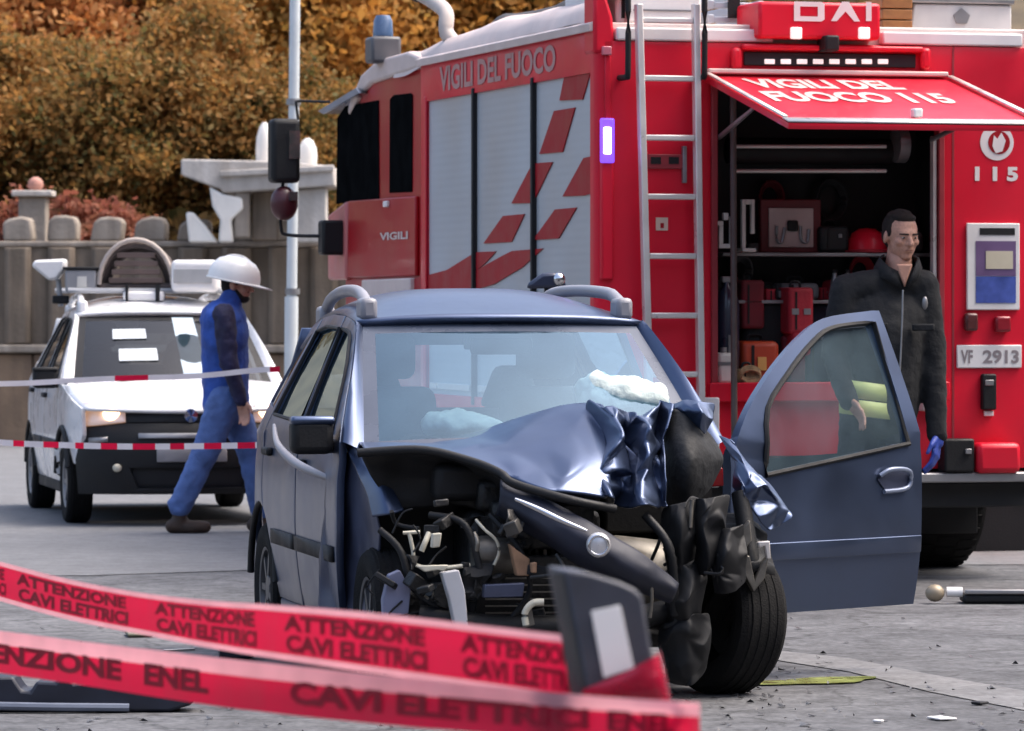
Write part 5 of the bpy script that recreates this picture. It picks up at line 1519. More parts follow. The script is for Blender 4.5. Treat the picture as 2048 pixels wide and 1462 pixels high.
# engine bay laid open
m_eng = mat('oily_engine_black', (0.007, 0.0072, 0.008), 0.55, var=0.4, scale=14, bump=0.4, bscale=40)
m_alloy = mat('dull_alloy', (0.20, 0.185, 0.16), 0.45, metal=0.6, var=0.3, scale=14, dirt=0.5, dirtcol=(0.04, 0.035, 0.03))
m_dalloy = mat('dark_alloy', (0.09, 0.085, 0.08), 0.5, metal=0.5, var=0.4, scale=14)
m_wire = mat('pale_wire', (0.55, 0.52, 0.42), 0.55, var=0.2, scale=20)
m_rust2 = mat('rusty_bracket', (0.34, 0.20, 0.12), 0.6, metal=0.3, var=0.3, scale=18)
en = sub('engine', wk)
obj('engine_block', MB().box(-0.36, 0.16, -0.22, 0.14, 0.30, 0.72), m_eng, en, bevel=0.03)
obj('cylinder_head', MB().box(-0.34, 0.14, -0.30, 0.08, 0.72, 0.84), m_eng, en, bevel=0.025)
obj('gearbox', MB().lathe([(0.001, -0.16), (0.13, -0.16), (0.16, -0.05), (0.14, 0.12), (0.10, 0.2), (0.001, 0.2)], (0.30, -0.10, 0.46), 'x', 18), m_alloy, en)
obj('alternator', MB().lathe([(0.001, -0.09), (0.065, -0.09), (0.075, -0.06), (0.075, 0.06), (0.06, 0.09), (0.001, 0.09)], (-0.28, -0.34, 0.56), 'x', 18), m_alloy, en)
for k in range(9):
    obj('cooling_fin', MB().box(-0.19 + k * 0.032, -0.178 + k * 0.032, -0.33, -0.22, 0.44, 0.66), m_alloy if k % 3 == 0 else m_eng, en)
obj('manifold_cover', MB().prism([(-0.37, 0.58), (-0.06, 0.58), (0.0, 0.70), (-0.10, 0.78), (-0.37, 0.76)], 'x', -0.30, 0.10), m_eng, en, bevel=0.02)
obj('air_box', MB().box(-0.50, -0.18, -0.25, 0.12, 0.76, 0.90), m_black, en, bevel=0.03)
obj('battery', MB().box(0.22, 0.46, -0.02, 0.16, 0.62, 0.80), m_black, en, bevel=0.012)
# frame rails, cross members, radiator
obj('front_rail', MB().tube([(-0.52, 0.2, 0.42), (-0.52, -0.2, 0.40), (-0.50, -0.45, 0.42)], 0.05, 8), m_eng, wk)
obj('front_rail', MB().tube([(0.50, 0.2, 0.42), (0.50, -0.2, 0.40), (0.42, -0.42, 0.44)], 0.05, 8), m_eng, wk)
obj('crossmember', MB().tube(curve([(-0.60, -0.42, 0.34), (-0.3, -0.48, 0.30), (0.1, -0.5, 0.31), (0.45, -0.40, 0.36)], 14), 0.045, 8), m_black, wk, angle=80)
obj('radiator', MB().obox((-0.05, -0.36, 0.44), (0.62, 0.035, 0.24), Matrix.Rotation(R(10), 4, 'X') @ Matrix.Rotation(R(-6), 4, 'Z')), m_eng, wk, bevel=0.006)
for k in range(8):
    obj('radiator_fin', MB().obox((-0.05, -0.386, 0.345 + k * 0.026), (0.56, 0.006, 0.006), Matrix.Rotation(R(-6), 4, 'Z')), m_alloy, wk)
obj('subframe', MB().box(-0.55, 0.55, -0.3, 0.2, 0.20, 0.27), m_eng, wk, bevel=0.02)
obj('cowl', MB().box(-0.68, 0.66, 0.02, 0.15, 0.80, 0.93), m_black, wk, bevel=0.02)
# bay cover hanging below the bonnet, and the strut tower
obj('bay_liner', sheet(net([
    [(720, 905, 17.36), (830, 902, 17.34), (940, 925, 17.30), (1010, 960, 17.24)],
    [(745, 960, 17.40), (835, 955, 17.40), (930, 965, 17.38), (1004, 1000, 17.30)],
    [(790, 1020, 17.42), (850, 1015, 17.44), (925, 1012, 17.42), (996, 1035, 17.34)]]), 24, 16, 0.02, 7, 6.0), m_black, wk, solid=0.005, angle=50)
hoses = [
    (m_wire, 0.008, [(818, 1065, 17.1), (826, 1100, 17.1), (832, 1130, 17.1), (880, 1136, 17.08), (940, 1130, 17.1)]),
    (m_wire, 0.007, [(806, 1066, 17.1), (840, 1064, 17.1)]),
    (m_wire, 0.011, [(858, 1066, 17.12), (850, 1085, 17.1), (843, 1102, 17.1)]),
    (m_wire, 0.006, [(952, 1040, 17.15), (970, 1060, 17.1), (992, 1080, 17.1), (998, 1105, 17.1), (988, 1130, 17.1)]),
    (m_alloy, 0.010, [(948, 1066, 17.12), (955, 1085, 17.1), (952, 1102, 17.1)]),
    (m_wire, 0.013, [(1052, 1250, 16.95), (1050, 1225, 16.95), (1066, 1206, 16.95), (1088, 1204, 16.95)]),
    (m_black, 0.014, [(760, 1060, 17.2), (800, 1100, 17.15), (830, 1180, 17.12), (900, 1230, 17.1)]),
    (m_black, 0.012, [(980, 1030, 17.2), (1040, 1100, 17.1), (1060, 1180, 17.1), (1020, 1240, 17.1)]),
    (m_black, 0.014, [(860, 1030, 17.2), (930, 1050, 17.12), (960, 1140, 17.1)]),
    (m_alloy, 0.007, [(1300, 1130, 16.98), (1304, 1190, 16.98), (1300, 1235, 17.0)]),
    (m_alloy, 0.008, [(1384, 1000, 17.2), (1382, 1030, 17.2), (1381, 1055, 17.2)]),
    (m_black, 0.018, [(1290, 1030, 17.2), (1340, 1100, 17.15), (1350, 1230, 17.2)])]
for m_, r_, pts in hoses:
    obj('wire' if r_ < 0.012 else 'hose', MB().tube(curve([L(*p) for p in pts], 14), r_, 8), m_, en, angle=80)
def chunk(name, pts, Y, d, m_, parent=None):
    P_ = [L(px, py, Y) for px, py in pts]
    dv = Vector((0, d, 0))
    k = len(P_)
    return obj(name, MB().add(P_ + [p + dv for p in P_], [tuple(range(k)), tuple(reversed(range(k, 2 * k)))] + [(i, i + k, (i + 1) % k + k, (i + 1) % k) for i in range(k)]), m_, parent or wk, bevel=0.004)
chunk('white_pipe', [(884, 1146), (918, 1140), (930, 1180), (937, 1256), (912, 1258), (900, 1200)], 17.0, 0.06, mat('grey_white_duct', (0.55, 0.55, 0.57), 0.5, var=0.1))
chunk('headlamp_remains', [(866, 1068), (884, 1066), (880, 1094), (864, 1096)], 17.0, 0.04, m_wire)
chunk('bracket', [(832, 1132), (898, 1130), (888, 1143), (876, 1140), (850, 1144)], 17.0, 0.03, m_wire)
chunk('bracket', [(1020, 1088), (1034, 1100), (1060, 1118), (1058, 1152), (1034, 1152)], 17.05, 0.05, m_rust2)
chunk('bracket', [(1062, 1126), (1074, 1124), (1074, 1146), (1064, 1146)], 17.0, 0.03, m_rust2)
chunk('plastic_flap', [(970, 1170), (1050, 1166), (1046, 1194), (968, 1196)], 17.0, 0.05, m_navy)
chunk('plastic_flap', [(778, 1150), (800, 1140), (822, 1180), (816, 1240), (768, 1246), (766, 1200)], 17.1, 0.05, mat('blue_grey_plastic', (0.17, 0.18, 0.27), 0.5, var=0.15))
chunk('alloy_arm', [(1046, 1222), (1062, 1206), (1070, 1250), (1048, 1256)], 16.98, 0.03, m_alloy)
# torn small pieces filling the bay
rnd = random.Random(21)
NM = ('pipe', 'clip', 'connector', 'bracket', 'torn_strip')
for i in range(50):
    px, py = rnd.uniform(745, 1115), rnd.uniform(1005, 1275)
    if py < 960 + (px - 990) * 0.6:
        continue
    Y = rnd.uniform(16.98, 17.28)
    mm_ = rnd.choice((m_eng, m_eng, m_black, m_black, m_liner, m_eng, m_liner, m_black, m_dalloy, m_eng))
    k_ = rnd.random()
    if k_ < 0.45:
        q_ = [(px, py, Y), (px + rnd.uniform(-30, 30), py + rnd.uniform(5, 35), Y + rnd.uniform(-0.05, 0.05)), (px + rnd.uniform(-60, 60), py + rnd.uniform(10, 70), Y)]
        obj(rnd.choice(('pipe', 'cable')), MB().tube(curve([L(*w_) for w_ in q_], 8), rnd.choice((0.004, 0.006, 0.009)), 6), mm_, en, angle=80)
    elif k_ < 0.8:
        obj(rnd.choice(('connector', 'clip', 'bracket')), MB().obox(L(px, py, Y), (rnd.uniform(0.02, 0.09), rnd.uniform(0.02, 0.06), rnd.uniform(0.015, 0.07)), Matrix.Rotation(rnd.uniform(-0.6, 0.6), 4, 'Y') @ Matrix.Rotation(rnd.uniform(-0.8, 0.8), 4, 'Z')), mm_, en, bevel=0.005)
    else:
        a_, b_ = rnd.uniform(20, 70), rnd.uniform(15, 60)
        obj('torn_strip', sheet(net([[(px, py, Y), (px + a_, py + rnd.uniform(-15, 15), Y + 0.03)], [(px + rnd.uniform(-12, 12), py + b_, Y - 0.03), (px + a_ * rnd.uniform(0.3, 1), py + b_, Y + 0.02)]]), 8, 8, 0.03, 14, i), mm_, en, solid=0.003, angle=40)
for i in range(14):
    px, py = rnd.uniform(1320, 1470), rnd.uniform(1010, 1200)
    Y = rnd.uniform(17.2, 17.34)
    q_ = [(px, py, Y), (px + rnd.uniform(-20, 20), py + rnd.uniform(10, 45), Y - 0.03), (px + rnd.uniform(-40, 40), py + rnd.uniform(30, 90), Y)]
    obj('cable', MB().tube(curve([L(*w_) for w_ in q_], 8), rnd.choice((0.004, 0.007, 0.012)), 6), rnd.choice((m_eng, m_black, m_liner)), en, angle=80)
# suspension showing beside the driver's side wheel
chunk('knuckle', [(1480, 1108), (1500, 1112), (1510, 1160), (1524, 1128), (1538, 1112), (1530, 1156), (1508, 1184), (1490, 1150)], 17.45, 0.05, m_alloy)
chunk('knuckle', [(1486, 1060), (1500, 1040), (1504, 1080), (1490, 1100)], 17.45, 0.04, m_alloy)
chunk('damper_bracket', [(1516, 1084), (1540, 1082), (1542, 1118), (1534, 1118), (1530, 1092), (1518, 1096)], 17.45, 0.03, m_alu)
obj('damper', MB().tube([L(1480, 985, 17.6), L(1505, 1140, 17.5)], 0.035, 12), m_black, wk)
m_rag = mat('torn_black_plastic', (0.007, 0.0075, 0.009), 0.6, var=0.3, spec=0.35)
for k, pts in enumerate((((1322, 1010), (1400, 990), (1330, 1160), (1396, 1180)), ((1380, 1000), (1452, 985), (1392, 1150), (1446, 1120)), ((1330, 1130), (1420, 1110), (1326, 1290), (1400, 1300)), ((1420, 1060), (1486, 1040), (1424, 1190), (1490, 1170)), ((1316, 1230), (1420, 1220), (1330, 1366), (1416, 1350)))):
    A_, B_, C_, D_ = pts
    obj('torn_liner', crumple(net([[(A_[0], A_[1], 17.30), ((A_[0] + B_[0]) / 2, A_[1] - 6, 17.22), (B_[0], B_[1], 17.32)], [((A_[0] + C_[0]) / 2, (A_[1] + C_[1]) / 2, 17.26), ((A_[0] + D_[0]) / 2, (A_[1] + D_[1]) / 2, 17.16), ((B_[0] + D_[0]) / 2, (B_[1] + D_[1]) / 2, 17.28)], [(C_[0], C_[1], 17.30), ((C_[0] + D_[0]) / 2, C_[1] + 10, 17.24), (D_[0], D_[1], 17.34)]]), 5, 6, 0.05, 7, 11 + k), m_rag, wk, solid=0.004, angle=180, fold=0.35)
rows = []
for i in range(29):
    a = R(28 + 140 * i / 28)
    r_ = 0.375 + 0.012 * math.sin(i * 1.9)
    rows.append([Vector((0.44 + 0.40 * k / 6 + 0.012 * noise.noise(Vector((i * 0.6, k * 0.8, 2))), -0.02 - math.cos(a) * (r_ - 0.05 * (k in (0, 6))) * 0.93, 0.31 + math.sin(a) * (r_ - 0.04 * (k in (0, 6))))) for k in range(7)])
obj('arch_liner', MB().grid(rows), m_liner, wk, solid=0.006, angle=50)
obj('strut', MB().tube([(0.52, -0.02, 0.30), (0.50, 0.02, 0.80)], [0.05, 0.035], 12), m_eng, wk)
chunk('red_lamp_fragment', [(1404, 942), (1422, 932), (1446, 936), (1448, 972), (1420, 974), (1404, 962)], 17.75, 0.06, mat('red_lamp_lens', (0.35, 0.01, 0.015), 0.2))
# airbags
rb = random.Random(8)
ab = MB().ell(L(915, 850, 18.02), (0.15, 0.14, 0.055), 16).ell(L(878, 850, 18.0), (0.07, 0.12, 0.05), 14).ell(L(965, 856, 18.02), (0.10, 0.11, 0.035), 14)
blob('airbag', ab, m_airbag, wk, 0.012, 4, folds=0.05)
ab = MB().ell(L(1235, 800, 18.25), (0.17, 0.14, 0.10), 18).ell(L(1195, 780, 18.25), (0.09, 0.11, 0.075), 14).ell(L(1290, 800, 18.25), (0.11, 0.12, 0.08), 14)
blob('airbag', ab, m_airbag, wk, 0.012, 4, folds=0.04)
obj('wiper', MB().tube(curve([L(800, 884, 17.83), L(830, 872, 17.86), L(900, 880, 17.85), L(960, 876, 17.84)], 12), [0.012] * 5 + [0.007] * 8, 6), m_black, wk, angle=80)

# open driver's door: hinge at the screen pillar, swung out towards the right of the picture
DOORY = [(0.0, 0.0), (1.0, 0.0)]
hinge = Vector((0.775, 0.27, 0.0))
dm = sub('door', wk, Matrix.Translation(hinge) @ Matrix.Rotation(R(-58), 4, 'Z') @ Matrix.Translation(-Vector((0.775, 0.27, 0))))
dm['label'] = "driver's door standing wide open"
KX = 1.165
FDO = [(0.30, 0.90), (0.285, 0.62), (0.345, 0.40), (0.40, 0.27), (1.285, 0.27), (1.30, 0.97), (1.265, 1.452), (1.22, 1.452), (0.96, 1.425), (0.82, 1.368), (0.64, 1.255), (0.47, 1.12), (0.36, 1.0)]
FDWO = [(0.47, 0.825), (1.232, 0.93), (1.208, 1.405), (0.98, 1.385), (0.85, 1.33), (0.68, 1.215), (0.51, 1.06)]
FDO = FDO[:7] + flow(FDO[7:] + [FDO[0]], 22)[:-1]
FDWO = FDWO[:2] + flow(FDWO[2:] + [FDWO[0]], 18)[:-1]
def dfn(y, z, o=0.0):
    return (sx(max(y, 0.3), z) + o, 0.27 + (y - 0.27) * KX, z + max(0, z - 0.9) * 0.045)
obj('door_skin', MB().geo(panel(FDO, [FDWO], dfn, 0.06)), m_blue, dm, solid=0.045, angle=28, out=(1, 0, 0), split=True)
obj('window_glass', MB().geo(panel(FDWO, [], lambda y, z: dfn(y, z, -0.018), 0.1)), glass('door_glass', (0.74, 0.82, 0.84), 2.2, haze=0.12, hazecol=(0.30, 0.44, 0.52), rcol=(0.6, 0.8, 1.0)), dm)
obj('window_seal', MB().tube([dfn(y, z, 0.003) for y, z in FDWO], 0.012, 6, closed=True), m_black, dm)
hb = [dfn(y, z, 0.006) for y, z in ((1.05, 0.79), (1.09, 0.825), (1.20, 0.825), (1.225, 0.79), (1.20, 0.745), (1.09, 0.745))]
obj('handle_recess', MB().add(hb, [tuple(range(6))]), m_navy, dm)
obj('door_handle', MB().tube(curve([dfn(1.06, 0.805, 0.01), dfn(1.10, 0.83, 0.03), dfn(1.19, 0.825, 0.03), dfn(1.222, 0.795, 0.015), dfn(1.20, 0.75, 0.012), dfn(1.08, 0.74, 0.01)], 18), 0.010, 8), mat('grey_blue_handle', (0.22, 0.26, 0.36), 0.35, metal=0.4), dm, angle=80)
obj('moulding', MB().geo(panel([(0.37, 0.485), (1.28, 0.485), (1.28, 0.555), (0.36, 0.555)], [], lambda y, z: dfn(y, z, 0.016), 0.1)), m_blue, dm, solid=0.016, bevel=0.004, out=(1, 0, 0))
obj('inner_trim', MB().geo(panel([(0.36, 0.35), (1.25, 0.33), (1.27, 0.91), (0.36, 0.88)], [], lambda y, z: dfn(y, z, -0.07), 0.1)), m_dark, dm, solid=0.02)

# ================================================================== the white car with its lights on
VM = Matrix.Translation((-2.36, 31.75, 0)) @ Matrix.Rotation(R(12), 4, 'Z') @ Matrix.Diagonal((1.02, 1.02, 1.02, 1))
VI = VM.inverted()
wc = thing('white_car', 'white small hatchback with lit headlights and loaded roof rack at the left', 'car', VM)
rf2 = car_body(wc, m_carwhite, {'open_side': 1, 'dark': True})
mirror_part(wc, -1, m_black, m_black)
for x, y, s in ((-0.70, 2.30, -1), (0.70, 2.30, 1), (-0.70, 0.0, -1), (0.70, 0.0, 1)):
    wheel(wc, (x, y, 0.285), 0.285, 0.18, s, mat('steel_rim', (0.28, 0.28, 0.29), 0.4, metal=0.5), blocks=False)
for s in (-1, 1):
    obj('wing', MB().geo(panel(FF, [], lambda y, z: (s * sx(y, z), y, z), 0.06)), m_carwhite, wc, solid=0.03, bevel=0.004, out=(s, 0, 0))
    obj('wheel_arch_trim', MB().tube([(s * (sx(-0.2, 0.5) + 0.016), y, z) for y, z in arc(0, 0.30, 0.36, 165, 5, 14)], 0.02, 6), m_black, wc, angle=80)
def wing_top(y):
    return 0.875 + (y + 0.25) * 0.186 if y > -0.25 else 0.875 + (y + 0.25) * 0.278
rows = []
for i in range(15):
    t = i / 14
    y = 0.12 - 0.70 * t
    hw = sx(y, 0.90) - 0.006
    r_ = []
    for j in range(21):
        u = -1 + 2 * j / 20
        yy = y - 0.10 * (1 - u * u) * (0.4 + 0.6 * t) + 0.0 * t
        ze = wing_top(max(y, -0.52)) + 0.004
        r_.append(Vector((u * hw, yy, ze + 0.055 * (1 - abs(u) ** 2.2) * (1 - 0.5 * t) - 0.05 * max(0, t - 0.85) / 0.15 * (1 - u * u))))
    rows.append(r_)
obj('bonnet', MB().grid(rows), m_carwhite, wc, solid=0.02, angle=50, out=(0, 0, 1))
def front(x, z):
    """front face of the white car"""
    return -0.70 + 0.16 * (x / 0.75) ** 2 + 0.10 * (abs(x) / 0.75) ** 6 - 0.03 * math.sin(max(0, min(1, (z - 0.2) / 0.5)) * math.pi) + max(0, z - 0.62) * 0.30
def fpanel(name, poly, holes, m_, off=0.0, solid=0.03, parent=wc):
    return obj(name, MB().geo(panel(poly, holes, lambda x, z: (x, front(x, z) - off, z), 0.07)), m_, parent, solid=solid, bevel=0.004, out=(0, -1, 0))
bm_ = fpanel('bumper', [(-0.74, 0.22), (0.74, 0.22), (0.76, 0.45), (0.72, 0.66), (0.45, 0.70), (-0.45, 0.70), (-0.72, 0.66), (-0.76, 0.45)], [[(-0.36, 0.26), (0.36, 0.26), (0.42, 0.40), (-0.42, 0.40)]], m_black)
fpanel('upper_fascia', [(-0.44, 0.705), (0.44, 0.705), (0.44, 0.775), (-0.44, 0.775)], [], m_black, 0.0)
fpanel('grille_slat', [(-0.36, 0.60), (0.36, 0.60), (0.36, 0.635), (-0.36, 0.635)], [], m_grey, 0.012, 0.01)
fpanel('lower_grille', [(-0.40, 0.25), (0.40, 0.25), (0.44, 0.41), (-0.44, 0.41)], [], m_dark, -0.04)
fpanel('number_plate', [(-0.24, 0.44), (0.24, 0.44), (0.24, 0.55), (-0.24, 0.55)], [], mat('plate_grey', (0.30, 0.29, 0.30), 0.5), 0.016, 0.01)
obj('badge', MB().lathe([(0.001, -0.02), (0.045, -0.015), (0.05, 0.0), (0.05, 0.02)], (0, front(0, 0.75) - 0.005, 0.75), 'y', 20), m_chrome, wc)
m_head = mat('lit_headlamp', (0.9, 0.85, 0.78), 0.2, emit=(1.0, 0.56, 0.28), estr=2.4)
m_lens = mat('lamp_glass', (0.75, 0.75, 0.76), 0.15, coat=1.0, var=0.1)
for s in (-1, 1):
    hl = obj('headlight', MB().geo(panel([(s * 0.44, 0.71), (s * 0.71, 0.68), (s * 0.725, 0.78), (s * 0.70, 0.84), (s * 0.44, 0.82)], [], lambda x, z: (x, front(x, z) - 0.012, z), 0.05)), mat('warm_lamp_glass', (0.75, 0.72, 0.70), 0.15, coat=1.0, var=0.1, emit=(1.0, 0.5, 0.25), estr=0.10), wc, solid=0.03, out=(0, -1, 0))
    obj('lamp', MB().ell((s * 0.52, front(0.52, 0.78) - 0.012, 0.765), (0.068, 0.03, 0.055), 14), m_head, hl, angle=80)
    obj('fog_lamp', MB().ell((s * 0.50, front(0.5, 0.47) - 0.01, 0.40), (0.032, 0.015, 0.028), 12), m_wire, bm_, angle=80)
    obj('reflector', MB().geo(panel([(s * 0.56, 0.575), (s * 0.68, 0.565), (s * 0.68, 0.60), (s * 0.56, 0.61)], [], lambda x, z: (x, front(x, z) - 0.008, z), 0.1)), m_grey, bm_, solid=0.01)
for i in range(3):
    obj('bonnet_vent', MB().box(-0.40 + i * 0.34, -0.28 + i * 0.34, -0.005, 0.03, 0.975, 0.985), m_black, wc)
for x0, z0, w_, h_ in ((-0.40, 1.25, 0.25, 0.07), (-0.36, 1.10, 0.27, 0.08)):  # flat pale cards stand in for reflections on the windscreen
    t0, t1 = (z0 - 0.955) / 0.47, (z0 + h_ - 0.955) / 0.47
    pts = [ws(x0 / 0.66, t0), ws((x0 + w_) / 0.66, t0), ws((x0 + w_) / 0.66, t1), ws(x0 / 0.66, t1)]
    obj('reflection_card', MB().add([(p[0], p[1] - 0.008, p[2] + 0.006) for p in pts], [(0, 1, 2, 3)]), mat('pale_reflection', (0.55, 0.60, 0.64), 0.5), wc)
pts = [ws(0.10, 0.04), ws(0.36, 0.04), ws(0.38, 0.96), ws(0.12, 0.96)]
obj('reflection_card', MB().add([(p[0], p[1] - 0.006, p[2] + 0.005) for p in pts], [(0, 1, 2, 3)]), mat('pale_blue_reflection', (0.42, 0.52, 0.60), 0.4), wc)
# open driver's door of the white car
dw = sub('door', wc, Matrix.Translation(hinge) @ Matrix.Rotation(R(-62), 4, 'Z') @ Matrix.Translation(-Vector((0.775, 0.27, 0))))
obj('door_skin', MB().geo(panel(FD, [FDW], lambda y, z: (sx(max(y, 0.3), z), y, z), 0.07)), m_carwhite, dw, solid=0.045, bevel=0.006, out=(1, 0, 0))
obj('window_glass', MB().geo(panel(FDW, [], lambda y, z: (sx(y, z) - 0.015, y, z), 0.1)), m_dglass, dw)
obj('door_handle', MB().obox((sx(1.15, 0.86) + 0.012, 1.15, 0.86), (0.03, 0.17, 0.035)), m_black, dw, bevel=0.01)
mirror_part(dw, 1, m_black, m_black, 0.42, 0.99)
# rack and the load on it
m_bar = mat('rack_grey', (0.35, 0.36, 0.38), 0.4, metal=0.4)
for s in (-1, 1):
    roof_rail(rf2, s, m_carwhite, 1.05, 2.4)
for y in (1.25, 2.1):
    obj('cross_bar', MB().tube([(-0.62, y, 1.605), (0.62, y, 1.605)], 0.018, 8), m_bar, wc)
def V(px, py, Y):
    return at(px, py, Y)
def onroof(name, label, cat, px, Y=33.2):
    p = at(px, 570, Y)
    return thing(name, label, cat, Matrix.Translation((p.x, Y, 1.66)))
t = onroof('cable_coil', 'round brown coil of cable strapped on the white car roof rack', 'coil', 276)
m_coil = mat('brown_cable', (0.075, 0.055, 0.05), 0.7, var=0.3, scale=20)
for k in range(7):
    rr_ = 0.27 - 0.02 * (k % 3)
    obj('cable_turn', MB().tube([(rr_ * math.cos(a / 28 * 6.283), -0.15 + k * 0.05, 0.012 + 0.30 * (rr_ / 0.27) * max(-0.02, math.sin(a / 28 * 6.283))) for a in range(28)], 0.026, 8, closed=True), m_coil, t, angle=80)
obj('reel_arch', MB().tube([(0.27 * math.cos(a / 14 * math.pi), -0.19, 0.02 + 0.33 * math.sin(a / 14 * math.pi)) for a in range(15)], 0.018, 8), mat('pale_brown_strap', (0.40, 0.34, 0.30), 0.6), t, angle=80)
for k in range(4):
    obj('slat', MB().box(-0.2 + 0.02 * k, 0.2 - 0.02 * k, -0.185, -0.165, 0.03 + k * 0.062, 0.07 + k * 0.062), mat('dark_brown_slat', (0.11, 0.075, 0.065), 0.6, var=0.2), t, bevel=0.006)
t = onroof('floodlight', 'white tilted floodlight at the left end of the white car roof', 'floodlight', 100)
obj('lamp_housing', MB().prism([(-0.13, 0.16), (-0.10, 0.20), (0.12, 0.21), (0.12, 0.15), (0.06, 0.06), (0.0, 0.05)], 'y', -0.1, 0.12), m_white, t, bevel=0.02)
obj('stand', MB().tube([(0.06, 0, 0.06), (0.08, 0, -0.14)], 0.02, 8), m_bar, t)
obj('clamp', MB().box(0.02, 0.14, -0.04, 0.04, -0.12, -0.06), m_black, t, bevel=0.01)
t = onroof('grey_crate', 'grey plastic crate between floodlight and coil on the white car roof', 'crate', 165)
obj('crate_body', MB().box(-0.11, 0.12, -0.2, 0.2, -0.035, 0.13), mat('mid_grey_plastic', (0.28, 0.28, 0.29), 0.6, var=0.1), t, bevel=0.015)
obj('label_plate', MB().box(-0.02, 0.05, -0.206, -0.201, 0.0, 0.08), m_cream, t)
obj('crate_rim', MB().box(-0.125, 0.135, -0.215, 0.215, 0.131, 0.15), m_black, t, bevel=0.006)
t = onroof('white_tube_case', 'white case with grey panel on the rack beside the worker helmet', 'case', 395)
obj('case_body', MB().box(-0.17, 0.17, -0.35, 0.5, -0.035, 0.2), m_white, t, bevel=0.04, seg=3)
obj('case_panel', MB().box(-0.15, 0.13, -0.36, -0.352, 0.03, 0.13), mat('case_grey', (0.4, 0.4, 0.4), 0.5), t)
t = onroof('roof_sign', 'flat pale lamp bar in the middle of the white car roof edge', 'lamp bar', 285, 32.95)
obj('bar_body', MB().box(-0.14, 0.16, -0.06, 0.06, -0.10, -0.03), m_white, t, bevel=0.02)
obj('bar_clip', MB().box(0.10, 0.13, -0.066, 0.0, -0.10, 0.02), m_black, t)
obj('bar_clip', MB().box(-0.12, -0.10, -0.066, 0.0, -0.10, 0.02), m_black, t)
# blue lamp standing on the wrecked car's far side
t = thing('work_lamp', 'dark blue work lamp with pale lens seen just above the wrecked car roof', 'lamp', Matrix.Translation((at(1095, 570, 23.8).x, 23.8, 0)))
zb = at(1095, 577, 23.8).z
obj('lamp_body', MB().prism([(-0.115, zb), (0.10, zb), (0.09, zb + 0.045), (0.04, zb + 0.085), (-0.03, zb + 0.08), (-0.10, zb + 0.03)], 'y', -0.08, 0.08), mat('dark_blue_shell', (0.02, 0.028, 0.06), 0.35, coat=0.4), t, bevel=0.02)
obj('lamp_lens', MB().ell((0.06, -0.07, zb + 0.048), (0.034, 0.03, 0.036), 14), m_chrome, t, angle=80)
obj('stand', MB().tube([(0, 0, zb + 0.005), (0, 0, 0.5)], 0.018, 8), m_black, t)
for a in range(3):
    obj('leg', MB().tube([(0, 0, 0.55), (0.3 * math.cos(a * 2.094), 0.3 * math.sin(a * 2.094), 0.0)], 0.014, 6), m_black, t)

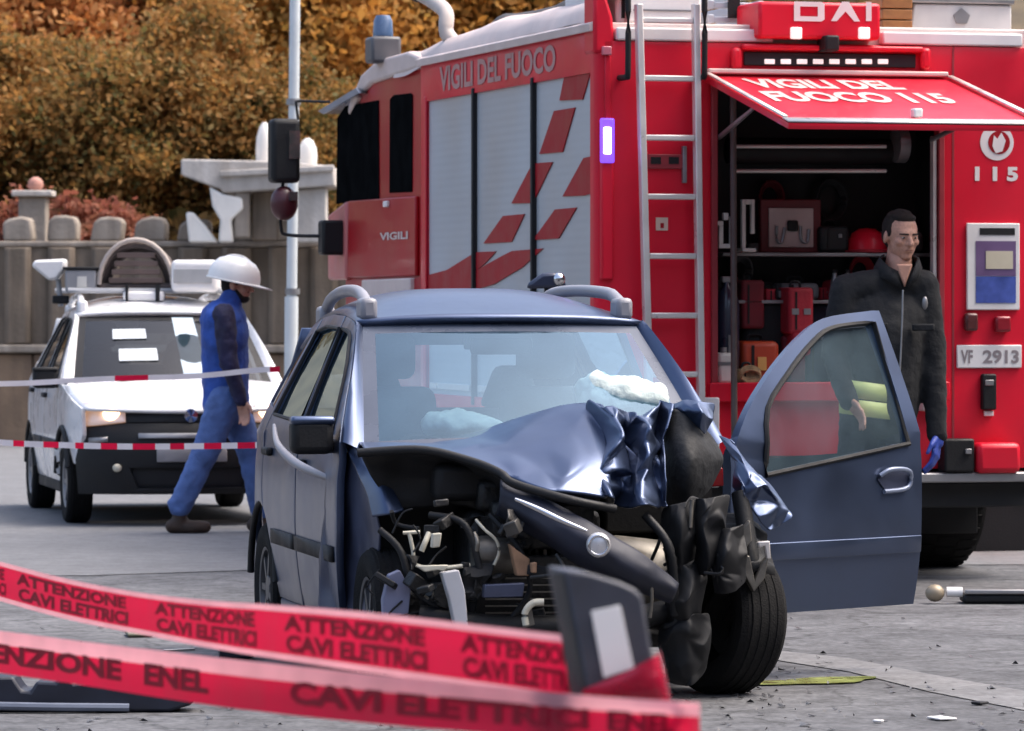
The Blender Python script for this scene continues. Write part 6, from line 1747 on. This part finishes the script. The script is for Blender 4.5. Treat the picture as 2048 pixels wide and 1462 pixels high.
# ================================================================== people
def head_parts(t, c, yaw, tilt, k, skin, hair=None, beard=None):
    """head with face; the face looks along -y before turning; c = centre, k = head height in metres"""
    h = sub('head', t, Matrix.Translation(c) @ Matrix.Rotation(yaw, 4, 'Z') @ Matrix.Rotation(tilt, 4, 'X') @ Matrix.Diagonal((k, k, k, 1)))
    mb = MB().ell((0, 0.03, 0.10), (0.335, 0.40, 0.40), 20).ell((0, -0.10, -0.16), (0.27, 0.28, 0.34), 18).ell((0, -0.22, -0.40), (0.15, 0.13, 0.10), 14)
    mb.ell((0, -0.29, 0.06), (0.22, 0.12, 0.14), 14)                                         # brow
    mb.cap((0, -0.37, 0.04), (0, -0.46, -0.13), 0.035, 0.062, 10).ell((0.045, -0.40, -0.14), (0.04, 0.04, 0.035), 8).ell((-0.045, -0.40, -0.14), (0.04, 0.04, 0.035), 8)
    for s in (-1, 1):
        mb.ell((s * 0.17, -0.27, -0.10), (0.11, 0.10, 0.09), 12)                             # cheek
        mb.ell((s * 0.35, 0.03, -0.04), (0.045, 0.085, 0.13), 12, Matrix.Rotation(s * 0.3, 4, 'Z'))   # ear
    mb.ell((0, -0.355, -0.235), (0.105, 0.05, 0.026), 10).ell((0, -0.35, -0.285), (0.09, 0.05, 0.03), 10)   # lips
    mb.cap((0, 0.08, -0.25), (0, 0.13, -0.72), 0.22, 0.25, 14)                               # neck
    blob('head_skin', mb, skin, h, 0.028, 3)
    for s in (-1, 1):
        obj('eye', MB().ell((s * 0.135, -0.352, -0.005), (0.048, 0.03, 0.022), 10), mat('eye_white', (0.35, 0.30, 0.27), 0.3), h, angle=80)
        obj('pupil', MB().ell((s * 0.135, -0.376, -0.005), (0.022, 0.012, 0.021), 8), m_black, h, angle=80)
        obj('eyebrow', MB().cap((s * 0.06, -0.405, 0.065), (s * 0.22, -0.345, 0.072), 0.020, 0.013, 8), m_hair, h, angle=80)
    obj('mouth_line', MB().cap((-0.085, -0.392, -0.26), (0.085, -0.392, -0.26), 0.007, 0.007, 6), mat('lip_shadow', (0.22, 0.08, 0.06), 0.6), h, angle=80)
    if hair:
        hm = MB().ell((0, 0.10, 0.17), (0.352, 0.39, 0.355), 20).ell((0, 0.22, 0.0), (0.32, 0.25, 0.30), 16).ell((0, -0.16, 0.385), (0.235, 0.17, 0.10), 14)
        for s in (-1, 1):
            hm.ell((s * 0.32, -0.04, 0.10), (0.03, 0.10, 0.13), 10)
        rnd_ = random.Random(3)
        for i in range(60):
            a, b = rnd_.uniform(0, 6.28), rnd_.uniform(0.1, 0.85)
            hm.ell((0.35 * math.sin(b) * math.cos(a), 0.05 + 0.40 * math.sin(b) * math.sin(a), 0.16 + 0.375 * math.cos(b)), (0.05, 0.06, 0.035), 6)
        blob('hair', hm, m_hair, h, 0.03, 2)
    if beard:
        bm2 = MB().ell((0, -0.23, -0.38), (0.20, 0.17, 0.13), 14)
        for s in (-1, 1):
            bm2.cap((s * 0.27, -0.06, -0.16), (s * 0.18, -0.22, -0.36), 0.05, 0.075, 10)
        bm2.cap((-0.10, -0.36, -0.19), (0.10, -0.36, -0.19), 0.03, 0.03, 8)
        blob('beard', bm2, m_hair, h, 0.03, 2)
    return h

def hand(t, wrist, d, side, m, k=1.0, name='hand'):
    """relaxed hand: palm, four unequal fingers and thumb; d = pointing direction, side = direction of the thumb"""
    d, side = Vector(d).normalized(), Vector(side)
    side = (side - d * side.dot(d)).normalized()
    n = d.cross(side)
    w = Vector(wrist)
    mb = MB()
    mb.cap(w - d * 0.02 * k, w + d * 0.03 * k, 0.028 * k, 0.03 * k)
    for i in range(4):
        o = side * (0.030 - i * 0.020) * k
        mb.cap(w + d * 0.02 * k + o * 0.7, w + d * 0.085 * k + o, 0.016 * k, 0.013 * k, 8)
        ln = (0.072, 0.080, 0.075, 0.058)[i] * k
        b = w + d * 0.085 * k + o
        mid = b + d * ln * 0.5 + n * 0.012 * k
        mb.cap(b, mid, 0.0105 * k, 0.0095 * k, 8)
        mb.cap(mid, mid + d * ln * 0.42 + n * 0.026 * k, 0.0095 * k, 0.0075 * k, 8)
    tb = w + d * 0.02 * k + side * 0.028 * k
    tm = tb + d * 0.035 * k + side * 0.030 * k + n * 0.008 * k
    mb.cap(tb, tm, 0.015 * k, 0.012 * k, 8).cap(tm, tm + d * 0.034 * k + side * 0.006 * k + n * 0.012 * k, 0.011 * k, 0.009 * k, 8)
    return blob(name, mb, m, t, 0.0055 * k, 3)

# ---- worker in blue walking past the white car
YW = 30.2
kx = YW / F
base = Vector(((440 - CX) * kx, YW, 0))
wkr = thing('person', 'person in blue work clothes and white helmet walking in front of the white car', 'person', Matrix.Translation(base))
def wp(px, py, dy=0.0):
    p = at(px, py, YW)
    return Vector((p.x - base.x, dy, p.z))
m_bluec = mat('blue_work_cloth', (0.03, 0.085, 0.36), 0.85, var=0.2, scale=7, bump=0.5, bscale=22)
m_bluet = mat('blue_trouser_cloth', (0.085, 0.15, 0.36), 0.85, var=0.25, scale=6, bump=0.5, bscale=20)
m_navyc = mat('dark_sleeve_cloth', (0.016, 0.016, 0.05), 0.85, var=0.3, bump=0.4, bscale=22)
m_boot = mat('brown_boot', (0.05, 0.03, 0.02), 0.7, var=0.3)
# body (one continuous figure) under the clothes
hipz = 0.93
hip = wp(452, 800); hip.z = hipz
bd_ = MB().cap(wp(452, 800), wp(450, 640), 0.11, 0.11, 14).cap(wp(450, 640, -0.14), wp(450, 640, 0.14), 0.07, 0.07).cap(wp(458, 620), wp(470, 590), 0.06, 0.055)
fA, fB = -0.10, 0.10
hpN, hpF = wp(452, 800, -0.09), wp(456, 800, 0.09)
knN, knF = wp(412, 905, -0.10), wp(500, 905, 0.10)
anN, anF = wp(362, 1012, -0.10), wp(520, 1020, 0.10)
for a_, b_, c_ in ((hpN, knN, anN), (hpF, knF, anF)):
    bd_.cap(a_, b_, 0.085, 0.06).cap(b_, c_, 0.058, 0.04)
shN, shF = wp(452, 632, -0.20), wp(458, 632, 0.20)
elN, elF = wp(462, 725, -0.25), wp(430, 725, 0.24)
wrN, wrF = wp(486, 800, -0.22), wp(440, 810, 0.22)
for a_, b_, c_ in ((shN, elN, wrN), (shF, elF, wrF)):
    bd_.cap(a_, b_, 0.05, 0.042).cap(b_, c_, 0.04, 0.03)
blob('body', bd_, m_skin, wkr, 0.016, 4)
jk = MB().ell(wp(450, 670), (0.165, 0.215, 0.20), 18).cap(wp(452, 800), wp(448, 650), 0.155, 0.16, 16).ell(wp(446, 640), (0.16, 0.225, 0.14), 18).cap(wp(456, 615), wp(464, 592), 0.085, 0.075, 14)
jk.ell(wp(452, 810), (0.165, 0.19, 0.09), 16)
blob('jacket', jk, m_bluec, wkr, 0.014, 5, folds=0.022)
sl = MB().cap(shN, elN, 0.075, 0.066, 12).cap(elN, wrN, 0.064, 0.05, 12).ell(shN, (0.08, 0.07, 0.085), 12)
blob('sleeve', sl, m_navyc, wkr, 0.013, 4, folds=0.03)
sl = MB().cap(shF, elF, 0.075, 0.066, 12).cap(elF, wrF, 0.064, 0.05, 12)
blob('sleeve', sl, m_navyc, wkr, 0.013, 4, folds=0.03)
tr = MB().ell(wp(454, 815), (0.16, 0.185, 0.12), 16)
for a_, b_, c_ in ((hpN, knN, anN), (hpF, knF, anF)):
    tr.cap(a_, b_, 0.12, 0.094, 14).cap(b_, c_, 0.092, 0.078, 14)
    tr.ell(c_ + Vector((0, 0, 0.03)), (0.084, 0.084, 0.03), 12)
blob('trousers', tr, m_bluet, wkr, 0.014, 4, folds=0.028)
for a_, lift in ((anN, 0.55), (anF, 0.0)):
    g0 = Vector((a_.x, a_.y, 0.0))
    bt = MB().cap(a_ + Vector((0, 0, 0.02)), Vector((a_.x - 0.0, a_.y, 0.075)), 0.052, 0.05).cap(Vector((a_.x - 0.05, a_.y, 0.05)), Vector((a_.x + 0.17, a_.y, 0.045)), 0.05, 0.042).ell((a_.x + 0.05, a_.y, 0.03), (0.14, 0.048, 0.03), 12)
    blob('boot', bt, m_boot, wkr, 0.011, 3)
hand(wkr, wrN, (0.25, 0, -1), (0.8, -0.4, 0.3), m_skin, 1.05)
hand(wkr, wrF, (-0.1, 0, -1), (0.9, 0.3, 0), m_skin, 1.05)
hc = wp(474, 570)
hd = head_parts(wkr, hc, R(80), R(4), 0.235, m_skin, hair=True, beard=True)
# helmet with brim
hp_ = []
m_helm = mat('white_helmet', (0.80, 0.79, 0.77), 0.35, coat=0.3, var=0.04)
hl_ = MB().lathe([(0.175, -0.005), (0.172, 0.04), (0.155, 0.09), (0.12, 0.13), (0.06, 0.155), (0.001, 0.162)], n=24)
o = obj('helmet', hl_, m_helm, wkr, angle=70)
o.location = hc + Vector((-0.022, 0, 0.035)); o.rotation_euler = (0, R(12), 0); o.scale = (1.03, 0.86, 1.0)
br = MB()
ring0 = [(0.165 * math.cos(a / 28 * 6.283), 0.165 * math.sin(a / 28 * 6.283), 0.0) for a in range(28)]
ring1 = [((0.185 + 0.075 * max(0, math.cos(a / 28 * 6.283)) ** 2) * math.cos(a / 28 * 6.283), 0.185 * math.sin(a / 28 * 6.283), -0.012) for a in range(28)]
br.add(ring0 + ring1, [(i, (i + 1) % 28, 28 + (i + 1) % 28, 28 + i) for i in range(28)])
o2 = obj('helmet_brim', br, m_helm, wkr, solid=0.008, angle=70)
o2.location = o.location; o2.rotation_euler = o.rotation_euler; o2.scale = o.scale
o3 = obj('helmet_rib', MB().tube([(0.15 * math.cos(a), 0, 0.165 * math.sin(a)) for a in [0.3 + i * 0.16 for i in range(17)]], 0.010, 6), m_helm, wkr, angle=80)
o3.location = o.location; o3.rotation_euler = o.rotation_euler; o3.scale = o.scale

# ---- firefighter at the open compartment
YF = 23.7
fb = Vector(((1768 - CX) * YF / F, YF, 0))
ff = thing('person', 'person in dark uniform with short dark hair standing behind the open blue door', 'person', Matrix.Translation(fb))
def fw(px, py, dy=0.0):
    p = at(px, py, YF)
    return Vector((p.x - fb.x, dy, p.z))
m_uni = mat('dark_uniform_cloth', (0.007, 0.008, 0.010), 0.9, var=0.25, scale=6, bump=0.5, bscale=20)
m_unip = mat('dark_uniform_trousers', (0.016, 0.018, 0.026), 0.85, var=0.25, scale=6, bump=0.5, bscale=20)
bd_ = MB().cap((0.0, 0, 1.02), (0.02, 0, 1.42), 0.12, 0.11, 14).cap((-0.14, 0, 1.48), (0.16, 0, 1.5), 0.06, 0.06).cap(fw(1795, 555), fw(1800, 520), 0.068, 0.066)
shL, shR = fw(1692, 582, -0.02), fw(1846, 572, 0.02)
elL, elR = fw(1668, 715, -0.06), fw(1866, 700, 0.0)
wrL, wrR = fw(1690, 800, -0.25), fw(1872, 870, -0.06)
hpL, hpR = Vector((-0.12, 0, 1.0)), Vector((0.06, 0, 1.0))
kL, kR = Vector((-0.16, -0.04, 0.54)), Vector((0.02, -0.02, 0.54))
aL, aR = Vector((-0.19, 0.03, 0.10)), Vector((0.0, 0.03, 0.10))
for a_, b_, c_ in ((hpL, kL, aL), (hpR, kR, aR)):
    bd_.cap(a_, b_, 0.09, 0.062).cap(b_, c_, 0.06, 0.042)
for a_, b_, c_ in ((shL, elL, wrL), (shR, elR, wrR)):
    bd_.cap(a_, b_, 0.055, 0.046).cap(b_, c_, 0.044, 0.032)
blob('body', bd_, m_skin, ff, 0.016, 4)
jk = MB().cap((0.0, 0, 0.98), (0.01, 0, 1.35), 0.185, 0.205, 18).ell((0.0, 0, 1.42), (0.245, 0.16, 0.20), 20).cap(shL, fw(1790, 560), 0.085, 0.085, 14).cap(shR, fw(1800, 560), 0.085, 0.085, 14)
for a_, b_, c_ in ((shL, elL, wrL), (shR, elR, wrR)):
    jk.cap(a_, b_, 0.092, 0.074, 14).cap(b_, c_, 0.072, 0.054, 14)
blob('jacket', jk, m_uni, ff, 0.014, 5, folds=0.016)
obj('zip', MB().tube([fw(1800, 580, -0.175), fw(1798, 640, -0.195), fw(1794, 720, -0.21), fw(1790, 800, -0.20)], 0.005, 6), m_grey, ff, angle=80)
for zz, x0_, x1_ in ((650, 1700, 1770), (652, 1818, 1862)):
    q0, q1 = fw(x0_, zz, -0.185), fw(x1_, zz, -0.175)
    obj('pocket_flap', MB().box(q0.x, q1.x, q0.y - 0.015, q0.y + 0.03, q0.z - 0.025, q0.z + 0.012), m_uni, ff, bevel=0.008)
# open collar
cl = MB()
cc = fw(1797, 536)
for s in (-1, 1):
    cl.add([cc + Vector((s * 0.075, 0.06, 0.075)), cc + Vector((s * 0.105, -0.03, 0.055)), cc + Vector((s * 0.045 + 0.02, -0.125, -0.03)), cc + Vector((s * 0.012 + 0.02, -0.13, -0.11)), cc + Vector((s * 0.10, -0.10, -0.05)), cc + Vector((s * 0.13, 0.04, 0.0))], [(0, 1, 5), (1, 4, 5), (1, 2, 4), (2, 3, 4)])
obj('collar', cl, m_uni, ff, solid=0.01, angle=60)
obj('neck_opening', MB().prism([(cc.x - 0.025, cc.z + 0.02), (cc.x + 0.065, cc.z + 0.02), (cc.x + 0.022, cc.z - 0.105)], 'y', -0.125, -0.10), m_skin, ff, bevel=0.01)
tr = MB().ell((-0.03, 0, 1.0), (0.18, 0.14, 0.13), 16)
for a_, b_, c_ in ((hpL, kL, aL), (hpR, kR, aR)):
    tr.cap(a_, b_, 0.118, 0.095, 14).cap(b_, c_, 0.094, 0.08, 14)
blob('trousers', tr, m_unip, ff, 0.015, 4, folds=0.03)
for a_ in (aL, aR):
    bt = MB().cap(a_ + Vector((0, 0, 0.08)), (a_.x, a_.y, 0.06), 0.066, 0.06).cap((a_.x, a_.y + 0.04, 0.055), (a_.x, a_.y - 0.17, 0.05), 0.055, 0.048)
    blob('boot', bt, m_black, ff, 0.012, 3)
m_hivis = mat('yellow_reflective_band', (0.62, 0.66, 0.22), 0.45, var=0.08)
def band(z0, z1, x0, x1, yo, parent):
    mb = MB()
    a, b = 9, 2
    rows = []
    for i in range(3):
        z = z0 + (z1 - z0) * i / 2
        rows.append([Vector((x0 + (x1 - x0) * j / 9, yo + 0.10 * ((j / 9 - 0.5) * 1.6) ** 2, z - 0.035 * j / 9)) for j in range(10)])
    mb.grid(rows)
    return obj('reflective_band', mb, m_hivis, parent, solid=0.006)
band(1.055, 1.145, -0.25, 0.02, -0.235, ff)
band(0.965, 1.048, -0.25, 0.02, -0.235, ff)
q = fw(1845, 606, -0.14)
obj('arm_badge', MB().ell(q, (0.016, 0.012, 0.035), 10), m_grey, ff, angle=80)
hand(ff, wrL, (0.6, -0.3, -0.7), (0.2, -0.8, 0.4), m_skin, 1.1)
m_glove = mat('blue_glove', (0.02, 0.05, 0.30), 0.6, var=0.15)
hand(ff, wrR, (-0.1, -0.25, -1), (-0.3, -1, 0.2), m_glove, 1.3, 'gloved_hand')
head_parts(ff, fw(1802, 472), R(24), R(6), 0.255, m_skin, hair=True)

# ================================================================== barrier tapes
m_tape = film('red_tape', (0.64, 0.010, 0.055))
m_tapep = film('pale_tape_edge', (0.85, 0.40, 0.45))  # printed edge, with the glint of the folded rim put into its colour
m_tapet = mat('dark_red_print', (0.28, 0.004, 0.020), 0.6, var=0.15, spec=0.1)
def tape(name, label, ctrl, words, edge_top=0.12, edge_bot=0.0, seg=90, wob=0.006, nw=9):
    """ctrl: (px, py_top, py_bottom, Y) along the band"""
    T_ = [at(a, b, y) for a, b, c, y in ctrl]
    B_ = [at(a, c, y) for a, b, c, y in ctrl]
    n = len(ctrl) - 1
    def surf(u, v):
        a, b = cr(T_, u * n), cr(B_, u * n)
        p = b.lerp(a, v)
        d = math.sin(v * math.pi) * 0.010 + wob * noise.noise(Vector((u * 16, v * 2.2, len(label)))) + 0.012 * max(0, v - 0.82) / 0.18
        return p + Vector((0, d, 0))
    t = thing(name, label, 'tape')
    rows = [[surf(j / seg, i / nw) for j in range(seg + 1)] for i in range(nw + 1)]
    mb = MB().grid(rows)
    mb.m = [1 if ((i + 1) / nw > 1 - edge_top + 1e-6 or (i + 0.5) / nw < edge_bot) else 0 for i in range(nw) for j in range(seg)]
    obj('tape_band', mb, [m_tape, m_tapep], t, angle=80, recalc=False)
    for s, u0, u1, v0, v1 in words:
        lettering(t, m_tapet, s, lambda p: surf(u0 + (u1 - u0) * p.x, v0 + (v1 - v0) * p.y) - Vector((0, 0.004, 0)), 0.05, recalc=False)
    return t
T1 = [(-60, 1112, 1182, 13.2), (0, 1124, 1202, 12.8), (140, 1160, 1240, 11.8), (280, 1186, 1268, 10.9), (420, 1202, 1296, 10.1), (540, 1210, 1316, 9.5), (700, 1222, 1340, 8.8), (850, 1238, 1362, 8.3), (1000, 1256, 1384, 7.9), (1120, 1270, 1404, 7.66), (1190, 1280, 1418, 7.6)]
wu = lambda px: (px + 60) / 1250.0
ATT = []
for a_, b_ in ((-40, 75), (100, 290), (340, 535), (588, 815), (872, 1120)):
    ATT += [('ATTENZIONE', wu(a_), wu(b_), 0.54, 0.84), ('CAVI ELETTRICI', wu(a_ + 4), wu(b_ + 4), 0.16, 0.48)]
tape('barrier_tape', 'upper red plastic barrier tape with dark lettering ending behind the dark post', T1, ATT, 0.10, 0.08)
T2 = [(-60, 1252, 1336, 11.4), (0, 1262, 1346, 11.1), (150, 1282, 1368, 10.4), (300, 1300, 1392, 9.8), (450, 1318, 1414, 9.25), (600, 1334, 1432, 8.75), (800, 1356, 1452, 8.2), (1000, 1376, 1468, 7.75), (1200, 1394, 1480, 7.38), (1350, 1404, 1490, 7.2), (1400, 1406, 1492, 7.3)]
tape('barrier_tape', 'lower red plastic barrier tape with pale upper edge passing in front of the post', T2,
     [(t_, (a_ + 60) / 1460, (b_ + 60) / 1460, 0.22, 0.70) for t_, a_, b_ in (('ATTENZIONE', -50, 322), ('ENEL', 366, 492), ('CAVI ELETTRICI', 652, 1090), ('ENEL', 1120, 1250))], 0.26, 0.0)

# red and white tapes strung in front of the white car
m_rw = mat('white_tape', (0.80, 0.72, 0.72), 0.4, var=0.08)
def striped(label, ctrl, hw, pitch, ph=0, share=2):
    P_ = [at(*c) for c in ctrl]
    L_ = curve(P_, 60)
    mb = MB()
    rows = [[p + Vector((0, 0.006 * noise.noise(p * 3), hw * (1 if k else -1))) for p in L_] for k in (0, 1)]
    mb.grid(rows)
    s = 0
    mm = []
    for i in range(60):
        s += (L_[i + 1] - L_[i]).length
        mm.append(1 if int(s / pitch + ph) % share else 0)
    mb.m = mm
    t = obj('striped_tape', mb, [MATS['red_tape'], m_rw], None, angle=80, recalc=False)
    return tag(t, label, 'tape', 'thin red and white tapes before the white car')
striped('thin red-and-white tape across the white car bumper and the worker legs', [(-40, 882, 27.4), (60, 888, 27.3), (250, 893, 27.0), (420, 892, 26.8), (530, 890, 26.65), (545, 890, 26.6)], 0.018, 0.11)
striped('thin red-and-white tape slack across the waist of the blue worker', [(-40, 768, 28.6), (60, 766, 28.6), (200, 758, 28.5), (390, 752, 28.4), (505, 741, 28.3), (560, 738, 28.2)], 0.017, 0.26, 0.6, 4)

# ---- dark marker post with white reflector
PY = 7.5
pbase = at(1250, HZ + H * F / PY, PY)
lean = R(-9.0)
post = thing('marker_post', 'leaning dark grey marker post with white reflector holding the red tapes', 'post', Matrix.Translation((0, 0, 0)))
m_post = mat('dark_grey_post', (0.05, 0.055, 0.075), 0.5, var=0.15, scale=12, dirt=0.25, dirtcol=(0.12, 0.11, 0.11))
m_postb = mat('black_post_side', (0.02, 0.02, 0.024), 0.55, var=0.2)
def pr(px, py, dy=0.0):
    p = at(px, py, PY)
    return Vector((p.x, PY + dy, p.z))
def down(p, q):
    """carry the edge p-q on to the ground"""
    t_ = p.z / (p.z - q.z)
    return p + (q - p) * t_
fl0, fl1 = pr(1128, 1140), pr(1190, 1462)
fr0, fr1 = pr(1286, 1194), pr(1338, 1462)
fc0 = pr(1270, 1178)
top = [fl0, pr(1180, 1146), pr(1240, 1164), fc0, fr0, pr(1302, 1290)]
bl, brr = down(fl0, fl1), down(pr(1302, 1290), fr1)
front_ = top + [brr, bl]
back = [p + Vector((-0.028, 0.14, 0.0)) for p in front_]
k = len(front_)
obj('post_body', MB().add(front_ + back, [tuple(range(k)), tuple(reversed(range(k, 2 * k)))] + [(i, i + k, (i + 1) % k + k, (i + 1) % k) for i in range(k)]), m_post, post, bevel=0.006)
sd0 = [fl0 + Vector((-0.001, 0.004, -0.004)), fl0 + Vector((-0.022, 0.10, -0.012)), bl + Vector((-0.05, 0.10, 0.0)), bl + Vector((-0.002, 0.004, 0))]
obj('post_side', MB().add(sd0 + [p + Vector((0.0, 0.03, 0)) for p in sd0], [(0, 1, 2, 3), (7, 6, 5, 4), (0, 4, 5, 1), (1, 5, 6, 2), (2, 6, 7, 3), (3, 7, 4, 0)]), m_postb, post)
rf_ = [pr(1182, 1222, -0.004), pr(1240, 1210, -0.004), pr(1268, 1336, -0.004), pr(1207, 1356, -0.004)]
obj('reflector', MB().add(rf_ + [p + Vector((0, 0.003, 0)) for p in rf_], [(0, 1, 2, 3), (7, 6, 5, 4), (0, 4, 5, 1), (1, 5, 6, 2), (2, 6, 7, 3), (3, 7, 4, 0)]), mat('white_reflector', (0.92, 0.91, 0.90), 0.4, var=0.04), post, bevel=0.001)
# tape wound round the post
def thin(name, rows, parent, m_):
    return obj(name, MB().grid(rows), m_, parent, angle=60, recalc=False)
m_wrap = glass('red_film', (0.95, 0.10, 0.16), 0.8, rough=0.15, haze=0.34, hazecol=(0.78, 0.02, 0.08))
wrap = thing('tape_loop', 'loop of red translucent tape wound round the dark marker post', 'tape')
lo = [pr(1166, 1500, -0.016), pr(1240, 1480, -0.024), pr(1345, 1460, -0.016), pr(1350, 1455, 0.10)]
hi = [pr(1164, 1378, -0.014), pr(1240, 1346, -0.022), pr(1314, 1308, -0.014), pr(1320, 1302, 0.12)]
rows = []
for i in range(10):
    t_ = i / 9
    rows.append([lo[j].lerp(hi[j], t_) + Vector((0, 0.006 * noise.noise(Vector((j * 1.1, t_ * 4, 2))) - 0.004 * math.sin(t_ * 9 + j), 0)) for j in range(4)])
thin('loop_band', [curve(r, 18) for r in rows], wrap, m_wrap)
rows = [[p + Vector((0, -0.008, -0.055 - 0.01 * j)) for j, p in enumerate(r)] for r in rows[:6]]
thin('loop_band', [curve(r, 18) for r in rows], wrap, m_wrap)

# ================================================================== wreckage on the road
m_deb = mat('dark_navy_plastic', (0.012, 0.015, 0.028), 0.5, var=0.3, scale=10)
def debris(name, label, px, py, poly, h, m_, rot=0.0, curv=0.0):
    p = gp(px, py)
    mb = MB().prism(poly, 'z', 0.004, h)
    if curv:
        for q_ in mb.v:
            q_.z += curv * (1 - (q_.x / 0.4) ** 2) if q_.z > h * 0.5 else 0
    o = obj(name, mb, m_, None, bevel=min(0.01, h * 0.3))
    o.matrix_world = Matrix.Translation((p.x, p.y, 0)) @ Matrix.Rotation(rot, 4, 'Z')
    return tag(o, label, 'debris', 'wreckage fragments on the road')
bp0 = gp(160, 1424)
bt = thing('bumper_fragment', 'torn dark bumper lying on the road under the lower tape', 'debris', Matrix.Translation((bp0.x, bp0.y, 0)), 'wreckage fragments on the road')
def bq(px, py, dy=0.0):
    p = at(px, py, bp0.y)
    return (p.x - bp0.x, p.z)
sk_ = [bq(*q_) for q_ in ((-90, 1356), (28, 1352), (36, 1366), (46, 1380), (62, 1382), (74, 1362), (112, 1364), (120, 1354), (144, 1356), (150, 1366), (180, 1362), (260, 1374), (330, 1386), (400, 1392), (380, 1410), (340, 1424), (250, 1430), (160, 1434), (40, 1438), (-90, 1440))]
sk_ = [(x_, max(z_, 0.004)) for x_, z_ in sk_]
obj('bumper_skin', MB().prism(sk_, 'y', -0.03, 0.16), m_deb, bt, bevel=0.012)
obj('bumper_lip', MB().tube([(bq(-80, 1420)[0], -0.05, 0.03), (bq(100, 1424)[0], -0.07, 0.025), (bq(260, 1426)[0], -0.04, 0.02)], 0.016, 8), mat('blue_grey_plastic2', (0.13, 0.15, 0.20), 0.45), bt)
debris('plastic_chunk', 'dark plastic wedge between the two red tapes', 468, 1318, [(-0.07, -0.05), (0.07, -0.06), (0.10, 0.03), (-0.06, 0.06)], 0.085, m_deb, 0.2)
debris('plastic_shard', 'small white chip on the road between the tapes at left', 202, 1256, [(-0.016, -0.02), (0.016, -0.015), (0.014, 0.02), (-0.015, 0.02)], 0.02, m_white, 0.1)
debris('plastic_shard', 'greenish flat fragment on the road between the tapes', 278, 1272, [(-0.06, -0.12), (0.06, -0.1), (0.05, 0.12), (-0.06, 0.1)], 0.02, mat('olive_fragment', (0.13, 0.13, 0.09), 0.6), 0.15)
debris('plastic_shard', 'small black fragment just left of the plastic wedge', 380, 1284, [(-0.02, -0.03), (0.02, -0.02), (0.015, 0.03), (-0.02, 0.02)], 0.035, m_black, 0.5)
debris('plastic_shard', 'thin grey strip lying left of the plastic wedge', 362, 1302, [(-0.09, -0.05), (0.06, -0.02), (0.065, 0.01), (-0.085, -0.02)], 0.012, m_grey, 0.3)
debris('plastic_shard', 'pale shard on the road at the lower right corner', 1880, 1440, [(-0.03, -0.05), (0.04, -0.06), (0.03, 0.05), (-0.035, 0.04)], 0.012, m_white, 0.4)
debris('plastic_shard', 'tiny pale shard left of the pale one at lower right', 1757, 1446, [(-0.014, -0.02), (0.016, -0.015), (0.01, 0.02), (-0.014, 0.018)], 0.012, m_white, 0.9)
debris('plastic_shard', 'black sliver on the road below the pale shard corner', 1960, 1410, [(-0.03, -0.03), (0.03, -0.02), (0.012, 0.03), (-0.03, 0.02)], 0.014, m_black, 0.7)
debris('plastic_shard', 'dark curl of plastic behind the lower tape near the wreck', 560, 1352, [(-0.15, -0.12), (0.2, -0.1), (0.22, 0.08), (-0.12, 0.1)], 0.03, m_black, 0.1)
